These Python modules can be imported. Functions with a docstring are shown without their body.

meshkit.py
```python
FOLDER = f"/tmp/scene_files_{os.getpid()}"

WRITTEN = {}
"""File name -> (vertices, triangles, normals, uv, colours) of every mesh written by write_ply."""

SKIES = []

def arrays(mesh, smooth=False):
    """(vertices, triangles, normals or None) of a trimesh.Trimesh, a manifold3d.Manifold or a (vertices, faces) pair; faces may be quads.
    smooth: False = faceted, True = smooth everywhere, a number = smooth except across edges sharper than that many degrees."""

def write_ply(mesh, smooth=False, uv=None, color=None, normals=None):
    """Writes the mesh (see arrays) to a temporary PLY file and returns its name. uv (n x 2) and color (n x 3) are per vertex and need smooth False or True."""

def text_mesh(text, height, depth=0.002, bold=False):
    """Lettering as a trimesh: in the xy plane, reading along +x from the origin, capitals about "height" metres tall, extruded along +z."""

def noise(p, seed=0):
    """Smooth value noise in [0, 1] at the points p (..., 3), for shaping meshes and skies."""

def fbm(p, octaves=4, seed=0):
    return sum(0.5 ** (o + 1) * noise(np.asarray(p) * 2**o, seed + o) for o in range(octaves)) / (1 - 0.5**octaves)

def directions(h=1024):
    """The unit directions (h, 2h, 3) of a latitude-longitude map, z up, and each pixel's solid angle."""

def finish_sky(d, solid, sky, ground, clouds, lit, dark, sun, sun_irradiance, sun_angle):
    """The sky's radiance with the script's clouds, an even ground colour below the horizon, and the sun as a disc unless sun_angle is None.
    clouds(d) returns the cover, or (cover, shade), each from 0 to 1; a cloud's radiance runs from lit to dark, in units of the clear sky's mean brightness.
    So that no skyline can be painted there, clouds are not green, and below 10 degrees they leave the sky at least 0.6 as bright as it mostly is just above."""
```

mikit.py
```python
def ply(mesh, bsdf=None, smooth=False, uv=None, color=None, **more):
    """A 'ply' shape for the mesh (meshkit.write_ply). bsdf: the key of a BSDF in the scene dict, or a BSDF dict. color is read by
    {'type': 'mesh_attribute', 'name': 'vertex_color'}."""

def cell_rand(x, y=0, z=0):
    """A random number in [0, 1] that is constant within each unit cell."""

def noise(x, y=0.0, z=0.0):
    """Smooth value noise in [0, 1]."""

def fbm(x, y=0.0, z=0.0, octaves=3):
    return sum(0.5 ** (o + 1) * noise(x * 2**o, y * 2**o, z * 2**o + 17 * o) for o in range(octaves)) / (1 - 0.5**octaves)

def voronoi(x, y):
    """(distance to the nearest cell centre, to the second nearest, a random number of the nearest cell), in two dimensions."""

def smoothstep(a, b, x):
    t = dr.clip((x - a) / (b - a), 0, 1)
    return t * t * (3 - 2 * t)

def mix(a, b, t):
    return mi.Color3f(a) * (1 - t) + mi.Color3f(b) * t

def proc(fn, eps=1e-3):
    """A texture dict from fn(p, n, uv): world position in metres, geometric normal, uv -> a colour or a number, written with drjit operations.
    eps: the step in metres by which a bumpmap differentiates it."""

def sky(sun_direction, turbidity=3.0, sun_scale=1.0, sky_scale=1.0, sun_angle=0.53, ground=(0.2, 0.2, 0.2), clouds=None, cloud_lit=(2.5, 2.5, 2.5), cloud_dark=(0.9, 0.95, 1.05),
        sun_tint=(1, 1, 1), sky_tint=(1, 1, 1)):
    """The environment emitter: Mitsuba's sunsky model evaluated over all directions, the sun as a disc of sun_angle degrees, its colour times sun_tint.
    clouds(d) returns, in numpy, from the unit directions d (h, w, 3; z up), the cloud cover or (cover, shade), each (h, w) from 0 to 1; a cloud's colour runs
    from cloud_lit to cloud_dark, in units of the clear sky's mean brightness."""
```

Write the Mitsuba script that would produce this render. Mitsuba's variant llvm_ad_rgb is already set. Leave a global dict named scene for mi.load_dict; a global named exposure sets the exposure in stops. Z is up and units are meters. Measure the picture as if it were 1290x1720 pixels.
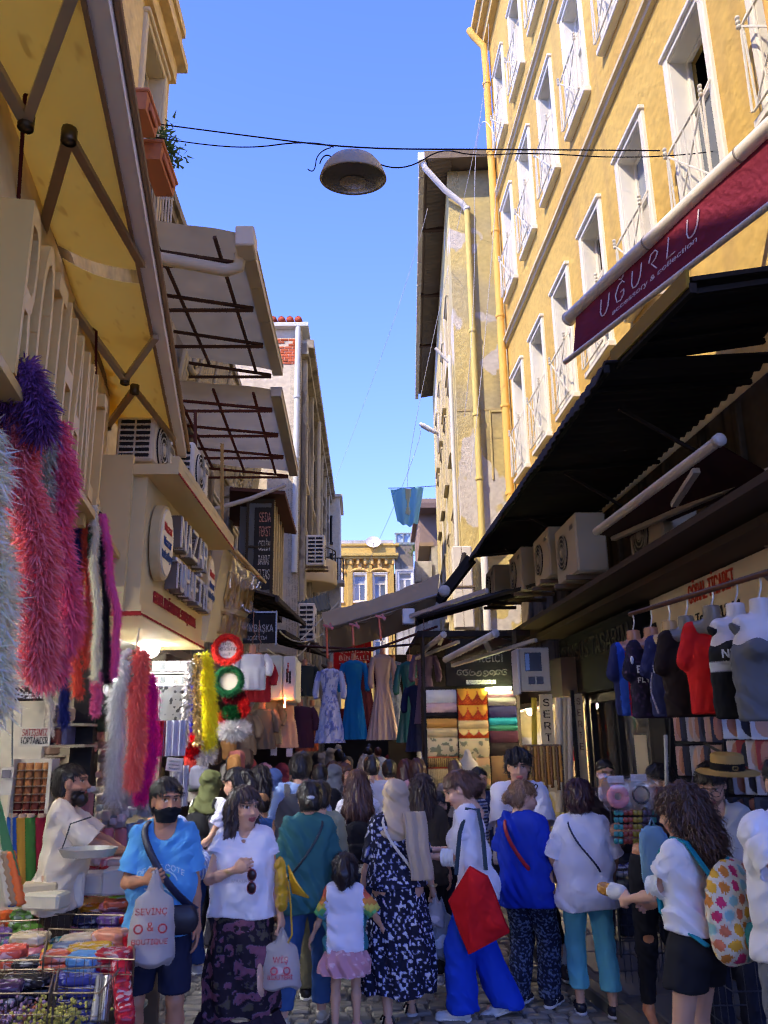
import math,numpy as np,trimesh,mitsuba as mi,mikit,drjit as dr,meshkit
from mikit import noise,fbm,voronoi,cell_rand,smoothstep,mix,proc
from shapely.geometry import Polygon,box as sbox
T=mi.ScalarTransform4f
scene,labels,_n={'type':'scene'},{},{}
# camera, sky, exposure
F_PX,CX,CY,PITCH,ROLL,HC=1293.0,645.0,906.0,math.radians(14.5),math.radians(0.8),2.0
YAW=math.atan(45*math.cos(PITCH)/F_PX)
def _basis():
 f=np.array([math.sin(YAW)*math.cos(PITCH),math.cos(YAW)*math.cos(PITCH),math.sin(PITCH)])
 r=np.array([math.cos(YAW),-math.sin(YAW),0.0]);u=np.cross(r,f)
 return f,r*math.cos(ROLL)-u*math.sin(ROLL),u*math.cos(ROLL)+r*math.sin(ROLL)
CF,CR,CU=_basis()
CAM=np.array([0,0,HC])
scene['camera']={'type':'perspective','fov':math.degrees(2*math.atan(645/F_PX)),'fov_axis':'x','near_clip':0.05,'far_clip':600.0,'principal_point_offset_y':-(906-860)/1720.0,'to_world':T().look_at(origin=CAM.tolist(),target=(CAM+CF).tolist(),up=CU.tolist())}
exposure=3.25
SUN=(-0.62,-0.55,0.78)
scene['sky']=mikit.sky(SUN,turbidity=1.0,sun_scale=0.42,sky_scale=1.42,ground=(0.25,0.23,0.2),sky_tint=(0.7,0.665,1.22))
# helpers
def ray(px,py):
 return CF*F_PX+CR*(px-CX)-CU*(py-CY)
def at_y(px,py,Y):d=ray(px,py);return CAM+d*(Y/d[1])
def at_x(px,py,X):d=ray(px,py);return CAM+d*(X/d[0])
def at_z(px,py,Z=0.0):d=ray(px,py);return CAM+d*((Z-HC)/d[2])
def at_d(px,py,D):d=ray(px,py);return CAM+d*(D/F_PX)
def ang(px):return YAW+math.atan((px-CX)*math.cos(PITCH)/F_PX)
def S(r,g=None,b=None):
 c=np.array([r,g,b]if g is not None else r,float)/255.0
 return np.where(c<=0.04045,c/12.92,((c+0.055)/1.055)**2.4)
def uid(k):
 if k not in _n:_n[k]=0;return k
 _n[k]+=1;return f'{k}_{_n[k]:03d}'
def thing(name,label,cat,group=None,kind=None):
 k=uid(name);labels[k]={'label':label}
 if cat:labels[k]['category']=cat
 if group:labels[k]['group']=group
 if kind:labels[k]['kind']=kind
 return k
def struct(name,label=None):
 k=uid(name);labels[k]={'kind':'structure'}
 if label:labels[k]['label']=label
 return k
def tri(F):
 F=np.asarray(F,int)
 return np.vstack([F[:,[0,1,2]],F[:,[0,2,3]]])if F.shape[1]==4 else F
def vf(m):
 if isinstance(m,tuple):return np.asarray(m[0],float),tri(m[1])
 return np.array(m.vertices,float),np.array(m.faces)
def cat(*ms):
 ms=[vf(m)for m in ms];V,F,o=[],[],0
 for v,f in ms:V.append(v);F.append(f+o);o+=len(v)
 return np.vstack(V),np.vstack(F)
def packed(v,f,c,mat,smooth):
 "a mesh whose vertex colours ride in uv: u = hue code, constant over a face, v = brightness"
 L=c.max(1);q=np.round(np.sqrt(c/L[:,None])*127).astype(np.int64);code=((q[:,0]<<14)|(q[:,1]<<7)|q[:,2])*8+4
 nrm=None
 if smooth:nrm=meshkit.arrays((v,f),True)[2]
 if(code==code[0]).all():uv=np.stack([code,L],1)
 else:
  fc=code[f[:,0]];pair=f.ravel()*(1<<25)+np.repeat(fc,3);un,inv=np.unique(pair,return_inverse=True)
  src=un>>25;f=inv.reshape(-1,3);v=v[src];uv=np.stack([un&((1<<25)-1),L[src]],1);nrm=None if nrm is None else nrm[src]
 path=meshkit.write_ply((v,f),False,uv,None,nrm)
 return{'type':'ply','filename':path,'face_normals':nrm is None,'bsdf':{'type':'ref','id':mat}}
def put(key,mesh,mat,color=None,smooth=False,label=None,kind=None):
 v,f=vf(mesh)
 if color is not None:
  c=np.asarray(color,float)
  scene[key]=packed(v,f,np.clip(np.broadcast_to(c,(len(v),3))if c.ndim==1 else c,0.002,0.95),mat,smooth)
 else:
  scene[key]=mikit.ply((v,f),mat,smooth=smooth)
 if label or kind:
  labels.setdefault(key,{})
  if label:labels[key]['label']=label
  if kind:labels[key]['kind']=kind
 return key
def part(parent,name,mesh,mat,color=None,smooth=False,label=None,kind=None):
 return put(uid(parent+'__'+name),mesh,mat,color,smooth,label,kind)
def vary(V,col,amp=0.15,sc=3.0,seed=0,oct=3):
 n=meshkit.fbm(np.asarray(V)*sc+seed*7.3,oct,seed)-0.5
 return np.clip(np.asarray(col)*(1+2*amp*n[:,None]),0,0.95)
BOXF=np.array([[0,2,3,1],[4,5,7,6],[0,1,5,4],[2,6,7,3],[0,4,6,2],[1,3,7,5]])
def box(c,s,rz=0.0,ry=0.0,rx=0.0):
 v=np.array([[x,y,z]for x in(-.5,.5)for y in(-.5,.5)for z in(-.5,.5)])*np.asarray(s,float)
 if rx:v=v@rot('x',rx).T
 if ry:v=v@rot('y',ry).T
 if rz:v=v@rot('z',rz).T
 return v+np.asarray(c,float),tri(BOXF)
def bbox2(lo,hi):lo,hi=np.asarray(lo,float),np.asarray(hi,float);return box((lo+hi)/2,hi-lo)
def cbox(c,s,b=0.01,rz=0.0):
 "chamfered box"
 s=np.asarray(s,float);b=min(b,s.min()*0.45);h=s/2
 pts=[]
 for sx in(-1,1):
  for sy in(-1,1):
   for sz in(-1,1):
    p=np.array([sx,sy,sz])
    for k in range(3):
     q=p*(h-b);q[k]=p[k]*h[k];pts.append(q)
 m=trimesh.convex.convex_hull(np.array(pts));v=np.array(m.vertices)
 if rz:v=v@rot('z',rz).T
 return v+np.asarray(c,float),np.array(m.faces)
def rot(ax,a):
 c,s=math.cos(a),math.sin(a)
 return np.array({'x':[[1,0,0],[0,c,-s],[0,s,c]],'y':[[c,0,s],[0,1,0],[-s,0,c]],'z':[[c,-s,0],[s,c,0],[0,0,1]]}[ax])
def tube(P,r,n=8,cap=True,flat=1.0):
 P=np.asarray(P,float);R=np.broadcast_to(np.asarray(r,float),(len(P),))
 t=np.gradient(P,axis=0);t/=np.linalg.norm(t,axis=1,keepdims=True)+1e-12
 a=np.zeros_like(P);up=np.array([0,0,1.0])if abs(t[0][2])<0.9 else np.array([1.0,0,0])
 a[0]=np.cross(t[0],up);a[0]/=np.linalg.norm(a[0])
 for i in range(1,len(P)):
  v=a[i-1]-t[i]*(a[i-1]@t[i]);a[i]=v/(np.linalg.norm(v)+1e-12)
 b=np.cross(t,a);th=np.arange(n)*2*np.pi/n
 V=(P[:,None]+R[:,None,None]*(np.cos(th)[None,:,None]*a[:,None]+flat*np.sin(th)[None,:,None]*b[:,None])).reshape(-1,3)
 i,j=np.meshgrid(np.arange(len(P)-1),np.arange(n),indexing='ij')
 Fq=np.stack([i*n+j,i*n+(j+1)%n,(i+1)*n+(j+1)%n,(i+1)*n+j],-1).reshape(-1,4)
 Ft=tri(Fq)
 if cap:
  m=len(V);V=np.vstack([V,P[0],P[-1]]);k=np.arange(n);e=(len(P)-1)*n
  Ft=np.vstack([Ft,np.stack([k*0+m,(k+1)%n,k],1),np.stack([k*0+m+1,e+k,e+(k+1)%n],1)])
 return V,Ft
def beam(p,q,w,h=None,up=(0,0,1)):
 "square section bar from p to q"
 p,q=np.asarray(p,float),np.asarray(q,float);h=h or w
 t=q-p;L=np.linalg.norm(t);t/=L;up=np.asarray(up,float)
 if abs(t@up)>.98:up=np.array([1.0,0,0])
 a=np.cross(t,up);a/=np.linalg.norm(a);b=np.cross(a,t)
 v,f=box((0,0,0),(w,L,h))
 return(p+q)/2+v[:,:1]*a+v[:,1:2]*t+v[:,2:]*b,f
def lathe(prof,n=24,c=(0,0,0)):
 prof=np.asarray(prof,float);th=np.arange(n)*2*np.pi/n
 V=np.stack([prof[:,:1]*np.cos(th),prof[:,:1]*np.sin(th),np.repeat(prof[:,1:2],n,1)],-1).reshape(-1,3)+np.asarray(c,float)
 i,j=np.meshgrid(np.arange(len(prof)-1),np.arange(n),indexing='ij')
 return V,tri(np.stack([i*n+j,i*n+(j+1)%n,(i+1)*n+(j+1)%n,(i+1)*n+j],-1).reshape(-1,4))
def gridmesh(fn,nu,nv,closed_u=False):
 u,v=np.meshgrid(np.linspace(0,1,nu),np.linspace(0,1,nv),indexing='ij')
 V=np.asarray(fn(u.ravel(),v.ravel()));V=V if V.shape[1]==3 else V.T
 i,j=np.meshgrid(np.arange(nu-1),np.arange(nv-1),indexing='ij')
 return V,tri(np.stack([i*nv+j,(i+1)*nv+j,(i+1)*nv+j+1,i*nv+j+1],-1).reshape(-1,4))
def quad4(p00,p10,p11,p01,nu=2,nv=2,bump=None):
 P=[np.asarray(p,float)for p in(p00,p10,p11,p01)]
 def fn(u,v):
  u,v=u[:,None],v[:,None]
  X=P[0]*(1-u)*(1-v)+P[1]*u*(1-v)+P[2]*u*v+P[3]*(1-u)*v
  return X if bump is None else X+bump(u[:,0],v[:,0])
 return gridmesh(fn,nu,nv)
def thick(mesh,d):
 "closed slab from an open sheet"
 v,f=vf(mesh);m=trimesh.Trimesh(v,f,process=False);n=np.array(m.vertex_normals)
 e=np.sort(f[:,[[0,1],[1,2],[2,0]]].reshape(-1,2),1);raw=f[:,[[0,1],[1,2],[2,0]]].reshape(-1,2)
 _,inv,cnt=np.unique(e,axis=0,return_inverse=True,return_counts=True)
 be=raw[cnt[inv.ravel()]==1];N=len(v)
 return np.vstack([v,v-n*d]),np.vstack([f,f[:,::-1]+N,np.stack([be[:,0],be[:,0]+N,be[:,1]+N],1),np.stack([be[:,0],be[:,1]+N,be[:,1]],1)])
def ball(c,r,sub=2,s=(1,1,1)):
 m=trimesh.creation.icosphere(sub,1.0);return np.array(m.vertices)*np.asarray(s)*r+np.asarray(c,float),np.array(m.faces)
def frame3(o,ex,ey,ez):
 M=np.stack([ex,ey,ez],1);return lambda v:np.asarray(o)+np.asarray(v)@M.T
def txt(s,h,depth=0.004,bold=False,center=True,stretch=1.0,space=0.0):
 m=meshkit.text_mesh(s,h,depth,bold);v,f=vf(m)
 if center:v[:,0]-=(v[:,0].min()+v[:,0].max())/2
 v[:,0]*=stretch
 return v,f
class Fr:
 """facade frame: s along the street, t out of the wall towards the street, z up"""
 def __init__(self,o,a,side):
  self.o=np.array([o[0],o[1],0.0]);self.u=np.array([math.sin(a),math.cos(a),0]);self.a=a
  self.v=np.array([-math.cos(a),math.sin(a),0])*side;self.side=side
 def w(self,m):
  v,f=vf(m);V=self.o+v[:,:1]*self.u+v[:,1:2]*self.v+v[:,2:]*np.array([0,0,1.0])
  return V,f
 def p(self,s,t,z):return self.o+s*self.u+t*self.v+np.array([0,0,z])
 def pix(self,px,py,t=0.0):
  d=ray(px,py);o=self.o+t*self.v
  k=((o-CAM)@self.v)/(d@self.v);q=CAM+d*k-self.o
  return q@self.u,q[2]
 def text(self,s,h,S0,t,z,depth=.01,bold=False,stretch=1.0):
  "lettering that reads along the wall as seen from the street"
  v,f=txt(s,h,depth,bold,True,stretch)
  dirs=self.u if self.side<0 else-self.u
  return self.p(S0,t,z)+v[:,:1]*dirs+v[:,1:2]*np.array([0,0,1.0])+v[:,2:]*self.v,f
# materials
def C(*a):return mi.Color3f(*[float(x)for x in S(*a)])
def C3(c):return{'type':'rgb','value':[float(x)for x in c]}
def _vc(p,n,uv):
 k=mi.UInt32(uv.x+.5)>>3
 r,g,b=[mi.Float((k>>h)&127)/127 for h in(14,7,0)]
 return mi.Color3f(r*r,g*g,b*b)*uv.y
VC=proc(_vc)
def two(b):return{'type':'twosided','bsdf':b}
def bump(b,fn,scale,eps=2e-3):return{'type':'bumpmap','bsdf':b,'tex':proc(fn,eps),'scale':scale}
def _b_cloth(p,n,uv):return fbm(p.x*28,p.y*28,p.z*18,octaves=2)
def _b_wall(p,n,uv):return fbm(p.x*9,p.y*9,p.z*9,octaves=3)
scene['m_cloth']=two(bump({'type':'principled','base_color':VC,'roughness':0.85,'specular':0.25,'sheen':0.2},_b_cloth,0.02))
scene['m_matte']=two({'type':'principled','base_color':VC,'roughness':0.75,'specular':0.3})
scene['m_skin']=two({'type':'principled','base_color':VC,'roughness':0.48,'specular':0.4})
scene['m_gloss']=two({'type':'principled','base_color':VC,'roughness':0.25,'specular':0.5})
scene['m_satin']=two({'type':'principled','base_color':VC,'roughness':0.42,'specular':0.5,'sheen':0.4})
scene['m_metal']=two({'type':'principled','base_color':VC,'roughness':0.38,'metallic':0.85})
scene['m_hair']=two({'type':'principled','base_color':VC,'roughness':0.42,'specular':0.5})
scene['m_plush']=two({'type':'principled','base_color':VC,'roughness':0.9,'specular':0.1,'sheen':0.6})
scene['m_feather']={'type':'principledthin','base_color':VC,'roughness':0.6,'diff_trans':0.7}
scene['m_film']={'type':'principledthin','base_color':VC,'roughness':0.35,'diff_trans':0.9,'spec_trans':0.12,'eta':1.4}
scene['m_glass']={'type':'thindielectric','int_ior':1.5}
scene['m_lamp']=two({'type':'diffuse','reflectance':{'type':'rgb','value':[.8,.8,.8]}})
def lamp(key,mesh,rgb):
 scene[key]=mikit.ply(vf(mesh),'m_lamp',emitter={'type':'area','radiance':{'type':'rgb','value':[float(x)for x in rgb]}})
 return key
def plaster(key,base,stain,dirt,sc=1.0,streak=0.5,seed=0.0,peel=None,bs=0.02,k=.68):
 base,stain,dirt=[mi.Color3f(*[float(x)*k for x in c])for c in(base,stain,dirt)]
 pl=None if peel is None else mi.Color3f(*[float(x)*k for x in peel])
 def fn(p,n,uv):
  a=fbm(p.x*.9*sc+seed,p.y*.9*sc,p.z*.9*sc,octaves=3)
  b=fbm((p.x+p.y)*5*sc+seed,p.z*.5*sc+3,0,octaves=3)
  g=fbm(p.x*14,p.y*14,p.z*14+seed,octaves=2)
  c=mix(base,stain,smoothstep(.42,.72,a))
  c=mix(c,dirt,smoothstep(.5,.85,b)*streak)
  if pl is not None:
   q=fbm(p.x*1.1+seed+9,p.y*1.1,p.z*.7,octaves=4)
   c=mix(c,pl,smoothstep(.56,.585,q))
  return c*(0.86+0.28*g)
 scene[key]=two(bump({'type':'principled','base_color':proc(fn),'roughness':0.88,'specular':0.2},_b_wall,bs))
plaster('w_yellow',S(240,206,116),S(232,194,106),S(204,172,112),.6,.45,1,k=.7)
plaster('w_old',S(214,196,130),S(196,184,140),S(150,138,106),.8,.7,4,peel=S(214,208,196),k=.8)
plaster('w_beige',S(222,198,136),S(208,182,122),S(170,150,110),.7,.5,7,k=1.)
plaster('w_grey',S(186,176,152),S(160,150,128),S(92,84,70),.9,.8,11,peel=S(140,130,112),k=.85)
plaster('w_cream',S(226,214,186),S(210,196,166),S(170,158,132),.5,.4,15,k=.85)
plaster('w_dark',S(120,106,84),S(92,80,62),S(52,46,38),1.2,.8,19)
plaster('w_white',S(226,224,214),S(208,204,190),S(140,132,116),1.5,.5,23)
# implicit surfaces -> one continuous mesh
def nets(f,lo,hi,h):
 lo,hi=np.asarray(lo,float),np.asarray(hi,float);n=np.ceil((hi-lo)/h).astype(int)+1
 ax=[lo[k]+h*np.arange(n[k])for k in range(3)]
 g=f(ax).astype(np.float32);s=g<0
 c=np.zeros(n-1,np.int8)
 for a in(0,1):
  for b in(0,1):
   for d in(0,1):c+=s[a:n[0]-1+a,b:n[1]-1+b,d:n[2]-1+d]
 act=(c>0)&(c<8);idx=np.full(n-1,-1,np.int64);I=np.argwhere(act);idx[act]=np.arange(len(I))
 acc,cnt=np.zeros((len(I),3)),np.zeros(len(I));cor=[(0,0,0),(1,0,0),(0,1,0),(1,1,0),(0,0,1),(1,0,1),(0,1,1),(1,1,1)]
 vals=[g[I[:,0]+a,I[:,1]+b,I[:,2]+d]for a,b,d in cor]
 for i in range(8):
  for k in range(3):
   if not cor[i][k]:
    j=i|(1<<k);a,b=vals[i],vals[j];m=(a<0)!=(b<0)
    t=np.where(m,a/np.where(m,a-b,1),0);p=np.tile(np.array(cor[i],float),(len(I),1));p[:,k]+=t
    acc+=p*m[:,None];cnt+=m
 V=lo+h*(I+acc/cnt[:,None]);Fs=[]
 for k in range(3):
  sl=[slice(None)]*3;sh=[slice(None)]*3;sl[k]=slice(0,-1);sh[k]=slice(1,None)
  a,b=s[tuple(sl)],s[tuple(sh)];E=np.argwhere(a!=b);u,w=(k+1)%3,(k+2)%3
  E=E[(E[:,u]>0)&(E[:,w]>0)&(E[:,u]<n[u]-1)&(E[:,w]<n[w]-1)]
  if not len(E):continue
  q=[]
  for du,dw in((1,1),(0,1),(0,0),(1,0)):
   e=E.copy();e[:,u]-=du;e[:,w]-=dw;q.append(idx[e[:,0],e[:,1],e[:,2]])
  Q=np.stack(q,1);ins=a[E[:,0],E[:,1],E[:,2]];Q=np.where(ins[:,None],Q,Q[:,::-1]);Fs.append(Q)
 return V,tri(np.vstack(Fs))
class Blob:
 "smooth union of round cones / ellipsoids, evaluated only near each piece"
 def __init__(self,k=.03):self.k,self.items=k,[]
 def cone(self,a,b,ra,rb=None,sc=(1,1,1),k=None):self.items.append((np.asarray(a,float),np.asarray(b,float),ra,ra if rb is None else rb,np.asarray(sc,float),self.k if k is None else k));return self
 def ell(self,c,r,k=None):
  r=np.broadcast_to(np.asarray(r,float),(3,));m=r.min();return self.cone(c,c,m,m,r/m,k)
 def bounds(self,pad):
  lo=np.min([np.minimum(a-max(ra,rb)*sc,b-max(ra,rb)*sc)for a,b,ra,rb,sc,_ in self.items],0);hi=np.max([np.maximum(a+max(ra,rb)*sc,b+max(ra,rb)*sc)for a,b,ra,rb,sc,_ in self.items],0)
  return lo-pad,hi+pad
 def __call__(self,ax):
  g=np.full([len(a)for a in ax],1.0,np.float32)
  for a,b,ra,rb,sc,k in self.items:
   r=max(ra,rb);pad=.09+k;sl,sub=[],[]
   for q in range(3):
    lo_,hi_=min(a[q],b[q])-r*sc[q]-pad,max(a[q],b[q])+r*sc[q]+pad
    i0,i1=np.searchsorted(ax[q],lo_),np.searchsorted(ax[q],hi_);sl.append(slice(i0,i1));sub.append(ax[q][i0:i1].astype(np.float32))
   if min(len(x)for x in sub)==0:continue
   X,Y,Z=np.meshgrid(*sub,indexing='ij',sparse=True)
   px,py,pz=(X-a[0])/sc[0],(Y-a[1])/sc[1],(Z-a[2])/sc[2];bx,by,bz=(b-a)/sc;L2=bx*bx+by*by+bz*bz
   t=np.clip((px*bx+py*by+pz*bz)/L2,0,1)if L2>1e-9 else 0.0
   d=np.sqrt((px-t*bx)**2+(py-t*by)**2+(pz-t*bz)**2)-(ra+(rb-ra)*t)
   d=(d*sc.min()).astype(np.float32);o=g[tuple(sl)]
   hh=np.maximum(k-np.abs(o-d),0)/k;g[tuple(sl)]=np.minimum(o,d)-hh*hh*k*.25
  return g
 def mesh(self,h,clip=None,disp=None,pad=.05,grow=0.0):
  lo,hi=self.bounds(pad)
  def f(ax):
   g=self(ax)-grow
   if disp is not None or clip is not None:
    X,Y,Z=np.meshgrid(*[a.astype(np.float32)for a in ax],indexing='ij',sparse=True)
    if disp is not None:g=g+disp(X,Y,Z)
    if clip is not None:
     for c in clip:g=np.maximum(g,c(X,Y,Z))
   return g
  return nets(f,lo,hi,h)
def wrinkle(amp,fx=9.,fz=5.,seed=0.0):
 "cheap cloth folds: warped sines"
 amp=amp*1.2
 def d(X,Y,Z):
  w=2.2*np.sin(X*6.1+Z*3.7+seed)+1.7*np.sin(Y*7.3-Z*4.9+seed*2.1)
  a=1-2*np.abs(np.sin(X*fx*1.9+Y*fx*1.3+Z*fz*1.5+w*1.6));b=1-2*np.abs(np.sin(Z*fz*3.2+X*fx*1.7-Y*fx*1.1+w*1.5+seed));return(-amp*(.75*a*(.4+.6*np.sin(Z*4.1+X*3+seed))+.7*b*np.sin(X*7.7+Y*5+seed*2)+.35*np.sin(X*31+Z*19+w*2)*np.sin(Y*27-Z*23))).astype(np.float32)
 return d
# SETTING: ground
def _g_ground(p,n,uv):
 a=fbm(p.x*3,p.y*3,0,octaves=4);b=fbm(p.x*30,p.y*30,0,octaves=3)
 return mix(C(84,82,80),C(116,112,106),a)*(0.75+.5*b)
scene['m_ground']=two(bump({'type':'principled','base_color':proc(_g_ground),'roughness':.9,'specular':.2},lambda p,n,uv:fbm(p.x*25,p.y*25,0,octaves=3),.01))
scene['m_stone']=two(bump({'type':'principled','base_color':VC,'roughness':.62,'specular':.4},lambda p,n,uv:fbm(p.x*40,p.y*40,p.z*40,octaves=3),.006))
g=struct('ground');put(g,quad4((-300,-300,-.03),(300,-300,-.03),(300,300,-.03),(-300,300,-.03)),'m_ground',smooth=True)
st=struct('street','grey cobbled lane running between the shops')
KX=lambda y:1.93-.13*(y-6.1)if y<9 else 1.55
put(st,quad4((-6,-4,-.012),(3.0,-4,-.012),(3.0,60,-.012),(-6,60,-.012),8,40),'m_ground',smooth=True)
rng=np.random.default_rng(5)
cob=[]
for j,y in enumerate(np.arange(4.6,15,.125)):
 x=-2.3+rng.uniform(0,.15)
 while x<1.9:
  w=rng.uniform(.12,.2)
  if x+w<KX(y)-.03:cob.append((x+w/2,y+.012*math.sin(x*5),w-.018,.108+rng.uniform(-.008,.006),rng.uniform(-.004,.014),rng.uniform(-.06,.06)))
  x+=w
def cobble(c):
 v,f=cbox((c[0],c[1],c[4]-.02),(c[2],c[3],.05),.014,c[5])
 v[:,2]+=.08*rng.uniform(-1,1)*(v[:,0]-c[0])+.06*rng.uniform(-1,1)*(v[:,1]-c[1]);return v,f
def in_view(x,y):return abs(x)<2 and 5.6<y
cob.sort(key=lambda c:(c[1]if in_view(c[0],c[1])and abs(c[0]+.1)<1.8 else 99))
rest=[]
for i,c in enumerate(cob):
 m=cobble(c);g_=rng.uniform(.7,1.2);colr=S(132,128,122)*g_*np.array([1,1-.02*rng.random(),1-.06*rng.random()])
 if i<300:part(st,'cobble',m,'m_stone',vary(m[0],colr,.2,20,i),False)
 else:rest.append((m,vary(m[0],colr,.2,20,i)))
part(st,'cobbles_beyond',cat(*[r[0]for r in rest]),'m_stone',np.vstack([r[1]for r in rest]),False,kind='stuff')
pv=struct('pavement','dark paved strip in front of the shops')
ys=np.arange(-3,42,.5)
def pave(u,v):
 y=-4+46*u;kx=np.array([KX(max(a,3))for a in y]);return np.stack([kx+v*(5.5-kx),y,0*y+.07],1)
put(pv,gridmesh(pave,80,4),'m_ground',smooth=True)
for k,y in enumerate(np.arange(3.2,16,.62)):
 p0,p1=np.array([KX(y),y]),np.array([KX(y+.6),y+.6]);d=p1-p0;a=math.atan2(-d[0],d[1])
 m=cbox(((p0+p1)/2).tolist()+[.02],(.13,.61,.13),.015,a);part(pv,'kerbstone',m,'m_stone',vary(m[0],S(104,100,94)*rng.uniform(.8,1.1),.15,15,k),False)
for y in np.arange(4.0,11,.62):
 for k in range(3):
  x0=KX(y)+.14+k*.52;m=cbox((x0+.26,y+.3,.065),(.5,.6,.04),.01,rng.uniform(-.01,.01))
  part(pv,'paving_slab',m,'m_stone',vary(m[0],S(106,104,104)*rng.uniform(.8,1.1),.15,9,k),False)
# wall with openings
def wall_holes(fr,s0,s1,z0,z1,holes,t0,th,top=None):
 P=Polygon(top if top else[(s0,z0),(s1,z0),(s1,z1),(s0,z1)])
 for h in holes:P=P.difference(sbox(h[0],h[2],h[1],h[3]))
 v,f=vf(trimesh.creation.extrude_polygon(P,th,engine='earcut'))
 return fr.w((np.stack([v[:,0],t0-th+v[:,2],v[:,1]],1),f))
def fbox(fr,s0,s1,t0,t1,z0,z1):return fr.w(bbox2((s0,t0,z0),(s1,t1,z1)))
def fcbox(fr,s0,s1,t0,t1,z0,z1,b=.012):return fr.w(cbox(((s0+s1)/2,(t0+t1)/2,(z0+z1)/2),(s1-s0,t1-t0,z1-z0),b))
WHITE,GLASSC=S(222,220,208),S(40,46,52)
scene['m_pane']=two({'type':'principled','base_color':VC,'roughness':.06,'specular':.8})
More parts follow.
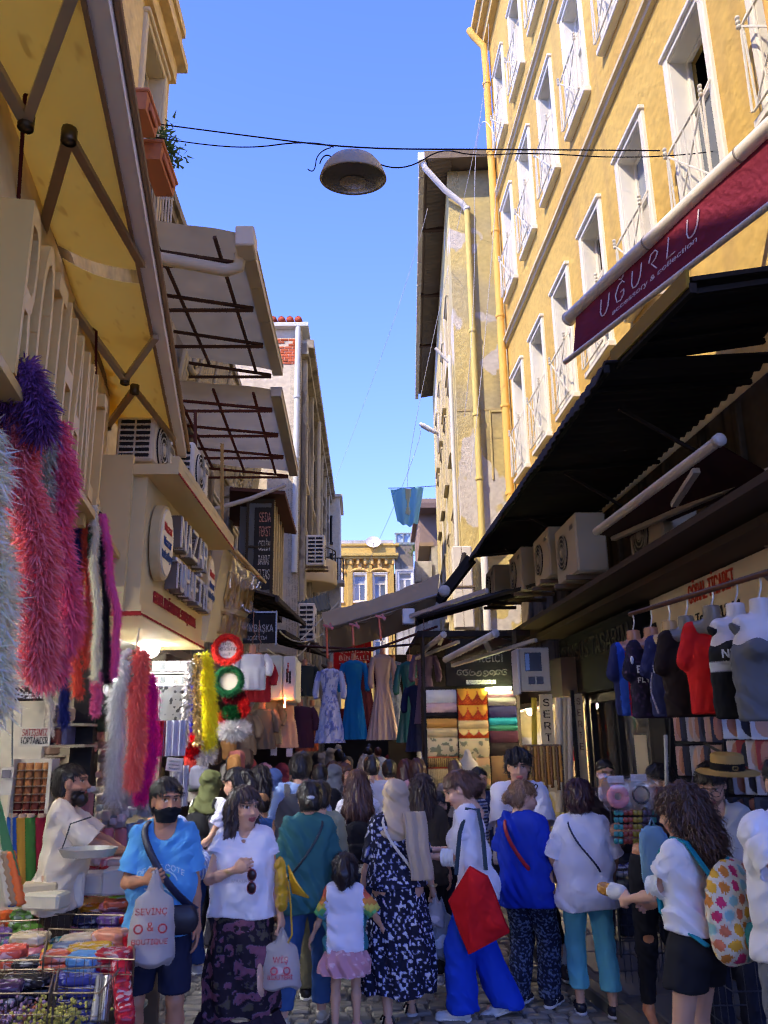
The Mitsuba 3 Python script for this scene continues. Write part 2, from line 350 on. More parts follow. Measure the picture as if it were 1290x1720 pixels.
def casing_window(par,fr,s0,s1,z0,z1,rng,frame=WHITE,grille=True,depth=.24,cw=.1,mull=True,curtain=True,lab=None,hood=False):
 "recessed sash window with a proud casing; s0..s1, z0..z1 is the outside of the casing"
 w=uid(par+'__window')
 a,b,c,d=s0+cw,s1-cw,z0+cw*.8,z1-cw
 tr,t=depth,.045
 L=[fcbox(fr,s0,a,-.02,t,z0,z1),fcbox(fr,b,s1,-.02,t,z0,z1),fcbox(fr,a+.002,b-.002,-.02,t-.003,d,z1),fcbox(fr,s0-.04,s1+.04,-.02,t+.07,z0-.07,z0+.03),fcbox(fr,s0-.02,s1+.02,-.02,t+.035,z1-.02,z1+.05)]
 L+=[fbox(fr,a-.02,a+.006,-tr,.01,c,d),fbox(fr,b-.006,b+.02,-tr,.01,c,d),fbox(fr,a,b,-tr,.012,d-.006,d+.02),fbox(fr,a,b,-tr,.012,c-.03,c)]
 m=cat(*L);put(w,m,'m_matte',vary(m[0],frame,.1,5,int(rng.integers(99))),False)
 f=.055;z_t=c+(d-c)*.66
 L=[fcbox(fr,a,a+f,-tr+.01,-tr+.07,c,d),fcbox(fr,b-f,b,-tr+.01,-tr+.07,c,d),fcbox(fr,a+f,b-f,-tr+.012,-tr+.068,d-f,d),fcbox(fr,a+f,b-f,-tr+.012,-tr+.068,c,c+f),fcbox(fr,a+f,b-f,-tr+.014,-tr+.075,z_t-.035,z_t+.035)]
 if mull:L.append(fcbox(fr,(a+b)/2-.03,(a+b)/2+.03,-tr+.013,-tr+.066,c+f,z_t-.03))
 m=cat(*L);part(w,'sash',m,'m_matte',vary(m[0],frame*.9,.12,6,3),False)
 cuts=[(a+f,(a+b)/2-.03),((a+b)/2+.03,b-f)]if mull else[(a+f,b-f)]
 for(q,r)in cuts+[(a+f,b-f)]:
  top=(q,r)==(a+f,b-f)and mull
  zz=(z_t+.035,d-f)if top else(c+f,z_t-.035)
  if not mull and top:zz=(z_t+.035,d-f)
  v=fr.w(bbox2((q,-tr+.03,zz[0]),(r,-tr+.036,zz[1])));tone=[S(84,94,106),S(176,172,160),S(124,134,150)][int(rng.integers(3))]if curtain else GLASSC
  part(w,'pane',v,'m_pane',tone)
 if grille:
  g_,L=uid(w+'__grille'),[]
  gz=c+(d-c)*.42;o=t+.1;R=.011
  for ss in np.linspace(a,b,5):L.append(tube([fr.p(ss,o,c-.02),fr.p(ss+.02,o,gz)],R,5))
  L.append(tube([fr.p(a-.05,o,gz),fr.p(b+.05,o,gz)],.014,5));L.append(tube([fr.p(a-.05,o,c-.02),fr.p(b+.05,o,c-.02)],.014,5))
  L.append(tube([fr.p(a-.04,o,gz),fr.p(b,o,c)],R,5));L.append(tube([fr.p(a,o,c),fr.p(b+.04,o,gz)],R,5))
  for ss in(a-.05,b+.05):L.append(tube([fr.p(ss,.02,gz+.25),fr.p(ss,o,gz),fr.p(ss,o+.02,c-.03)],.012,5))
  for ss in(a-.05,b+.05):
   for q in(0,.05,.1):L.append(ball(fr.p(ss,o+.02,gz+q),.024,1))
  part(w,'grille',cat(*L),'m_matte',WHITE*.85,False)
 return w
# RIGHT: tall yellow building
aR=ang(565);fR=Fr((3.5,10),aR,1);rg=np.random.default_rng(11)
yb=thing('yellow_building','tall sunlit yellow building with white casement windows and white string courses','building')
holesR,wins=[],[]
for k in range(-3,6):
 sl=-2.86+1.615*k
 for(z0,z1)in((7.2,9.52),(11.42,13.74),(15.3,17.5)):
  s0,s1=sl-.96,sl
  if s1>5.4:continue
  wins.append((s0,s1,z0,z1));holesR.append((s0+.1,s1-.1,z0+.08,z1-.1))
part(yb,'wall',wall_holes(fR,-9,5.62,3.2,19.2,holesR,0,.3),'w_yellow')
part(yb,'back_wall',fbox(fR,-9,5.6,-4.2,-1.2,3.21,19.1),'m_matte',S(60,54,46))
part(yb,'end_wall',fbox(fR,5.36,5.6,-4,-.32,3.2,19.1),'w_yellow')
for w_ in wins:
 vis=w_[1]>-5.2
 casing_window(yb,fR,*w_,rg,grille=True,mull=(rg.random()<.6))if vis else casing_window(yb,fR,*w_,rg,grille=False)
def string_course(fr,par,s0,s1,z,col,sc=1.0,mat='m_matte'):
 prof=np.array([(0,-.11),(.06,-.1),(.075,-.05),(.12,-.03),(.12,.03),(.05,.06),(0,.085)])*sc
 S_=np.linspace(s0,s1,30);n=len(prof)
 V=np.array([[s,p[0]+.004*math.sin(s*3.1),z+p[1]]for s in S_ for p in prof])
 i,j=np.meshgrid(np.arange(len(S_)-1),np.arange(n-1),indexing='ij')
 m=fr.w((V,tri(np.stack([i*n+j,(i+1)*n+j,(i+1)*n+j+1,i*n+j+1],-1).reshape(-1,4))))
 part(par,'string_course',m,mat,vary(m[0],col,.25,6,2),False)
for z in(10.56,14.42):string_course(fR,yb,-9,5.62,z,S(206,194,160))
m=cat(fbox(fR,-9,5.75,-.2,.16,18.9,19.2),fbox(fR,-9,5.8,-.2,.3,19.2,19.45),fbox(fR,-9,5.85,-3,.42,19.45,19.6));part(yb,'cornice',m,'m_matte',vary(m[0],S(214,190,130),.15,3))
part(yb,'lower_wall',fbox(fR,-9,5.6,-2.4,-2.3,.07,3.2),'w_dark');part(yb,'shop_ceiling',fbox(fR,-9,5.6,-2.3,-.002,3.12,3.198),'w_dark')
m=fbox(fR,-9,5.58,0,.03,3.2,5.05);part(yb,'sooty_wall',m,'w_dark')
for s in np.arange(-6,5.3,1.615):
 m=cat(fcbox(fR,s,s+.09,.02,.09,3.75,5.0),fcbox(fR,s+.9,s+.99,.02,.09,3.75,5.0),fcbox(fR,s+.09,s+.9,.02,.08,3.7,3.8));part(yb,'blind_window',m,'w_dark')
def pipe(par,pts,r,col,name='drain_pipe',rings=None,mat='m_matte'):
 k=part(par,name,tube(pts,r,10),mat,col,True)
 for q in(rings or[]):
  part(k if k.count('__')<2 else par,'clamp' if k.count('__')<2 else name+'_clamp',lathe([(r,-.04),(r+.022,-.035),(r+.022,.035),(r,.04)],12,q),mat,col,True)
xs=5.5
pp=[fR.p(xs+.05,.5,19.3),fR.p(xs+.02,.42,19.1),fR.p(xs,.16,18.75)]+[fR.p(xs-.01,.14,z)for z in np.arange(18,4.9,-1.2)]
pipe(yb,pp,.085,vary(np.zeros((1,3)),S(228,186,96),0)[0],rings=[fR.p(xs,.14,z)for z in(17.6,15.6,13.4,11.2,9.0,7.0)])
pts=[fR.p(-5.0,.14,z)for z in np.arange(19,6.0,-1.3)]
pipe(yb,pts,.085,S(226,180,96),rings=[fR.p(-5.0,.14,9.2),fR.p(-5.0,.14,12.0)])
# RIGHT: old building with overhanging eaves
a2=ang(684);X2,Y2=2.36,17.0;f2=Fr((X2,Y2),a2,1);q2=np.random.default_rng(3)
ob=thing('peeling_building','weathered pale yellow building with peeling plaster and deep corrugated eaves','building')
Z2=at_y(740,288,Y2)[2]
wh=[(s,s+.95,z,z+1.9)for s in(1.6,4.2,6.8,9.4)for z in(5.6,9.2,11.6)]
part(ob,'wall',wall_holes(f2,0,13.5,0,Z2,wh,0,.3),'w_old')
part(ob,'end_wall',wall_holes(Fr((X2+.0,Y2),math.pi/2+a2,-1),.004,3.2,0,Z2,[],0,.28),'w_old')
for k,(s0,s1,z0,z1)in enumerate(wh):casing_window(ob,f2,s0-.1,s1+.1,z0-.08,z1+.1,q2,frame=S(196,184,150),grille=False)
fe2=Fr((X2,Y2),a2+math.pi/2,-1)
for(s0,z0,w_,h_)in((.76,7.8,.42,1.75),(.3,3.9,.35,.9)):
 m=cat(fcbox(fe2,s0,s0+.05,0,.03,z0,z0+h_),fcbox(fe2,s0+.05,s0+w_,0,.03,z0+h_-.06,z0+h_));part(ob,'niche_trim',m,'m_matte',S(186,170,112))
m=fbox(fe2,0,3.1,0,.012,9.55,9.6);part(ob,'plaster_ridge',m,'m_matte',S(176,160,112))
E0,E1,EO=-.55,13.6,.62
def soff(u,v):
 s=E0+u*(E1-E0);return np.stack([s,-.1+v*EO,Z2+.02+.03*np.sin(s*40)-.1*v],1)
m=f2 .w(gridmesh(soff,500,2));part(ob,'soffit',m,'m_matte',vary(m[0],S(112,102,88),.2,3),False)
m=cat(f2 .w(bbox2((E0,-3.2,Z2+.1),(E1,EO+.0,Z2+.17))),f2 .w(bbox2((E0-.02,-3.2,Z2-.06),(E0+.03,EO,Z2+.16))));part(ob,'roof',m,'m_matte',S(120,108,92))
for k,s in enumerate(np.arange(E0,E1-.3,.62)):
 m=fcbox(f2,s+.01,s+.6,EO-.01,EO+.13,Z2-.11-.004*(k%2),Z2+.06);part(ob,'gutter_segment',m,'m_matte',vary(m[0],S(196,190,174),.1,4,k))
for s in(2.2,5.6,9.0):part(ob,'rafter',fbox(f2,s,s+.12,-.1,EO,Z2-.12,Z2-.02),'m_matte',S(70,52,40))
g0=f2 .p(E0+.02,EO+.06,Z2-.05)
eP=lambda s,t,z:fe2 .p(s,t,z)
part(ob,'rain_hopper',cbox(f2 .p(E0+.06,EO+.06,Z2+.0),(.18,.2,.26),.02,-a2),'m_matte',S(230,230,226))
pp=[f2 .p(E0+.08,EO+.02,Z2-.1),f2 .p(E0+.1,EO-.03,Z2-.26),eP(-.1,.24,Z2-.75),eP(.36,.14,Z2-1.12),eP(.45,.12,Z2-1.3)]
pipe(ob,pp,.075,S(226,226,222),'rain_elbow',rings=[eP(.45,.12,Z2-1.25)])
pipe(ob,[eP(.45,.12,z)for z in np.arange(Z2-1.2,5.2,-1.0)],.075,S(214,196,118),rings=[eP(.45,.12,z)for z in(11.6,9.4,7.8)])
pipe(ob,[eP(.47,.12,z)for z in(6.3,5.4,4.6,4.0)],.085,S(222,220,212),'waste_pipe',rings=[eP(.47,.12,6.2)])
pipe(ob,[eP(1.25,.12,6.5),eP(1.05,.14,6.55),eP(.52,.14,6.05)],.08,S(226,224,216),'waste_branch')
m=fcbox(fe2,-.26,.18,.03,.36,4.3,6.15,.03);hb=part(ob,'meter_cabinet',m,'m_matte',vary(m[0],S(206,202,192),.06,2),False,label='tall white metal cabinet fixed at the corner')
m=cat(fbox(fe2,-.3,.22,.02,.385,5.2,5.24),fbox(fe2,-.06,-.05,.355,.364,4.3,6.15));part(hb,'strap',m,'m_matte',S(110,96,80))
ex=f2 .pix(745,560)
m=cat(tube([f2 .p(.35,.1,z)for z in(11.2,9,7,5,4)],.05,8),tube([f2 .p(.35,.1,11.0),f2 .p(.3,.45,11.4)],.04,8));part(ob,'white_pipe',m,'m_matte',S(210,208,200),True)
lp=thing('wall_lamp','white street lamp head on a short arm at the corner of the peeling building','street lamp')
h0,h1=at_y(735,728,18.5),at_y(705,712,18.5)
m=tube([at_y(737,760,18.6),h0,(h0+h1)/2],[.02,.025,.025],8);part(lp,'arm',m,'m_matte',S(180,178,170),True)
d=(h1-h0);
m=tube([h0,h0+d*.15,h0+d*.8,h1],[.05,.085,.1,.06],12,flat=.6);part(lp,'lamp_head',m,'m_matte',S(226,224,216),True)
m=tube([h0+d*.45,h0+d*.9],[.07,.06],10,flat=.5);m=(m[0]-[0,0,.04],m[1]);part(lp,'lamp_glass',m,'m_gloss',S(190,190,186),True)
# FAR RIGHT: cluttered houses
def simple_house(name,label,fr,s0,s1,zt,mat,wz,ws,rng,frame=WHITE,dep=4,endwall=True,z0=0.0):
 k=thing(name,label,'building')
 hs=[(s,s+w,z,z+h)for s,w in ws for z,h in wz]
 part(k,'wall',wall_holes(fr,s0,s1,z0,zt,hs,0,.3),mat)
 part(k,'core',fbox(fr,s0+.02,s1-.02,-dep,-.9,z0,zt-.02),'m_matte',S(70,64,56))
 if endwall:part(k,'end_wall',fbox(fr,s0,s0+.25,-dep,-.302,z0,zt),mat)
 for h in hs:casing_window(k,fr,h[0]-.08,h[1]+.08,h[2]-.08,h[3]+.08,rng,frame=frame,grille=False)
 return k
a3=ang(672);f3=Fr(tuple(f2 .p(13.5,.25,0)[:2]),a3,1)
r3=simple_house('cluttered_house','narrow white house with boxed balconies and pipes beyond the peeling building',f3,.05,7.5,9.6,'w_white',((6.6,1.5),),((1.2,.9),(4,.9)),q2)
for z,s,w_ in((8.1,-.1,2.0),(5.6,.2,2.4)):
 m=cat(fcbox(f3,s,s+w_,.0,.7,z,z+.12),fcbox(f3,s,s+w_,.62,.7,z+.12,z+.85),fcbox(f3,s,s+.06,0,.62,z+.12,z+.85));part(r3,'balcony',m,'w_white')
m=cat(fbox(f3,.0,7.5,-.1,.5,9.6,9.75));part(r3,'eaves',m,'m_matte',S(150,130,108))
bw=thing('brown_house','house with a brown board side wall at the end of the lane','building')
b0,b1=at_y(697,900,41),at_y(722,820,36)
fb=Fr((b0[0],41),ang(640),1);
for k in range(9):part(bw,'board',fbox(fb,-.1-.6*k,.48-.6*k,-2,.02*(k%2),0,12.6+.1*k),'m_matte',S(150,128,112)*q2 .uniform(.85,1.1))
part(bw,'roof',fbox(fb,-6,.7,-2,.22,12.6,12.85),'m_matte',S(120,100,90))
YE=45.0
fE=Fr((0,YE),math.pi/2,-1)
X=lambda px,y=960:at_y(px,y,YE)[0]
Zp=lambda py,px=620:at_y(px,py,YE)[2]
eh=thing('ornate_house','sunlit ornate yellow house closing the end of the lane','building')
xl,xr=X(540),X(662)
wx=[(X(583,990),X(603,990)),(X(594+0,990),X(594,990)),(X(627,990),X(646,990))]
wE=[(X(574)-1.0,X(574)+.0),(X(594),X(614)),(X(628),X(648))]
zt,zw0,zw1=Zp(918),Zp(1008),Zp(966)
hs=[(a_,b_,z0,z1)for a_,b_ in wE for z0,z1 in((zw0,zw1),(zw0-3.4,zw1-3.4))]
part(eh,'wall',wall_holes(fE,xl,xr,0,zt,hs,0,.35),'w_yellow')
part(eh,'core',fbox(fE,xl,xr,-5,-.9,0,zt-.05),'m_matte',S(70,64,56))
for h in hs:
 w_=casing_window(eh,fE,h[0]-.1,h[1]+.1,h[2]-.1,h[3]+.1,q2,frame=S(232,226,210),grille=False)
 c=(h[0]+h[1])/2;r_=(h[1]-h[0])/2+.2
 m=tube([fE.p(c+r_*math.cos(t),.08,h[3]+.12+.4*r_*math.sin(t))for t in np.linspace(0,math.pi,9)],.09,6);part(w_,'arch',m,'m_matte',S(232,188,104),True)
 part(w_,'keystone',fcbox(fE,c-.12,c+.12,.02,.18,h[3]+.3,h[3]+.68),'m_matte',S(232,190,110))
for px in(588,621,657):
 x=X(px);m=cat(fcbox(fE,x-.16,x+.16,0,.14,3,zt-1.1,.02),fcbox(fE,x-.22,x+.22,0,.2,zt-1.1,zt-.8,.02));part(eh,'pilaster',m,'w_yellow')
z=Zp(940)
m=cat(fbox(fE,xl,xr+.2,0,.35,z,z+.14),fbox(fE,xl,xr+.25,0,.5,z+.14,z+.3),fbox(fE,xl,xr+.1,0,.2,z+.3,zt),fbox(fE,xl,xr+.3,0,.3,zt,zt+.12));part(eh,'cornice',m,'w_yellow')
for x in np.arange(xl,xr,.42):part(eh,'corbel',fcbox(fE,x,x+.16,0,.3,z-.34,z-.002,.02),'m_matte',S(226,184,104))
part(eh,'floor_band',fbox(fE,xl,xr+.1,0,.16,zw0-.75,zw0-.5),'m_matte',S(228,186,108))
part(eh,'attic',fbox(fE,xl,xr,-3,-.2,zt,Zp(906)),'w_white')
ds=thing('satellite_dish','white satellite dish on the roof of the ornate yellow house','satellite dish')
c=at_y(627,913,YE-.3);th=np.linspace(0,1,8)
v,f=lathe([(r*.46,.16*r*r)for r in th],20);v=v@rot('x',math.radians(60)).T;m=(v+c,f);part(ds,'dish',m,'m_matte',S(214,208,196),True)
part(ds,'mast',tube([c+[0,.1,-.1],c+[0,.3,-.9]],.035,6),'m_metal',S(120,118,112),True)
part(ds,'feed_arm',tube([c+[0,-.05,-.3],c+[0,-.5,-.1]],.02,5),'m_metal',S(120,118,112),True)
xw0,xw1=X(664),X(698)
wh_=thing('white_house','narrow white house with a wide four pane window beside the ornate house','building')
zq=Zp(957)
part(wh_,'wall',wall_holes(fE,xw0,xw1,0,zq,[(X(667),X(694),Zp(995),Zp(960))],.1,.35),'w_white')
part(wh_,'core',fbox(fE,xw0,xw1,-4,-.9,0,zq),'m_matte',S(70,66,60))
casing_window(wh_,fE,X(667),X(694),Zp(996),Zp(959),q2,frame=S(238,238,234),grille=False)
part(wh_,'upper_wall',wall_holes(fE,xw0,xw1-.1,zq,Zp(915),[],-.05,.3),'w_grey')
rf=part(wh_,'roof_terrace',cat(fbox(fE,xw0+.05,xw1+.3,-1.8,.0,Zp(915),Zp(911)),*[tube([fE.p(s,-.1,Zp(911)),fE.p(s,-.1,Zp(896))],.05,6)for s in np.linspace(xw0+.1,xw1+.2,4)],tube([fE.p(xw0,-.1,Zp(896)),fE.p(xw1+.3,-.1,Zp(896))],.06,6)),'m_matte',S(140,146,140))
m=fE.w(quad4((xw0+.15,-.2,Zp(911)),(xw1+.1,-.2,Zp(911)),(xw1+.1,-.2,Zp(897)),(xw0+.15,-.2,Zp(897)),12,8,lambda u,v:np.stack([0*u,.06*np.sin(u*20),0*u],1)));part(wh_,'tarpaulin',thick(m,.01),'m_cloth',vary(m[0],S(176,196,206),.3,4).repeat(2,0)[:2*len(m[0])]if 0 else S(176,196,206),True)
pl=thing('roof_plant','small green plant growing on the roof of the white house','plant')
c=at_y(700,925,YE-.3);L=[]
for k in range(90):
 p=c+q2 .normal(0,[.3,.2,.22]);d_=q2 .normal(0,1,3);d_/=np.linalg.norm(d_);e_=np.cross(d_,q2 .normal(0,1,3));e_/=np.linalg.norm(e_)
 L.append((np.array([p-e_*.04,p+e_*.04,p+d_*.16]),np.array([[0,1,2]])))
part(pl,'leaves',cat(*L),'m_feather',S(110,140,60),kind='stuff');part(pl,'stem',tube([c+[0,0,-.6],c],.03,5),'m_matte',S(90,76,50),True)
# LEFT buildings
fL1=Fr((-2.6,0),ang(605),-1)
ql=np.random.default_rng(8)
lb=thing('beige_building','beige building with a deep cornice and a planter window above the yellow awning','building')
YL1=8.75
z0w,z1w=fL1 .pix(235,300)[1],fL1 .pix(250,60)[1]
sA,sB=fL1 .pix(232,200)[0],fL1 .pix(268,200)[0]
hl=[(sA,sB,7.75,10.5)]+[(sA-3.2*k,sB-3.2*k,7.75,10.5)for k in(1,2,3)]
part(lb,'wall',wall_holes(fL1,-16,YL1,3.6,13.3,hl,0,.3),'w_beige')
part(lb,'lower_wall',fbox(fL1,-16,1.2,-.3,0,0,3.6),'w_beige')
part(lb,'core',fbox(fL1,-16,YL1-.3,-6,-1.5,4.6,13.2),'m_matte',S(80,72,58))
part(lb,'end_wall',fbox(fL1,YL1-.28,YL1-.004,-6,-.302,3.6,13.3),'w_beige')
for h in hl:casing_window(lb,fL1,h[0]-.1,h[1]+.1,h[2]-.08,h[3]+.1,ql,frame=S(206,190,148),grille=False)
m=cat(fbox(fL1,sA-.3,sB+.3,0,.1,10.72,11.0),fbox(fL1,sA-.4,sB+.4,0,.22,11.0,11.14));part(lb,'window_hood',m,'w_beige')
m=cat(fbox(fL1,-16,YL1+.03,-.2,.06,11.25,11.4),fbox(fL1,-16,YL1+.06,-.2,.12,11.4,11.6),fbox(fL1,-16,YL1+.08,-.2,.16,11.6,11.75));part(lb,'cornice',m,'w_beige')
rl=part(lb,'window_railing',cat(*[tube([fL1 .p(s,.2,7.6),fL1 .p(s,.2,8.75)],.012,5)for s in np.linspace(sA-.1,sB+.1,9)],tube([fL1 .p(sA-.15,.2,8.75),fL1 .p(sB+.15,.2,8.75)],.018,5),tube([fL1 .p(sA-.15,.2,7.6),fL1 .p(sB+.15,.2,7.6)],.018,5),*[tube([fL1 .p(s,0,z),fL1 .p(s,.2,z)],.014,5)for s in(sA-.1,sB+.1)for z in(7.62,8.73)]),'m_matte',S(196,190,176))
def planter(label,s0,s1,z,plant):
 k=thing('planter_box',label,'planter','terracotta planters on the window railing')
 m=fL1 .w((np.array([[s0+.03,.24,z],[s1-.03,.24,z],[s1-.03,.44,z],[s0+.03,.44,z],[s0,.22,z+.2],[s1,.22,z+.2],[s1,.46,z+.2],[s0,.46,z+.2]]),np.array([[0,1,2,3],[4,5,6,7],[0,1,5,4],[1,2,6,5],[2,3,7,6],[3,0,4,7]])))
 part(k,'trough',m,'m_matte',S(176,112,78));part(k,'rim',fcbox(fL1,s0-.02,s1+.02,.2,.48,z+.185,z+.225,.01),'m_matte',S(188,124,88));part(k,'panel',fcbox(fL1,s0+.1,s1-.1,.45,.475,z+.05,z+.15,.008),'m_matte',S(168,102,70))
 if plant:
  pk=thing('window_plant','bushy green plant spilling out of the lower terracotta planter','plant');L=[]
  for i in range(420):
   u=ql.random();p=fL1 .p(s0+.05+u*(s1-s0)*.8,.36+ql.normal(0,.1),z+.32+abs(ql.normal(0,.14))-.1*ql.random())
   d_=ql.normal(0,1,3)+[0,0,.4];d_/=np.linalg.norm(d_);e_=np.cross(d_,ql.normal(0,1,3));e_/=np.linalg.norm(e_)
   L.append((np.array([p-e_*.018,p+e_*.018,p+d_*.09]),np.array([[0,1,2]])))
  m=cat(*L);part(pk,'leaves',m,'m_feather',vary(m[0],S(96,120,66),.4,20),kind='stuff');part(pk,'stem',tube([fL1 .p((s0+s1)/2,.35,z+.1),fL1 .p((s0+s1)/2+.05,.36,z+.4)],.015,5),'m_matte',S(90,70,40))
planter('terracotta planter box without a visible plant, upper one on the window railing',*sorted((fL1 .pix(236,180,.4)[0],fL1 .pix(258,205,.4)[0])),fL1 .pix(250,195,.45)[1],False)
planter('terracotta planter box with a bushy plant, lower one on the window railing',*sorted((fL1 .pix(262,250,.4)[0],fL1 .pix(290,270,.4)[0])),fL1 .pix(278,290,.45)[1],True)
fL2=Fr((-2.95,0),ang(605),-1)
l2=thing('carved_building','old carved stone building with pilasters behind the rusty canopies','building')
h2=[(12.2,13.1,4.4,6.6),(14.3,15.2,4.4,6.6),(16.6,17.5,4.4,6.6),(13.2,14.1,7.6,9.2),(16.2,17.1,7.6,9.2)]
part(l2,'wall',wall_holes(fL2,YL1+.01,19.4,2.9,9.7,h2,0,.3),'w_grey')
part(l2,'core',fbox(fL2,YL1+.1,19.4,-5,-.9,2.9,9.6),'m_matte',S(60,54,46))
for h in h2:casing_window(l2,fL2,h[0]-.12,h[1]+.12,h[2]-.1,h[3]+.1,ql,frame=S(190,180,150),grille=False)
for s in(11.0,11.7,13.5,15.7,17.9,18.8):
 m=cat(fcbox(fL2,s,s+.34,0,.16,3.4,7.0,.03),fcbox(fL2,s-.06,s+.4,0,.24,7.0,7.25,.03),fcbox(fL2,s+.06,s+.28,.15,.2,3.6,6.9,.03));part(l2,'pilaster',m,'w_grey')
for s in np.arange(11,19.2,1.05):
 c=fL2 .p(s+.5,.12,7.9);L=[]
 for q in range(2):
  L.append(tube([c+fL2 .u*((.3-.03*k)*math.cos(k*.8+q*3.1))+np.array([0,0,(.3-.03*k)*math.sin(k*.8+q*3.1)])+fL2 .v*.02*k for k in range(9)],.05,6))
 for k in range(6):L.append(tube([fL2 .p(s+.1+.13*k,.1,7.3),fL2 .p(s+.2+.15*k,.3,9.2)],.045,5))
 m=cat(*L);part(l2,'carving',m,'m_matte',vary(m[0],S(172,160,126),.35,5),True)
m=cat(fbox(fL2,YL1,19.4,0,.12,9.3,9.5),fbox(fL2,YL1,19.4,0,.2,9.5,9.65),fbox(fL2,YL1,19.4,-.3,.26,9.65,9.8));part(l2,'cornice',m,'w_grey')
a4=ang(616);X4,Y4=at_y(506,600,20)[0],20.0;f4=Fr((X4,Y4),a4,-1);Z4=at_y(500,552,20)[2]
l3=simple_house('brick_topped_house','tall plastered house with exposed red bricks and a tiled roof edge',f4,0,14.5,Z4,'w_grey',((6.0,1.8),(9.3,1.8)),((1.2,.9),(3.8,.9),(6.4,.9),(9.0,.9),(11.6,.9)),ql,frame=S(190,182,160),endwall=False)
fe4=Fr((X4,Y4),math.pi/2+a4,-1)
part(l3,'end_wall',fbox(fe4,-4.5,-.004,-.3,0,2,Z4),'w_cream')
zb0,zb1=at_y(480,612,20)[2],at_y(480,572,20)[2]
bk=0
for r_,z in enumerate(np.arange(zb0,zb1,.082)):
 for s in np.arange(-1.15+.11*(r_%2),-.06,.225):
  if meshkit.fbm(np.array([s*2.1,z*2.4,3.0]),3)<.36:continue
  m=fcbox(fe4,s,min(s+.21,-.03),-.02,.012+ql.uniform(0,.018),z,z+.068,.008);part(l3,'brick',m,'m_matte',S(190,98,60)*ql.uniform(.65,1.2))
m=cat(fbox(fe4,-4.5,.02,0,.2,Z4-.02,Z4+.1),fbox(f4,-.2,14.5,0,.2,Z4-.02,Z4+.1));part(l3,'gutter',m,'m_matte',S(206,210,206))
for s in np.arange(-4.4,.1,.24):
 m=fe4 .w(tube([(s,.22,Z4+.16),(s,-.6,Z4+.42)],.11,8));part(l3,'roof_tile',m,'m_matte',S(178,84,62)*ql.uniform(.8,1.15),True)
m=fe4 .w(quad4((-4.5,.15,Z4+.1),(.05,.15,Z4+.1),(.05,-2.5,Z4+.9),(-4.5,-2.5,Z4+.9)));part(l3,'roof',m,'m_matte',S(150,78,60))
pipe(l3,[fe4 .p(-.09,.12,z)for z in np.arange(Z4,6,-1.2)],.08,S(206,212,210),rings=[fe4 .p(-.09,.12,Z4-2.2),fe4 .p(-.09,.12,Z4-4)])
pts=[fe4 .p(-.75,.03,Z4-2.3),fe4 .p(-.72,.03,Z4-2.9),fe4 .p(-.75,.03,Z4-3.5),fe4 .p(-.95,.03,Z4-3.7)]
part(l3,'wall_bracket',cat(tube(pts,.04,6),tube([pts[0]+[-.15,0,.15],pts[0],pts[0]+[.12,0,.2]],.03,5),tube([pts[3]+[.3,0,-.05],pts[2]],.03,5)),'m_matte',S(150,140,118),True)
m=cat(fbox(f4,.0,14.5,0,.35,Z4-.6,Z4-.35),fbox(f4,0,14.5,0,.2,Z4-.8,Z4-.6));part(l3,'cornice',m,'w_grey')
for s in(0.3,2.8,5.4,8.0,10.6,13.2):part(l3,'pilaster',fcbox(f4,s,s+.3,0,.15,3,Z4-.8,.03),'w_grey')
pipe(l3,[f4 .p(4.9,.2,z)for z in np.arange(Z4-.8,4,-1.3)],.07,S(200,190,164),'side_pipe')
YM=35.0;fM=Fr((0,YM),math.pi/2,-1);XM=lambda px,py:at_y(px,py,YM)[0];ZM=lambda py:at_y(550,py,YM)[2]
l4=thing('pale_house','pale cream house with a flat roof standing proud of the lane','building')
part(l4,'wall',fbox(fM,-6,XM(546,850),-3,0,0,ZM(820)),'w_cream');part(l4,'coping',fbox(fM,-6,XM(547,850),-3,.12,ZM(820),ZM(815)),'m_matte',S(206,196,168))
l5=thing('grey_house','pale grey house with a tall narrow window and an iron balcony','building')
fM2=Fr((0,YM-.6),math.pi/2,-1);wq=(XM(548,890),XM(557,890),ZM(916),ZM(876));wq2=(XM(548,950),XM(558,950),ZM(985),ZM(938))
part(l5,'wall',wall_holes(fM2,XM(545,900),XM(571,900),0,ZM(842),[wq,wq2],0,.3),'w_cream');part(l5,'core',fbox(fM2,XM(545,900),XM(571,900),-3,-.9,0,ZM(843)),'w_cream')
part(l5,'coping',fbox(fM2,XM(544,900),XM(572,900)+.1,-3,.15,ZM(842),ZM(838)),'m_matte',S(196,188,164))
for h in(wq,wq2):casing_window(l5,fM2,h[0]-.05,h[1]+.05,h[2]-.05,h[3]+.05,ql,frame=S(60,60,58),grille=False,mull=False,cw=.06)
zb=ZM(985);xb0,xb1=XM(546,960),XM(572,960)
bal=part(l5,'balcony',cat(fbox(fM2,xb0,xb1+.2,.02,.9,zb-.15,zb)),'w_cream')
part(bal,'railing',cat(*[tube([fM2 .p(s,.85,zb),fM2 .p(s,.85,zb+1)],.02,5)for s in np.linspace(xb0,xb1+.15,8)],*[tube([fM2 .p(xb1+.15,t,zb),fM2 .p(xb1+.15,t,zb+1)],.02,5)for t in np.linspace(.1,.85,5)],tube([fM2 .p(xb0,.85,zb+1),fM2 .p(xb1+.15,.85,zb+1),fM2 .p(xb1+.15,.05,zb+1)],.03,5)),'m_matte',S(50,48,46))
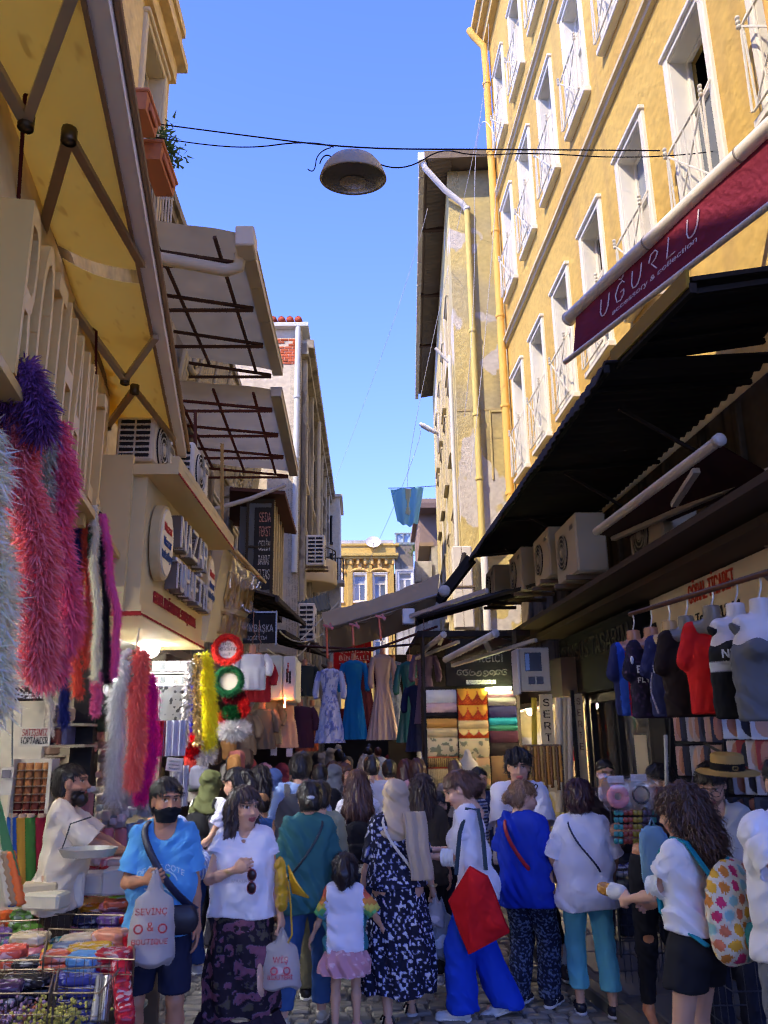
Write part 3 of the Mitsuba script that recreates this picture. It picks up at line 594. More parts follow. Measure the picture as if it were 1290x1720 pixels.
# LEFT: first shop with raised letters and yellow awning
aS=ang(385);vS=np.array([math.cos(aS),-math.sin(aS)]);fS=Fr(tuple(-1.1*vS),aS,-1)
r2=np.random.default_rng(21)
sh=thing('haberdashery_shop','cream shopfront with tall raised letters under the yellow awning','shop')
SE=fS.pix(178,760)[0]
part(sh,'fascia',fbox(fS,-3,SE,-.25,0,3.15,5.3),'w_beige')
part(sh,'roof',fbox(fS,-3,SE,-2.0,-.25,5.1,5.3),'w_cream')
part(sh,'side_wall',fbox(fS,SE-.1,SE-.003,-2.6,-.26,.1,5.1),'w_cream')
part(sh,'back_wall',fbox(fS,-3,SE,-2.7,-2.6,.1,5.1),'w_dark')
part(sh,'floor_slab',fbox(fS,-3,SE,-2.6,-.02,-.02,.16),'m_matte',S(120,112,100))
part(sh,'ceiling',fbox(fS,-3,SE-.11,-2.6,-.26,3.15,3.2),'m_matte',S(190,184,168))
lamp(uid(sh+'__tube_light'),fbox(fS,3.0,4.4,-1.4,-1.34,3.08,3.13),(9,9.2,9));lamp(uid(sh+'__tube_light'),fbox(fS,4.9,6.0,-1.9,-1.84,3.08,3.13),(7,7.2,7))
GOLD=S(216,180,104)
sl,zl0=3.3,3.43
x=2.98
for ch in 'ROTHANLI':
 m=fS.text(ch,.8,x+.13,.03,zl0,.17,False,.3);part(sh,'letter',m,'m_satin',vary(m[0],GOLD,.12,4),False,label=None);x+=.27
m=cat(fbox(fS,sl-.6,SE-.2,.02,.2,zl0-.06,zl0-.015),fbox(fS,sl-.6,SE-.2,.003,.03,zl0-.2,zl0-.14));part(sh,'letter_rail',m,'m_satin',GOLD*.9)
for s in np.arange(sl,SE-.3,.5):part(sh,'rail_bracket',fbox(fS,s,s+.08,.02,.16,zl0-.14,zl0-.062),'m_satin',GOLD*.7)
part(sh,'corner_post',fbox(fS,*[fS.pix(x_,1260)[0]for x_ in(145,157)],-.12,.04,.16,3.15),'m_matte',S(26,24,24))
part(sh,'chrome_pole',tube([fS.p(fS.pix(164,1320)[0],.0,.1),fS.p(fS.pix(164,1320)[0],.0,3.15)],.03,10),'m_metal',S(190,188,182),True)
# yellow awning : plane through cassette and front bar
TZ=lambda t:4.83-.11*t
pn=np.cross(fS.u,fS.p(0,1,TZ(1))-fS.p(0,0,TZ(0)));po=fS.p(0,0,TZ(0))
def onawn(px,py,dz=0.0):
 d=ray(px,py);o=po+[0,0,dz];return CAM+d*(((o-CAM)@pn)/(d@pn))
aw=thing('yellow_awning','ochre yellow fabric awning with folding arms over the first shop','awning')
def _awf(p,n,uv):
 a=fbm(p.x*2.2,p.y*2.2,4,octaves=4);b=fbm(p.x*14,p.y*5,1,octaves=3)
 c=mix(C(255,238,160),C(254,230,138),a);return mix(c,C(206,172,96),smoothstep(.7,.84,b)*.4+smoothstep(.66,.9,a)*.25)
scene['m_awning']={'type':'principledthin','base_color':proc(_awf),'roughness':.7,'diff_trans':1.3}
A0,A1=onawn(75,398),onawn(242,462);B1=onawn(300,742);B0=onawn(172,700);N0,N1=po+fS.u*1.0,onawn(160,-20)
N1=A1+(A0*0+(onawn(265,478)-onawn(190,130)))*1.4*-1
sag=lambda u,v:np.stack([0*u,0*u,-.05*np.sin(v*math.pi)-.012*np.sin(u*9+2*v)],1)
C0=onawn(66,396)-fS.u*3.4;C1=onawn(236,452)+(onawn(170,60)-onawn(236,452))*1.9
m=thick(quad4(C0,onawn(75,398),onawn(240,458),C1,30,14,sag),.004);part(aw,'fabric',m,'m_awning',None,True)
m=thick(quad4(onawn(82,420),B0,B1,onawn(243,475),30,14,sag),.004);part(aw,'fabric',m,'m_awning',None,True)
cas=[C0+[0,0,.03],po+fS.u*(SE-.05)+[0,0,.03]]
part(aw,'roller',tube(cas,.07,12),'m_matte',S(150,122,70),True)
bar0,bar1=C1+[0,0,-.02],onawn(312,790)
d_=(bar1-bar0)/np.linalg.norm(bar1-bar0);side=np.cross(d_,[0,0,1.0]);
m=cat(beam(bar0+side*.0,bar1+side*.0,.08,.1));part(aw,'front_bar',m,'m_gloss',vary(m[0],S(244,238,222),.2,6))
m=cat(tube([bar0+side*.058+[0,0,.03],bar1+side*.058+[0,0,.03]],.018,8),beam(bar0-side*.05+[0,0,-.04],bar1-side*.05+[0,0,-.04],.02,.05));part(aw,'bar_trim',m,'m_matte',S(164,132,92))
for(a,b,c,col)in(((-60,20),(44,205),(122,-10),S(176,160,128)),((68,400),(116,228),(238,446),S(150,122,80)),((96,482),(210,638),(262,566),S(176,160,128)),((181,716),(226,654),(292,738),S(150,122,80))):
 q=[onawn(*a,-.09),onawn(*b,-.13),onawn(*c,-.09)]
 k=part(aw,'folding_arm',cat(beam(q[0],q[1],.05,.035),beam(q[1]+[0,0,.001],q[2],.042,.03)),'m_satin',col)
 part(k,'elbow',tube([q[1]+[0,0,-.035],q[1]+[0,0,.035]],.035,10),'m_metal',S(96,84,66),True);part(k,'shoulder_joint',tube([q[0]+[0,0,-.03],q[0]+[0,0,.03]],.035,8),'m_metal',S(96,84,66),True)
m=[]
for i in range(6):
 c=onawn(165+3*i,622+19*i);m.append(ball(c+[0,0,-.05],.05,1,(1,1,.4)))
v0,v1=onawn(155,612),onawn(196,716)
def val(u,v):
 p=v0[None]+u[:,None]*(v1-v0)[None];return p+v[:,None]*(np.array([.14,0,-.04])[None]*(1+.25*np.sin(u*38)[:,None]))
part(aw,'scalloped_valance',thick(gridmesh(val,60,3),.004),'m_awning',None,True)
def rod(label,pts,r=.009,col=S(92,34,26)):
 k=thing('hanging_rod',label,'rod');part(k,'bar',tube(pts,r,6),'m_matte',col,True);return k
q=onawn(42,160,-.05);z2=at_d(24,445,3.9)
k=rod('long red brown rod hooked on the awning arm above the purple feather boa',[q+[.02,0,.02],q,(q+z2)/2,z2])
part(k,'hook',tube([z2+[-.05,0,.02],z2+[-.06,0,-.03],z2+[-.03,0,-.07],z2,z2+[.05,0,-.03],z2+[.07,0,.01]],.008,5),'m_matte',S(60,40,30),True)
q=onawn(162,556,-.1);rod('thin dark rod hooked on the second awning arm beside the last raised letters',[q+[-.03,0,.02],q,at_d(158,790,5.9)])
# feather boas, tinsel
def boa(path,r,col,n,rng,L=None,w=.22,curl=.5,core=True,mat='m_feather',thin=False):
 "feathers sticking out of a cord; returns feathers mesh and colours"
 P=np.asarray(path,float);seg=np.linalg.norm(np.diff(P,axis=0),axis=1);cs=np.r_[0,np.cumsum(seg)]
 t=rng.random(n)*cs[-1];i=np.clip(np.searchsorted(cs,t)-1,0,len(P)-2);f=((t-cs[i])/seg[i])[:,None]
 c=P[i]*(1-f)+P[i+1]*f;tg=(P[i+1]-P[i])/seg[i][:,None]
 d=rng.normal(0,1,(n,3));d-=tg*(d*tg).sum(1)[:,None];d/=np.linalg.norm(d,axis=1)[:,None];d=d+tg*rng.normal(0,.8,(n,1))+rng.normal(0,.25,(n,3))+[0,0,-.25];d/=np.linalg.norm(d,axis=1)[:,None]
 s=np.cross(d,rng.normal(0,1,(n,3)));s/=np.linalg.norm(s,axis=1)[:,None];b=np.cross(d,s)
 L_=r*rng.uniform(.3,.95,(n,1))if L is None else L*rng.uniform(.6,1.2,(n,1));W=L_*w
 base=c+d*r*rng.uniform(0,.3,(n,1));mid=base+d*L_*.55+b*L_*.12;tip=base+d*L_+b*L_*curl*rng.uniform(.3,1.4,(n,1))-L_*[0,0,.3]
 V=np.stack([base,mid-s*W,mid+s*W,tip],1).reshape(-1,3);k=np.arange(n)[:,None]*4
 Fc=np.vstack([k+[0,1,2],k+[1,3,2]])
 cc=((np.asarray(col)*1.25+.015)*rng.uniform(.7,1.25,(n,1))).repeat(4,0);cc[3::4]*=1.12
 return(V,Fc),np.clip(cc,0,.9)
def boa_thing(label,path,r,col,n,rng,group=None,cat_='feather boa',name='feather_boa',**kw):
 k=thing(name,label,cat_,group);m,c=boa(path,r,col,n,rng,**kw)
 part(k,'feathers',m,'m_feather',c,False,kind='stuff');
 part(k,'cord',tube(path,r*.5,9),'m_plush',np.asarray(col)*.9,True);return k
def dpath(pts,D,wob=.0,seed=0,n=14):
 "smooth path through pixel points at depth D (number or one per point)"
 D=np.broadcast_to(D,(len(pts),));P=np.array([at_d(*p,d)for p,d in zip(pts,D)]);t=np.linspace(0,len(P)-1,n)
 from scipy.interpolate import interp1d
 Q=interp1d(np.arange(len(P)),P,axis=0,kind='quadratic' if len(P)>2 else 'linear')(t);r_=np.random.default_rng(seed);return Q+r_.normal(0,wob,Q.shape)
RED=S(226,92,98)
boa_thing('purple feather boa looped at the top of the hook',dpath([(10,700),(20,625),(50,640),(68,730)],3.25,.01),.1,S(110,66,122),7000,r2,curl=.3,w=.05)
boa_thing('long salmon pink feather boa below the purple one',dpath([(30,665),(38,760),(58,900),(70,1020),(62,1130)],3.3,.012),.102,S(236,124,126),18000,r2,w=.06)
boa_thing('rose pink feather boa hanging beside the last raised letters',dpath([(92,715),(104,830),(106,950),(110,1050),(92,1120),(70,1140)],3.7,.012),.09,S(226,108,134),16000,r2,w=.06)
boa_thing('grey green feather boa between the two pink boas',dpath([(66,640),(74,740),(72,860)],3.6,.01),.07,S(176,180,160),3000,r2,w=.07)
boa_thing('white feather boa with long thin quills at the edge of the photo',dpath([(-34,720),(-26,850),(-18,980),(-14,1080),(-20,1190)],3.1,.012),.12,S(255,238,200),9000,r2,w=.06,curl=.8)
for lab,pts,r_,col in(('navy blue feather boa behind the orange ones',[(136,850),(126,930),(124,1060)],.05,S(34,36,92)),('orange red feather boa with two strands hanging',[(142,860),(134,980),(128,1100),(133,1170)],.058,S(224,92,66)),('orange red feather boa, shorter strand',[(148,862),(150,980),(146,1120)],.05,S(222,96,72)),('short dark green feather boa at the top of the bundle',[(146,832),(152,880),(155,935)],.04,S(44,112,58)),('cream feather boa between orange and black',[(157,850),(161,960),(162,1080),(158,1145)],.045,S(226,214,178)),('black feather boa hanging in the bundle',[(164,862),(176,980),(180,1150)],.05,S(22,18,24)),('bright pink feather boa, outermost of the hanging bundle',[(172,865),(190,980),(196,1060),(190,1140)],.045,S(232,92,150)),('dark blue feather boa hanging low in the shop opening',[(108,1100),(108,1220)],.05,S(36,44,110)),('thin pale feather boa hanging above the wholesale sign',[(84,1140),(84,1235)],.035,S(210,200,180)),('pink feather tail below the black boa',[(165,1130),(160,1200)],.045,S(226,110,150))):
 boa_thing(lab,dpath(pts,4.9+.2*r2 .random(),.006),r_,col,4500,r2,w=.05,curl=.3)
part(sh,'boa_hook',tube([at_d(140,815,5.0),at_d(146,835,4.95),at_d(165,850,4.95)],.01,5),'m_metal',S(150,140,120),True)
D2=5.9
k=thing('plush_ring','white flower ring hung by a cord under the sign box','ornament');c=at_d(225,1115,D2)
part(k,'ring',tube([c+[.09*math.cos(t),0,.09*math.sin(t)]for t in np.linspace(0,6.28,18)],.014,6),'m_matte',S(150,120,90),True)
part(k,'flowers',cat(*[ball(c+[.1*math.cos(t),-.02,.1*math.sin(t)],.03,1)for t in np.linspace(2.0,3.9,7)]),'m_plush',S(226,216,206));part(k,'cord',tube([at_d(234,1055,D2),at_d(228,1090,D2)],.008,5),'m_matte',S(220,200,160))
for lab,pts,r_,col,n in(('grey white marabou boa in the bundle under the sign box',[(215,1110),(200,1180),(196,1260),(190,1345)],.1,S(200,198,196),3600),('coral ruffled boa in the bundle under the sign box',[(238,1095),(232,1180),(228,1270),(222,1320)],.085,S(236,118,108),3400),('magenta marabou boa in the bundle under the sign box',[(250,1135),(256,1210),(250,1290),(234,1345)],.085,S(206,26,136),3400)):
 boa_thing(lab,dpath(pts,D2+(.15 if 'magenta' in lab else .0),.006),r_,col,n*3,r2,w=.07 if 'coral' in lab else .025,curl=.35)
D3=7.4
boa_thing('yellow marabou boa hanging beside the gold tinsel',dpath([(342,1102),(350,1160),(352,1230),(345,1255)],D3,.005),.1,S(240,220,40),8000,r2,w=.035)
boa_thing('royal blue plush strand behind the gold tinsel',dpath([(326,1135),(322,1190),(324,1240)],D3+.15,.003),.05,S(28,26,160),3000,r2,w=.04)
for lab,pts in(('silver tinsel garland hanging in front of the bazaar',[(322,1110),(314,1180),(310,1250)]),('gold tinsel garland between the blue and yellow strands',[(334,1100),(330,1170),(334,1250)])):
 k=thing('tinsel_garland',lab,'tinsel');m,c=boa(dpath(pts,D3-.1,.004),.06,S(206,180,120)if 'gold' in lab else S(190,186,182),1500,r2,w=.14);part(k,'strips',m,'m_metal',c,kind='stuff');part(k,'cord',tube(dpath(pts,D3-.1),.012,6),'m_metal',S(150,140,120))
k=thing('pompom','red fluffy pompom at the foot of the tinsel garlands','pompom')
def fluff(key,c,R,col,n,rng,L=.05,s=(1,1,1),name='fluff'):
 d=rng.normal(0,1,(n,3));d/=np.linalg.norm(d,axis=1)[:,None];p=np.asarray(c)+d*R*np.asarray(s)*.85
 e=np.cross(d,rng.normal(0,1,(n,3)));e/=np.linalg.norm(e,axis=1)[:,None];l=L*rng.uniform(.6,1.3,(n,1))
 V=np.stack([p-e*l*.16,p+e*l*.16,p+d*l+rng.normal(0,.2,(n,3))*l],1).reshape(-1,3);cc=(np.asarray(col)*rng.uniform(.75,1.15,(n,1))).repeat(3,0)
 part(key,name,(V,np.arange(3*n).reshape(-1,3)),'m_feather',np.clip(cc,0,.9),False,kind='stuff');part(key,name+'_core',ball(c,R*.9,2,s),'m_plush',np.asarray(col)*.8,True)
fluff(k,at_d(324,1255,D3),.09,S(206,24,34),900,r2)
k=thing('pompom','white fluffy pompom below the yellow boa','pompom');fluff(k,at_d(346,1268,D3),.075,S(226,222,214),800,r2)
def wreath(lab,px,py,D,R,rt,col,disc):
 k=thing('fluffy_wreath',lab,'wreath');c=at_d(px,py,D);P=[c+[R*math.cos(t),0,R*math.sin(t)]for t in np.linspace(0,2*math.pi,26)]
 m,cc=boa(P,rt,col,5000,r2,w=.06);part(k,'fringe',m,'m_feather',cc,kind='stuff');part(k,'ring',tube(P,rt*.6,8),'m_plush',np.asarray(col)*.8,True)
 v,f=lathe([(0.0,-.006),(R*.9,-.006),(R*.9,.006),(0,.006)],28);v=v@rot('x',math.pi/2).T+c+[0,.02,0];part(k,'disc',(v,f),'m_matte',disc);return k,c
k,c=wreath('round white plate with script lettering framed by red fluff',382,1090,8.0,.13,.05,S(226,54,44),S(216,208,196))
for i,t in enumerate(('Hos','Geldiniz','elif')):
 v,f=txt(t,.036+.01*(i==1),.002);part(k,'lettering',(np.stack([v[:,0],-.02-v[:,2],v[:,1]+.035-.055*i],1)+c,f),'m_matte',S(70,64,62))
wreath('green tinsel wreath around a plain cream disc',384,1143,8.0,.13,.05,S(30,92,52),S(206,192,168))
k=thing('plush_beard_ornament','red and green plush ornament with a white fluffy beard under the wreaths','ornament')
c=at_d(392,1225,8.0);fluff(k,c,.15,S(232,228,224),1800,r2,.06,(1,.5,.55),'beard');fluff(k,at_d(390,1198,8.0),.1,S(24,84,40),900,r2,.04,(1,.5,.6),'green_hat');fluff(k,at_d(410,1188,8.0),.06,S(206,40,40),700,r2,.04,(.7,.6,1.4),'red_arm');fluff(k,at_d(374,1206,8.0),.055,S(206,40,40),500,r2,.04,(1.2,.6,.8),'red_arm')
fluff(k,at_d(393,1172,8.05),.1,S(116,24,34),800,r2,.04,(1.1,.5,.4),'maroon_garland')
# NAZAR sign box
fP=Fr((-1.78,0),ang(618),-1);p0,p1=fP.pix(240,920)[0],fP.pix(345,920)[0]
zb_,zt_=fP.pix(290,1055)[1],fP.pix(290,850)[1]
nb=thing('bazaar_sign_box','cream sign box with silver raised letters and oval emblems over the open bazaar','shop sign')
CRM=S(224,200,140)
m=cat(fbox(fP,p0,p1,-.5,0,zb_+.03,zt_),fbox(fP,p0-.03,p1+.02,-.55,.03,zb_-.06,zb_+.03));part(nb,'body',m,'m_matte',vary(m[0],CRM,.08,2))
m=cat(fbox(fP,p0-.06,p1+.25,-.6,.26,zt_,zt_+.09),fbox(fP,p0-.06,p1+.25,.2,.262,zt_+.09,zt_+.15));part(nb,'overhang',m,'m_matte',vary(m[0],CRM*.95,.1,3))
m=cat(fbox(fP,p0-.06,p1+.25,.262,.268,zt_-.004,zt_+.012),fbox(fP,p0-.03,p1+.02,.03,.036,zb_-.05,zb_-.035),fbox(fP,p0-.037,p0-.031,-.5,.03,zb_-.055,zb_-.02));part(nb,'red_edging',m,'m_matte',S(170,44,36))
def text_fit(fr,s,s0,s1,t,z,h,depth,mat,col,par,name='lettering',each=False,shear=0):
 v,f=txt(s,h,depth);w=v[:,0].max()-v[:,0].min();v[:,0]*=(s1-s0)/w
 dirs=fr.u if fr.side<0 else-fr.u;V=fr.p((s0+s1)/2,t,z)+v[:,:1]*dirs+v[:,1:2]*np.array([0,0,1.0])+v[:,2:]*fr.v
 return part(par,name,(V,f),mat,col)
def letters(fr,s,s0,s1,t,z,h,depth,mat,col,par):
 w=(s1-s0)/len(s)
 for i,ch in enumerate(s):
  if ch==' ':continue
  v,f=txt(ch,h,depth);ww=v[:,0].max()-v[:,0].min();v[:,0]*=min(w*.86/max(ww,1e-3),2.2)
  dirs=fr.u if fr.side<0 else-fr.u;a=s0+(i+.5)*w if fr.side<0 else s1-(i+.5)*w
  V=fr.p(a,t,z)+v[:,:1]*dirs+v[:,1:2]*np.array([0,0,1.0])+v[:,2:]*fr.v;k=part(par,'letter',(V,f),'m_satin',S(112,100,84));part(k,'face',(V*1+fr.v*.012+(fr.p(a,t,z+h/2)-V-fr.v*((fr.p(a,t,z)-V)@fr.v)[:,None])*.05,f),mat,col)
L0=p0+.62;LW=p1-.3-L0
H1=zt_-zb_
letters(fP,'NAZAR',L0,L0+LW*.86,.03,zb_+H1*.60,H1*.27,.1,'m_metal',S(226,226,226),nb)
letters(fP,'TUHAFİYE',L0-.12,L0+LW,.03,zb_+H1*.25,H1*.25,.1,'m_metal',S(220,220,220),nb)
text_fit(fP,'GENEL DAĞITIM VE SATIŞTIRMA',p0+.35,p1-.35,.004,zb_+H1*.11,H1*.085,.012,'m_matte',S(170,52,48),nb)
for s,sc in((p0+.3,1.0),(p1-.12,.8)):
 for(R,t0,t1,col,nm)in((1.0,.02,.1,CRM*.8,'emblem'),(.9,.1,.112,S(226,214,176),'emblem_face')):
  v,f=lathe([(0,t1),(R*.96,t1),(R,t1-.01),(R,t0)],30);V=fP.p(s,0,zb_+H1*.56)+v[:,:1]*.21*sc*fP.u+v[:,1:2]*.32*np.array([0,0,1.])+v[:,2:]*fP.v;k=part(nb,nm,(V,f),'m_satin' if nm=='emblem' else 'm_gloss',col)
 for(dz,tx,col)in((.08,'Nazar',S(190,60,50)),(-.04,'Nazar',S(50,70,120)),(-.15,'tuhafiye',S(60,80,110))):
  v,f=txt(tx,.07,.004,True);V=fP.p(s,.113,zb_+H1*.56+dz)+v[:,:1]*fP.u*.9+v[:,1:2]*np.array([0,0,1.])+v[:,2:]*fP.v;part(k,'emblem_lettering',(V,f),'m_matte',col)
def ac_unit(lab,c,rz,s=(.8,.3,.55),louver_end=True,fan=True,group=None,col=S(214,206,182)):
 "outdoor unit: long side faces -y before rotation, grille on the small -x end"
 k=thing('air_conditioner',lab,'air conditioner',group);R=rot('z',rz);W=lambda m:(vf(m)[0]@R.T+c,vf(m)[1])
 m=W(cbox((0,0,0),s,.02));part(k,'casing',m,'m_matte',vary(m[0],col,.1,3))
 if fan:
  v,f=lathe([(.0,0),(.2,0),(.2,.012),(.0,.012)],24);v=v@rot('x',math.pi/2).T+[-s[0]*.12,-s[1]/2-.002,0];part(k,'fan_opening',W((v,f)),'m_matte',S(40,38,36))
  part(k,'fan_grille',W(cat(*[tube([[-s[0]*.12+r*math.cos(t),-s[1]/2-.02,r*math.sin(t)]for t in np.linspace(0,6.283,20)],.006,5)for r in(.06,.11,.16,.2)],ball((-s[0]*.12,-s[1]/2-.02,0),.045,1,(1,.3,1)))),'m_matte',col*.85)
  part(k,'badge',W(box((s[0]*.33,-s[1]/2-.003,s[2]*.3),(.12,.006,.05))),'m_matte',S(120,116,104))
 if louver_end:
  part(k,'vent_slot',W(cat(*[box((-s[0]/2-.004,y,z),(.008,s[1]*.36,s[2]*.07))for y in(-s[1]*.21,s[1]*.21)for z in np.linspace(-.38,.38,7)*s[2]])),'m_matte',S(34,32,34),kind=None)
 [part(k,'bracket',W(box((q*s[0]*.3,.04,-s[2]/2-.03),(.05,s[1]+.25,.05))),'m_matte',S(120,100,80))for q in(-1,1)];return k
c=at_d(232,738,6.6);ac_unit('air conditioner with a louvred end on top of the cream sign box',c+[-.02,.35,0],math.pi/2,(.75,.32,.4),True,True)
scene_keys=None
c=at_d(290,778,7.6);ac_unit('second air conditioner behind the first on the sign box',c+[.03,.4,0],math.pi/2,(.75,.34,.48))
part(nb,'side_panel',fbox(fP,p0-.08,p0-.035,-.62,-.1,zb_-.02,zt_+.16),'m_matte',CRM*.92)
sg=thing('wrapped_sign','cream sign with golden letters wrapped in wrinkled clear film, leaning out','shop sign')
c00,c10,c11,c01=at_d(345,1078,8.7),at_d(408,1085,10.9),at_d(432,975,11.2),at_d(376,918,8.9)
m=thick(quad4(c00,c10,c11,c01),.12);part(sg,'board',m,'m_matte',S(206,192,150))
nrm=np.cross(c10-c00,c01-c00);nrm/=np.linalg.norm(nrm);nrm*=1 if nrm[0]>0 else-1
eu=(c10-c00);ew=(c01-c00)
for row,s,z0,h in((0,'ULKA',.42,.36),(1,'İPEK',.1,.25)):
 for i,ch in enumerate(s):
  v,f=txt(ch,1.0,.05);ww=np.ptp(v[:,0]);V=c00+nrm*.01+eu*(.18+.2*i+.1)+ew*z0+(v[:,:1]/ww*.15)*eu+v[:,1:2]*h*ew+v[:,2:]*nrm;part(sg,'letter',(V,f),'m_metal',S(212,184,120))
wr=lambda u,v:nrm[None]*(.07+.05*meshkit.fbm(np.stack([u*5,v*4,0*u],1),3)[:,None])
m=quad4(c00+ew*.05+eu*.1,c10+ew*.05-eu*.04,c11-eu*.02,c01+eu*.08,50,40,wr);scene[uid(sg+'__film')]=mikit.ply(m,'m_glass',smooth=True)
m=thick(quad4(c01+[0,0,.03],c11+[0,0,.03],c11+nrm*.13+[0,0,-.03],c01+nrm*.13+[0,0,-.03]),.03);part(sg,'hood',m,'m_matte',S(206,190,150))
# canopies with rusty frames
def rusty_canopy(lab,g0,g1,back,sheetcol,nx,ny,frame_col,slope,mat='m_matte',gut=S(186,178,158),drop=.0):
 "g0,g1: near and far end of the gutter; back: metres towards the wall"
 k=thing('rusty_canopy',lab,'canopy');d=g1-g0;L=np.linalg.norm(d);d/=L;w=np.array([-1.0,0,0]);up=np.array([0,0,1.0])
 q=lambda s,t,dz=0:g0+d*s+w*t+up*(slope*t+dz)
 b=lambda u,v:np.stack([0*u,0*u,.012*np.sin(u*25+3*v)+.01*np.sin(v*9)],1)
 m=quad4(q(-.15,0),q(L,0),q(L,back),q(-.15,back),30,16,b);c=vary(m[0],sheetcol,.16,5,3);st_=.5+.5*meshkit.fbm(m[0]*[.5,3,1],3)[:,None];part(k,'sheet',m,'m_sheet',c*(.75+.45*st_),True)
 for i,t in enumerate(np.linspace(.25,back-.3,nx)):
  part(k,'rail',beam(q(-.1,t,-.06),q(L,t,-.06),.035),'m_matte',frame_col)
 for j,s in enumerate(np.linspace(.3,L-.02,ny)):
  part(k,'rafter',beam(q(s,.02,-.09),q(s,back,-.09),.035),'m_matte',frame_col)
  part(k,'strut',beam(q(s,.02,-.12),q(s,back,-.12-slope*back-drop),.035),'m_matte',frame_col)
 n=4
 for i in range(n):
  a,e=g0+d*(L*i/n-.12*(i==0)),g0+d*(L*(i+1)/n-.012);o=np.array([.08,0,-.03])
  m=cat(beam(a+o,e+o,.15,.13),beam(a+o+[0,0,.07],e+o+[0,0,.07],.17,.02));part(k,'gutter_segment',m,'m_matte',vary(m[0],gut,.12,4,i))
 return k,q,L
scene['m_sheet']={'type':'principledthin','base_color':VC,'roughness':.5,'diff_trans':1.1}
g0=at_d(402,405,8.4);g1=at_d(458,622,8.4*(840/200)/(840/200));
Lg=at_x(458,622,g0[0]);
k1,q1,L1=rusty_canopy('upper canopy of grey sheets on a brown steel frame with a boxed gutter',g0,Lg,1.25,S(182,170,134),2,4,S(84,62,52),.16)
pipe(k1,[q1(.1,.0,-.1),q1(.12,.02,-.25),q1(.14,.15,-.3),q1(.2,1.3,-.22)],.07,S(196,186,160),'drain_pipe');part(k1,'hopper',cbox(q1(-.02,-.08,-.03),(.2,.3,.24),.015),'m_matte',S(206,198,176))
g0=at_d(456,662,11.2);Lg=at_x(486,792,g0[0])
k2,q2_,L2=rusty_canopy('lower canopy of whitish sheets on a rusty steel frame',g0,Lg,1.7,S(212,202,172),3,4,S(104,58,46),.1)
for(px,y0,y1,D,col)in((328,690,860,9.2,S(84,44,34)),(373,745,905,9.0,S(170,136,74))):
 part(k2,'post',beam(at_d(px,y0,D),at_d(px,y1,D),.035),'m_matte',col)
part(k2,'cable',tube([at_d(345,860,9.0),at_d(420,838,10.0),at_d(478,815,11.0)],.03,8),'m_matte',S(150,148,146),True)
# oriel with lettered windows
ol=thing('oriel_window','glazed bay with vertical shop lettering and a brown tin roof','bay window')
YO=14.0;fo=Fr((0,YO),math.pi/2,-1);xo=lambda px,py=920:at_y(px,py,YO)[0];zo=lambda py,px=435:at_y(px,py,YO)[2]
fO=Fr((xo(459),YO),ang(600),-1)
x0,x1,za,zbb=xo(412),xo(459),zo(1008),zo(838)
part(ol,'rear_wall',fbox(fo,x0-.2,x1-.06,-1.9,-.5,za,zbb),'m_matte',S(150,150,146))
part(ol,'corner_frame',cat(fbox(fo,x1-.05,x1,-.05,0,za,zbb),fbox(fo,x0,x0+.05,-.05,0,za,zbb),fbox(fo,x0+.05,x1-.05,-.05,.003,za,za+.06),fbox(fo,x0+.05,x1-.05,-.05,.003,zbb-.08,zbb),fbox(fo,x0+.05,x1-.05,-.05,.004,zo(918)-.02,zo(918)+.02)),'m_matte',S(70,62,48))
m=fbox(fo,x0+.05,x1-.05,-.03,-.024,za+.06,zo(918)-.02);part(ol,'pane',m,'m_pane',S(96,104,106));m=fbox(fo,x0+.05,x1-.05,-.03,-.024,zo(918)+.02,zbb-.08);part(ol,'pane',m,'m_pane',S(110,118,120))
m=fbox(fo,xo(426),x1-.05,-.022,-.012,zo(990),zo(852));part(ol,'dark_sign',m,'m_matte',S(52,52,50))
for i,(t,col)in enumerate((('SEDA',S(206,150,132)),('TEKST',S(206,150,132)),('GELİN',S(216,212,196)),('DAMAT',S(216,212,196)),('ELTAS',S(216,212,196)))):
 z=zo(868+24*i);text_fit(fo,t,xo(434),x1-.06,-.011,z-.1,.19,.006,'m_matte',col,ol)
for s in(.06,.5,.95,1.4,1.8):
 part(ol,'mullion',fbox(fO,s,s+.09,-.06,.002,za,zbb),'m_matte',S(176,160,112))
for s0_,s1_ in((.15,.5),(.59,.95),(1.04,1.4),(1.49,1.8)):
 part(ol,'boarded_pane',fbox(fO,s0_,s1_,-.05,-.03,za,zbb),'m_matte',S(196,180,130));
part(ol,'floor',fbox(fO,-.0,1.9,-.6,0,za-.14,za-.004),'m_matte',S(60,54,48))
rz=zo(832)
m=thick(quad4((x0-.3,YO-.15,rz+.12),(x1+.22,YO-.2,rz+.02),tuple(fO.p(2.2,.25,rz-.12)),tuple(fO.p(2.2,-1.2,rz+.1))),.07);part(ol,'tin_roof',m,'m_matte',vary(m[0],S(92,62,50),.2,4))
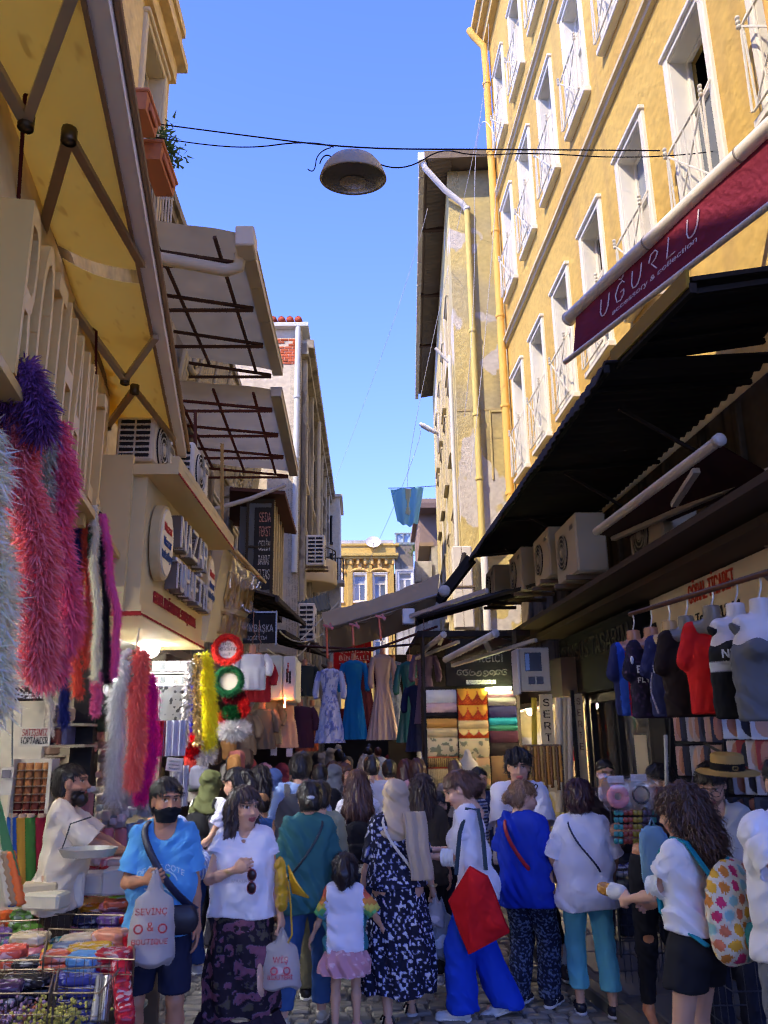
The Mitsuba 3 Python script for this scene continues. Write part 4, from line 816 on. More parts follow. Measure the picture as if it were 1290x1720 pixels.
# dark canopies on the left, further on
def slab_canopy(lab,pts,th,col,mat='m_matte',ribs=0,name='dark_canopy',under=None,amp=.018):
 "pts: near-outer, far-outer, far-wall, near-wall"
 k=thing(name,lab,'canopy');p=[np.asarray(q,float)for q in pts]
 b=(lambda u,v:np.stack([0*u,0*u,amp*np.sin(u*ribs*6.283)],1))if ribs else None
 m=thick(quad4(*p,8*ribs+2 if ribs else 12,4,b),th);part(k,'sheet',m,mat,vary(m[0],col,.2,2),False)
 part(k,'edge_rail',beam(p[0]+[0,0,-.05],p[1]+[0,0,-.05],.05,.07),'m_matte',np.asarray(col)*.7)
 for s in np.linspace(.06,.94,4):part(k,'purlin',beam(p[0]*(1-s)+p[1]*s+[0,0,-.05],p[3]*(1-s)+p[2]*s+[0,0,-.05],.04),'m_matte',np.asarray(col)*.6)
 return k
slab_canopy('dark tin canopy below the glazed bay',(at_d(465,1000,10.6),at_d(512,1045,15.5),at_d(420,1010,15.5),at_d(405,985,11.0)),.03,S(66,60,56),ribs=6)
slab_canopy('slate grey slanted canopy further down the left side',(at_d(505,1032,16.5),at_d(556,1022,19),at_d(548,995,19.5),at_d(500,1012,17.5)),.04,S(74,80,78),ribs=8)
slab_canopy('long dark canopy over the clothes shops on the left',(at_d(478,1058,12.2),at_d(552,1100,17),at_d(470,1078,17),at_d(400,1050,12.5)),.04,S(54,48,44))
kb=thing('lingerie_sign','black hanging sign with white letters on the left side of the lane','shop sign')
fk=Fr((0,10.9),math.pi/2,-1);xk=lambda px:at_y(px,1055,10.9)[0];zk=lambda py:at_y(437,py,10.9)[2]
part(kb,'board',fbox(fk,xk(406),xk(463),-.06,0,zk(1080),zk(1030)),'m_matte',S(24,24,26));text_fit(fk,'AMBAŞKA',xk(411),xk(459),.001,zk(1061),.1,.006,'m_matte',S(170,170,170),kb);text_fit(fk,'İÇGİYİM',xk(416),xk(448),.001,zk(1075),.055,.006,'m_matte',S(160,160,160),kb)
part(kb,'frame',cat(fbox(fk,xk(463),xk(465),-.06,.01,zk(1084),zk(1026)),fbox(fk,xk(404),xk(463),-.06,.01,zk(1029.5),zk(1027))),'m_metal',S(150,150,150))
eb=thing('wall_cabinet','pale green electrical cabinet with painted scrawl hung above the clothes','electrical cabinet')
m=fcbox(fk,xk(447),xk(480),-.6,.4,zk(1178),zk(1106),.02);part(eb,'casing',m,'m_matte',vary(m[0],S(186,190,164),.08,2));fc=Fr((xk(480),10.5),0,-1)
part(eb,'door',fcbox(fk,xk(481),xk(502),-.55,.38,zk(1179),zk(1107),.02),'m_matte',S(206,204,182))
for(a,b,z0,z1,col)in((.25,.4,1128,1150,S(60,54,46)),(.45,.62,1132,1152,S(50,48,44)),(.34,.44,1118,1134,S(190,70,40))):part(eb,'scrawl',fbox(fk,xk(481+21*a),xk(481+21*b),.379,.384,zk(z1),zk(z0)),'m_matte',col)
bc=thing('round_balcony','cream rounded balcony on the left facade far down the lane','balcony')
c=at_d(550,970,24);c0=c+[-.7,0,-.3]
V=lathe([(0,0),(.95,0),(1.0,.05),(1.0,.75),(.92,.75),(.92,.1),(0,.1)],28);part(bc,'parapet',(V[0]+c0,V[1]),'m_matte',vary(V[0],S(212,194,160),.06,2),True)
part(bc,'railing',cat(tube([c0+[.95*math.cos(t),.95*math.sin(t),1.1]for t in np.linspace(-2.2,.9,14)],.02,5),*[tube([c0+[.95*math.cos(t),.95*math.sin(t),.7],c0+[.95*math.cos(t),.95*math.sin(t),1.1]],.015,4)for t in np.linspace(-2.2,.9,8)]),'m_matte',S(80,74,66))
ac_unit('air conditioner high on the left facade with a black louvred end',at_d(530,925,21)+[0,.3,0],math.pi/2,(.8,.5,.85))
ac_unit('air conditioner below the slate canopy on the left',at_d(515,1046,16)+[0,.3,0],math.pi/2,(.8,.34,.8))
# RIGHT: maroon awning with white lettering
r3_=np.random.default_rng(31)
ma=thing('maroon_awning','maroon drop awning with thin white lettering hung in front of the yellow wall','awning')
t0_,t1_=at_d(960,531,8.6),at_d(1290,216,6.0);ext=t1_+(t1_-t0_)*.45
b0_,b1_=at_d(953,605,8.55),at_d(1290,346,5.95);bext=b1_+(b1_-b0_)*.45
ed=(ext-t0_)/np.linalg.norm(ext-t0_);nout=np.cross(ed,[0,0,1.0]);nout*=-1 if nout[0]>0 else 1
part(ma,'roller',tube([t0_-ed*.04,ext],.075,14),'m_gloss',S(226,220,206),True);part(ma,'roller_cap',tube([t0_-ed*.07,t0_-ed*.038],.085,14),'m_gloss',S(210,204,190),True)
for s in(.33,.62):part(ma,'roller_joint',tube([t0_+(ext-t0_)*s-ed*.01,t0_+(ext-t0_)*s+ed*.01],.079,14),'m_matte',S(150,144,132),True)
m=thick(quad4(b0_+ed*.12,bext,ext,t0_+ed*.1,24,6,lambda u,v:nout*(.012*np.sin(u*16)*np.sin(v*3))[:,None]),.004);part(ma,'cloth',m,'m_cloth',vary(m[0],S(116,34,54),.14,4,2),True)
part(ma,'bottom_bar',tube([b0_-ed*.05,bext],.03,10),'m_gloss',S(220,214,204),True)
def cloth_text(s,pa,pb,h,up,col,par,depth=.003):
 "pa->pb baseline start/end in space"
 v,f=txt(s,1.0,.02);w=v[:,0].max()-v[:,0].min();v[:,0]=(v[:,0]-v[:,0].min())/w;d=pb-pa
 return part(par,'lettering',(pa+v[:,:1]*d+v[:,1:2]*h*up+v[:,2:]/.02*depth*nout+nout*.014,f),'m_matte',col)
dn=(b0_-t0_);upv=-dn/np.linalg.norm(dn);L_=np.linalg.norm(bext-b0_);Bp=lambda s,v:b0_+ed*s+upv*v
sU,sE=.62,2.05
for i,ch in enumerate('UĞURLU'):
 a,hgt=sU+i*.265,.24;P=[]
 arc=lambda x0,w_:[(x0,1),(x0+.02,.35),(x0+w_*.25,.06),(x0+w_*.5,0),(x0+w_*.78,.06),(x0+w_,.35),(x0+w_+.02,1)]
 strokes={'U':[arc(0,.7)],'Ğ':[[(.7,.8),(.5,1),(.2,.9),(0,.5),(.2,.05),(.5,0),(.72,.2),(.72,.45),(.45,.45)],[(.2,1.25),(.38,1.12),(.56,1.25)]],'R':[[(0,.6),(.1,.95),(.4,1),(.62,.8),(.5,.55),(.2,.45),(.65,0)]],'L':[[(.05,1),(.05,0),(.6,0)]]}[ch]
 L=[tube([Bp(a+q[0]*.2,.145+q[1]*hgt*.85)+nout*.012 for q in st_],.0065,5)for st_ in strokes];part(ma,'letter',cat(*L),'m_matte',S(216,206,206))
cloth_text('accessory & collection',Bp(.86,.055),Bp(2.1,.055),.05,upv,S(206,196,198),ma)
for s in(.5,2.2):
 a=t0_+ed*s;sw,zw=fR.o,0;w=a+np.array([.0,0,.0]);k=((a-fR.o)@fR.v);part(ma,'wall_arm',beam(a-fR.v*.05,a-fR.v*(k-.02),.05),'m_matte',S(200,194,180))
# dark canopies above the right shops
fa,fb_=at_d(1163,472,5.15),at_d(1034,606,6.5)
slab_canopy('dark sheet canopy with a mustard fascia under the maroon awning',(fa,fb_,fb_+[1.25,0,.2],fa+[1.25,0,.2]),.03,S(40,38,36),ribs=5)
k=uid('dark_canopy');_n['dark_canopy']-=1
part('dark_canopy_003' if 'dark_canopy_003' in labels else 'dark_canopy','fascia',beam(fa+[-.03,0,.02],fb_+[-.03,0,.02],.025,.13),'m_matte',S(150,124,40))
ba,bb_=at_d(1018,610,6.35),at_d(790,936,13.4)
slab_canopy('long black corrugated canopy projecting over the shops on the right',(ba,bb_,bb_+[1.5,0,.12],ba+[1.5,.1,.14]),.02,S(46,43,40),ribs=46,amp=.02)
kk=[q for q in labels if q.startswith('dark_canopy')and '__' not in q and 'corrugated' in labels[q]['label']][0]
m=thick(quad4(ba+[-.02,0,0],bb_+[-.02,0,0],bb_+[-.12,0,-.2],ba+[-.1,0,-.17],280,2,lambda u,v:np.stack([.012*np.sin(u*290),0*u,0*u-.02*np.sin(u*33)*v],1)),.01);part(kk,'front_flap',m,'m_matte',vary(m[0],S(52,46,40),.3,3),False)
for s in(.1,.35,.6,.85):
 p=ba*(1-s)+bb_*s;part(kk,'stay',beam(p+[.35,0,-.08],p+[1.4,0,-.75],.03),'m_matte',S(48,40,34))
slab_canopy('black flat canopy further along the right side',(at_d(700,1042,12.6),at_d(760,1012,15.0),at_d(800,1005,15.0),at_d(900,985,10.6)),.05,S(40,38,38))
k4=[q for q in labels if q.startswith('dark_canopy')and '__' not in q and 'flat canopy' in labels[q]['label']][0]
a,b=at_d(686,1036,12.4),at_d(818,992,10.4);part(k4,'white_edge',beam(a,b,.05,.06),'m_gloss',S(206,200,190));part(k4,'end_box',cbox(a,(.2,.15,.25),.01),'m_gloss',S(214,212,206))
part(k4,'dark_beam',beam(at_d(792,938,13),at_d(735,1012,13),.16),'m_matte',S(40,36,34))
ga=thing('grey_awning','grey brown cloth awning slanting across the lane above the hanging dresses','awning')
A,B,C_,D_=at_d(546,1058,13.2),at_d(734,1000,12.6),at_d(738,964,14.6),at_d(540,1028,15.6)
E_,F_=at_d(556,1094,13.4),at_d(728,1040,12.8)
m=thick(quad4(A,B,C_,D_,20,6,lambda u,v:np.stack([0*u,0*u,-.07*np.sin(u*3.14)+.015*np.sin(u*30+4*v)],1)),.01);part(ga,'top_cloth',m,'m_cloth',vary(m[0],S(146,130,100),.14,3),True)
m=thick(quad4(E_,F_,B,A,24,5,lambda u,v:np.stack([0*u,.03*np.sin(u*26),-.05*np.sin(u*3.14)],1)),.01);part(ga,'front_cloth',m,'m_cloth',vary(m[0],S(128,112,86),.12,3),True)
part(ga,'front_pole',tube([A,B],.028,8),'m_metal',S(150,146,138),True);v,f=lathe([(0,0),(.09,.0),(.1,.04),(.09,.09),(0,.1)],18);part(ga,'end_drum',(v@rot('x',1.3).T+B+[.12,0,.05],f),'m_matte',S(200,196,186),True)
def gown(name,lab,px,ptop,pbot,D,col,shoulder,hem,sleeves=True,patt=None,waist=.58,mat='m_cloth',yaw=0.0,headless=True,group=None,pleat=10,slv=.62,dep=.55):
 "a long dress hung by a hook, with a small neck form"
 k=thing(name,lab,'dress',group);top,bot=at_d(px,ptop,D),at_d(px,pbot,D);H=top[2]-bot[2];c=np.array([top[0],top[1],bot[2]]);R=rot('z',yaw)
 zs=np.array([1,.985,.95,.86,.74,.66,.6,.5,.35,.18,.02,0]);ws=np.array([.1,.3,.5,.52,.49,.43,waist*.66,.52,.62,.8,1.0,1.0])
 W=np.interp(zs,[0,.6,.66,.95,.985,1],[hem,shoulder*waist*1.25,shoulder*waist*1.15,shoulder,shoulder*.7,shoulder*.25]);nt=64;th=np.arange(nt)*2*np.pi/nt;V=[]
 zz=np.concatenate([np.linspace(0,.6,26),np.linspace(.62,1,16)]);WW=np.interp(zz,zs[::-1],W[::-1])
 for z,w_ in zip(zz,WW):
  fold=np.clip((.62-z)/.62,0,1)**.7;rr=1+.13*fold*np.sin(th*pleat+1.3*np.sin(z*3))+.05*fold*np.sin(th*3+z*4);V.append(np.stack([w_/2*np.cos(th)*rr,w_/2*dep*np.sin(th)*rr,0*th+z*H],1))
 V=np.vstack(V);n=len(zz);i,j=np.meshgrid(np.arange(n-1),np.arange(nt),indexing='ij');Fc=tri(np.stack([i*nt+j,i*nt+(j+1)%nt,(i+1)*nt+(j+1)%nt,(i+1)*nt+j],-1).reshape(-1,4))
 cc=vary(V,col,.08,6,len(k))if patt is None else patt(V,np.asarray(col));part(k,'skirt',(V@R.T+c,Fc),mat,cc,True)
 if sleeves:
  for s in(-1,1):
   a=np.array([s*shoulder*.46,0,.945*H]);P=[a,a+[s*.05,-.01,-.12*H],a+[s*.075,-.03,-.3*H],a+[s*.06,-.05,-.02-slv*.55*H]];q=tube([p for p in P],[.052,.05,.055,.04],10)
   part(k,'sleeve',(q[0]@R.T+c,q[1]),mat,vary(q[0],col,.08,6,3)if patt is None else patt(q[0],np.asarray(col)),True)
 q=tube([(0,0,.985*H),(0,0,H+.03),(0,0,H+.1)],[.05,.042,.045],10);part(k,'neck_form',(q[0]@R.T+c,q[1]),'m_matte',S(190,130,100),True)
 hk=c+[0,0,H+.1];part(k,'hook',tube([hk,hk+[0,0,.1],hk+[.03,0,.14],hk+[.0,0,.18],hk+[0,0,.42]],.007,5),'m_metal',S(150,110,90),True)
 q=gridmesh(lambda u,v:np.stack([(shoulder*waist*.66/2+.012)*np.cos(u*6.283),(shoulder*waist*.66/2+.012)*dep*np.sin(u*6.283)*1.05,(.575+.03*v)*H],1),40,2);part(k,'waistband',(q[0]@R.T+c,q[1]),mat,np.asarray(col)*.82,True)
 return k
def floral(spot,thr=.6,sc=14,spot2=None):
 def p(V,col):
  n1=meshkit.fbm(V*[sc,sc,sc*.7],3,5);n2=meshkit.noise(V*sc*.35,9);m=(n1>thr-.05)&(n2>.5);c=np.tile(col,(len(V),1));c[m]=spot
  if spot2 is not None:c[(n1<1-thr)&(n2<.42)]=spot2
  return c
 return p
gown('hanging_dress','white floor length dress with blue floral sprays, first of the hanging dresses',554,1122,1248,12.6,S(214,212,222),.34,.46,patt=floral(S(132,138,180),.56,24,S(180,184,206)))
gown('hanging_dress','teal blue tiered long dress hanging next to the white floral one',594,1108,1242,12.7,S(18,104,148),.34,.4,slv=.6)
gown('hanging_dress','beige satin pleated gown with a belt hanging in the middle of the row',642,1098,1243,12.8,S(168,136,116),.34,.52,mat='m_satin',pleat=14,yaw=.4)
gown('hanging_dress','dark green satin gown with draped bodice at the end of the row',688,1110,1247,12.6,S(14,84,82),.34,.46,mat='m_satin',yaw=-.3)
gown('hanging_dress','pale blue grey printed dress half hidden behind the beige gown',660,1110,1230,13.9,S(120,130,152),.36,.46,patt=floral(S(90,100,130),.58,16))
gown('hanging_dress','dark maroon dress behind the blue tiered dress',612,1120,1235,13.9,S(70,26,44),.36,.42)
gown('hanging_dress','mauve dress with a grey fringe top at the far side of the green gown',713,1096,1216,12.0,S(96,78,98),.3,.34)
gown('hanging_dress','navy dress below the mauve one beside the fabric display',702,1150,1262,12.0,S(24,30,62),.34,.4)
for(px,py,px2,py2)in((548,1052,550,1105),(592,1050,594,1085),(636,1036,640,1075)):
 k=thing('hanger_clamp',f'orange hanger clamp on the awning pole {["over the white floral dress", "over the teal dress", "over the beige gown"][[548, 592, 636].index(px)]}','clamp');a=at_d(px,py,12.6);part(k,'jaw',cat(beam(a+[-.05,0,.02],a+[.12,0,-.03],.05,.035),beam(a+[.06,0,.05],a+[.1,0,-.06],.03)),'m_gloss',S(196,78,50));part(k,'stem',tube([a,at_d(px2,py2,12.0)],.018,6),'m_gloss',S(190,84,56),True)
part(ga,'cross_pole',tube([at_d(500,1085,12.6),at_d(625,1092,12.4),at_d(735,1052,12.2)],.02,8),'m_metal',S(80,50,44),True);part(ga,'cross_pole',tube([at_d(540,1096,12.2),at_d(740,1078,11.8)],.018,8),'m_metal',S(60,44,40),True)
rs=thing('red_banner','red banner with white lettering hung behind the dresses','banner');fr_=Fr((0,14.2),math.pi/2,-1);xx=lambda px:at_y(px,1110,14.2)[0];zz_=lambda py:at_y(600,py,14.2)[2]
part(rs,'cloth',fbox(fr_,xx(560),xx(624),-.02,0,zz_(1150),zz_(1078)),'m_cloth',S(190,32,44))
for i,t in enumerate(('ŞIKLIK','BİNDALLI','TAKIM','GELİN')):text_fit(fr_,t,xx(570),xx(620),.002,zz_(1096+13*i),.085,.004,'m_matte',S(236,222,222),rs)
# air conditioners on the sooty wall
for i,(px,py,D,s,lab)in enumerate(((975,925,8.7,1.0,'large cream air conditioner under the black canopy, closest of the row of four'),(930,938,9.8,.95,'cream air conditioner second in the row under the black canopy'),(884,964,11.2,.95,'cream air conditioner third in the row under the black canopy'),(838,985,13.0,.9,'cream air conditioner last in the row under the black canopy'))):
 c=at_d(px,py,D);ac_unit(lab,c,-math.pi/2-aR*0,(.86*s,.34*s,.66*s),False,True,col=S(186,174,144))
c=at_d(1095,895,7.2);ac_unit('air conditioner high on the sooty wall behind the folding awning arm',c+[.1,0,0],-math.pi/2,(.8,.34,.5),False,True,col=S(176,166,142))
pts=[at_d(1155,905,6.6),at_d(1190,915,6.4),at_d(1225,920,6.2),at_d(1250,905,6.0),at_d(1290,912,5.8),at_d(1340,925,5.6)]
part(yb,'wall_duct',tube(pts,.035,8),'m_matte',S(150,132,104),True)
# folded white awnings on the right
def folded_awning(lab,a,b,c,d,arm,r=.04):
 k=thing('folded_awning',lab,'awning');part(k,'front_tube',tube([a,b],r,12),'m_gloss',S(214,206,190),True);part(k,'tube_cap',tube([a-(b-a)*.01,a+(b-a)*.008],r*1.2,10),'m_gloss',S(190,184,172),True)
 part(k,'folded_cloth',thick(quad4(a+[0,0,-.03],b+[0,0,-.03],d,c,10,6),.006),'m_cloth',S(60,34,36),True)
 for p,q in arm:part(k,'folding_arm',beam(p,q,.05,.04),'m_satin',S(176,164,140))
folded_awning('folding awning with a white front tube high under the black canopy',at_d(1207,740,5.2),at_d(1002,893,7.4),at_d(1300,800,5.4),at_d(1060,905,7.6),[(at_d(1170,790,5.5),at_d(1132,848,6.0)),(at_d(1340,770,5.2),at_d(1030,905,7.4))])
folded_awning('short folding awning with a white front tube over the fabric shop',at_d(832,1064,8.6),at_d(748,1108,9.8),at_d(860,1078,9.0),at_d(770,1116,10.0),[(at_d(815,1078,8.8),at_d(822,1092,9.0)),(at_d(900,1075,8.8),at_d(760,1118,9.8))])
folded_awning('small folded awning tube beside the mauve dress',at_d(745,1066,10.6),at_d(712,1092,11.4),at_d(760,1078,10.8),at_d(725,1098,11.4),[(at_d(742,1072,10.7),at_d(738,1082,10.9)),(at_d(770,1078,10.6),at_d(700,1106,11.6))])
# right shop fronts
TS=.55
fG=Fr(tuple(fR.p(0,TS,0)[:2]),aR,1)
gs=thing('underwear_shop','shopfront with a cream sign board and red lettering behind the hanging shirts','shop')
sa,sb=fG.pix(1092,1020)[0],-7.0;zg0,zg1=fG.pix(1200,1046)[1],fG.pix(1200,960)[1]
part(gs,'sign_board',fbox(fG,sb,sa,-.15,0,zg0,zg1),'m_matte',S(220,196,160))
def rtext(s,px0,px1,pyb,fr,h,col,par,t=.004):return text_fit(fr,s,*sorted((fr.pix(px0,pyb)[0],fr.pix(px1,pyb)[0])),t,fr.pix((px0+px1)/2,pyb)[1],h,.008,'m_matte',col,par)
rtext('GÖRAL TİCARET',1158,1238,1000,fG,.16,S(196,62,36),gs);rtext('Tel: 0212 91',1170,1250,1038,fG,.1,S(40,36,34),gs)
m=cat(fbox(fG,sb,1.2,-.1,.35,zg1+.02,zg1+.09),fbox(fG,sb,3.5,-.1,.6,3.5,3.56));part(gs,'ledge',m,'m_matte',S(74,62,50))
part(gs,'back_wall',fbox(fG,sb,sa,-1.6,-1.5,.07,zg0+.3),'m_matte',S(38,36,38));part(gs,'ceiling',fbox(fG,sb,sa,-1.5,-.16,zg0+.1,zg0+.2),'m_matte',S(90,88,86))
part(gs,'pillar',fbox(fG,sa-.12,sa+.22,-.5,.02,.07,3.1),'m_matte',S(34,32,34))
lamp(uid(gs+'__tube_light'),fbox(fG,-4.8,-3.6,-.8,-.74,zg0+.03,zg0+.07),(18,18,17))
lamp(uid(gs+'__tube_light'),fbox(fG,-3.2,-2.6,-.6,-.55,zg0+.03,zg0+.07),(16,16,15))
bs=thing('black_sign_shop','dark glazed shopfront under a black sign board with faint lettering','shop')
s1,s2=sa+.23,fG.pix(985,1100)[0]
part(bs,'sign_board',fbox(fG,s1,s2+.8,-.2,.12,2.52,3.3),'m_matte',S(22,22,26));text_fit(fG,'GÜNSUS TASARIM',s1+.1,s2+.7,.121,2.95,.22,.01,'m_satin',S(50,46,42),bs)
part(bs,'window_frame',cat(fbox(fG,s1,s2,-.05,.02,2.4,2.5),fbox(fG,s1,s2,-.05,.02,.07,.5),fbox(fG,s1,s1+.06,-.05,.018,.5,2.4),fbox(fG,s2-.06,s2,-.05,.018,.5,2.4),fbox(fG,(s1+s2)/2-.03,(s1+s2)/2+.03,-.05,.016,.5,2.4)),'m_matte',S(30,30,32))
scene[bs+'__pane']=mikit.ply(fG.w(quad4((s1,-.02,.5),(s2,-.02,.5),(s2,-.02,2.4),(s1,-.02,2.4))),'m_glass')
part(bs,'back_wall',fbox(fG,s1,s2,-1.3,-1.2,.07,2.6),'m_matte',S(150,146,136));part(bs,'side_wall',fbox(fG,s2,s2+.08,-1.3,-.06,.07,2.5),'m_matte',S(40,38,38))
lamp(bs+'__strip_light',fbox(fG,s2-.12,s2-.09,-.1,-.07,.6,2.35),(8,9,14));lamp(uid(bs+'__strip_light'),fbox(fG,s1+.12,s1+.15,-.1,-.07,.6,2.35),(6,7,13))
lamp(uid(bs+'__ceiling_light'),fbox(fG,s1+.3,s2-.3,-.7,-.6,2.5,2.52),(18,17.5,16))
for j,z in enumerate((.75,1.15,1.55,1.95)):
 part(bs,'shelf',fbox(fG,s1+.02,s2-.02,-1.19,-.85,z,z+.025),'m_matte',S(180,180,176))
 for s in np.arange(s1+.1,s2-.15,.2):
  k=thing('display_packet','small packet lying on a shelf behind the glass of the dark shopfront','packet','packets on the glass shop shelves');h=r3_.uniform(.12,.26);m=fcbox(fG,s,s+r3_.uniform(.1,.17),-1.1,-.95,z+.027,z+.027+h,.015);put(k,m,'m_gloss',S(*[[206,200,190],[150,170,90],[190,130,80],[120,120,150],[210,180,170]][int(r3_.integers(5))])*r3_.uniform(.6,1))
pp_=thing('hung_notice','pale paper notice hung inside the dark shopfront window','notice');put(pp_,fbox(fG,s1+.35,s1+.7,-.06,-.055,1.5,2.0),'m_matte',S(206,190,160))
sv=thing('curtain_shop','lit curtain shop with a vertical letter panel and rolls of cloth','shop')
s3,s4=s2+.1,fG.pix(872,1150)[0]
part(sv,'back_wall',fbox(fG,s3,s4,-.9,-.8,.07,2.6),'m_matte',S(190,170,140));part(sv,'soffit',fbox(fG,s3,s4,-.8,.3,2.42,2.5),'m_matte',S(170,160,140));part(sv,'fascia',fbox(fG,s3,s4,.1,.32,2.5,3.0),'m_matte',S(70,64,58))
for i,s in enumerate(np.linspace(s3+.3,s4-.5,4)):
 q=fG.p(s,.2,2.37);scene[uid(sv+'__spot_lamp')]={**mikit.ply(ball(q,.045,1),'m_lamp',emitter={'type':'area','radiance':{'type':'rgb','value':[110.,86.,50.]}})}
fv=Fr((0,9.9),math.pi/2,-1);xv=lambda px:at_y(px,1200,9.9)[0];zv=lambda py:at_y(920,py,9.9)[2]
part(sv,'letter_panel',fbox(fv,xv(908),xv(929),-.03,0,zv(1330),zv(1166)),'m_matte',S(226,206,160))
for i,ch in enumerate('SERTE'):text_fit(fv,ch,xv(913),xv(924),.001,zv(1186+19.5*i),.09,.006,'m_matte',S(50,24,24),sv)
part(sv,'letter_panel',fbox(fv,xv(967),xv(980),-.03,0,zv(1330),zv(1166)),'m_matte',S(190,170,130))
for i,ch in enumerate('SERTE'):text_fit(fv,ch,xv(970),xv(976),.001,zv(1184+19*i),.08,.006,'m_matte',S(90,50,40),sv)
for i,(px,w_,col)in enumerate(((938,.1,S(220,206,180)),(948,.08,S(196,176,140)),(956,.09,S(206,190,166)),(897,.07,S(206,180,60)))):
 k=thing('cloth_roll',f'tall upright roll of {["cream", "tan", "pale beige", "yellow"][i]} cloth standing in the lit curtain shop','cloth roll');put(k,tube([at_y(px,1335,9.95)+[0,0,-.2],at_y(px,1172,9.95)],w_/2,12),'m_cloth',col,True)
part(sv,'dark_frame',cat(fbox(fv,xv(961),xv(966),-.05,.02,.1,zv(1160)),fbox(fv,xv(984),xv(990),-.05,.02,.1,zv(1150))),'m_matte',S(28,26,28))
for i,(py,col)in enumerate(((1195,S(220,206,170)),(1222,S(190,40,44)),(1245,S(40,40,80)),(1268,S(190,44,44)))):
 k=thing('rolled_towel',f'rolled towel, {["cream at the top", "red above the navy one", "navy", "red at the bottom"][i]} of the stack in the curtain shop','towel');c=at_y(960+14,py,10.1);put(k,ball(c+[-.06,0,0],.085,2,(1.1,.8,.9)),'m_cloth',col,True)
cb=thing('projecting_sign','off white projecting sign with dark pictures over the curtain shop','shop sign')
c=at_d(897,1125,9.3);m=cbox(c,(.36,.12,.52),.01);part(cb,'box',m,'m_matte',S(190,176,150));part(cb,'side_panel',cbox(c+[-.2,.1,-.02],(.03,.34,.54),.006),'m_matte',S(196,190,180))
for dx,dz,w_,h_,col in((-.02,.09,.2,.22,S(40,46,56)),(-.09,.09,.05,.2,S(120,150,190)),(-.05,-.13,.08,.09,S(40,34,38)),(.05,-.13,.08,.09,S(44,38,40))):part(cb,'picture',box(c+[dx,-.063-.002*(w_<.1),dz],(w_,.004,h_)),'m_gloss',col)
# fabric stall facing down the lane
fd=Fr((0,11.0),math.pi/2,-1);xd=lambda px:at_y(px,1200,11.0)[0];zd=lambda py:at_y(800,py,11.0)[2]
fs=thing('fabric_stall','stall front with a black lace shop sign above shelves of folded fabrics','stall')
part(fs,'sign_board',fbox(fd,xd(752),xd(872),-.1,-.03,zd(1152),zd(1072)),'m_matte',S(20,18,20));text_fit(fd,'Dantelci',xd(778),xd(850),-.029,zd(1112),.15,.006,'m_satin',S(96,92,90),fs)
for q in range(8):
 c=fd.p(xd(775+11*q),-.025,zd(1130));part(fs,'scroll_ornament',tube([c+[.055*(1-k/14)*math.cos(k*.7+q),0,.05*(1-k/14)*math.sin(k*.7+q)]for k in range(12)],.007,4),'m_satin',S(110,106,104),True)
m=fbox(fd,xd(786),xd(836),-.03,-.02,zd(1149),zd(1142));part(fs,'label_strip',m,'m_matte',S(206,204,196));text_fit(fd,'TEKSTİL AKSESUARLARI',xd(788),xd(834),-.019,zd(1147.6),.036,.003,'m_matte',S(40,38,40),fs)
part(fs,'back_panel',fbox(fd,xd(712),xd(872),-.5,-.3,.07,zd(1150)),'m_matte',S(50,42,38));part(fs,'side_post',fbox(fd,xd(712),xd(716),-.3,.02,.07,zd(1060)),'m_matte',S(40,36,34));part(fs,'side_post',fbox(fd,xd(868),xd(874),-.3,.02,.07,zd(1060)),'m_matte',S(60,54,50))
part(fs,'roof',fbox(fd,xd(705),xd(900),-3,-.05,zd(1068),zd(1058)),'m_matte',S(36,32,32))
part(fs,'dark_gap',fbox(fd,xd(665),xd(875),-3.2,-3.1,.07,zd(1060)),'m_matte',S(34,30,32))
def drape(lab,px0,px1,rows,t,mat='m_cloth'):
 for i,(y0,y1,col,patt)in enumerate(rows):
  k=thing('fabric_bolt',lab.format(i),'fabric')if patt is None or isinstance(patt,str)else thing('fabric_bolt',lab.format(i),'fabric')
  b=lambda u,v:np.stack([0*u,-(.035*np.sin(v*math.pi)+.008*np.sin(u*9+i)),0*u],1);m=thick(quad4(fd.p(xd(px0),t,zd(y1)),fd.p(xd(px1),t,zd(y1)),fd.p(xd(px1),t,zd(y0)),fd.p(xd(px0),t,zd(y0)),60,24,b),.03)
  V=m[0];u=(V[:,0]-V[:,0].min())/np.ptp(V[:,0]);v=(V[:,2]-V[:,2].min())/np.ptp(V[:,2]);c=np.tile(np.asarray(col),(len(V),1))
  if patt=='scallop':
   q=np.abs((u*3.0)%1-.5)*2;arch=.25+.5*q**1.6+.12*(q>.93);c[v<arch]=S(150,44,24);c[(v<arch-.16)&(np.sin(u*60)*np.sin(v*40)>.3)]=S(196,110,40);c[(v>arch-.06)&(v<arch)]=S(90,26,20)
  elif patt=='flower':c[(meshkit.fbm(V*12,3,4)>.56)]=S(120,124,96)
  elif patt=='border':c[np.abs(np.sin(u*50))>.6]=S(90,70,40);c[(v<.12)|(v>.88)]=S(170,60,34)
  elif patt=='fringe':c[np.sin(u*110)>.1]*=.6
  put(k,m,mat,vary(V,c,.1,9,i),True)
FAB=['pale silver grey bolt','dusty pink bolt','black bolt','ochre gold bolt','sand beige bolt','cream bolt with grey flower sprays','bolt with a red bordered woven band','cream fringed bolt']
for j,r_ in enumerate(((1158,1180,S(196,198,200),None),(1180,1196,S(186,160,164),None),(1196,1206,S(24,22,26),None),(1206,1222,S(190,144,74),None),(1222,1238,S(200,180,130),None),(1238,1270,S(206,192,146),'flower'),(1270,1290,S(176,150,84),'border'),(1290,1325,S(196,176,120),'fringe'))):drape(FAB[j]+' in the first stack of the fabric stall',716,767,[r_],.02)
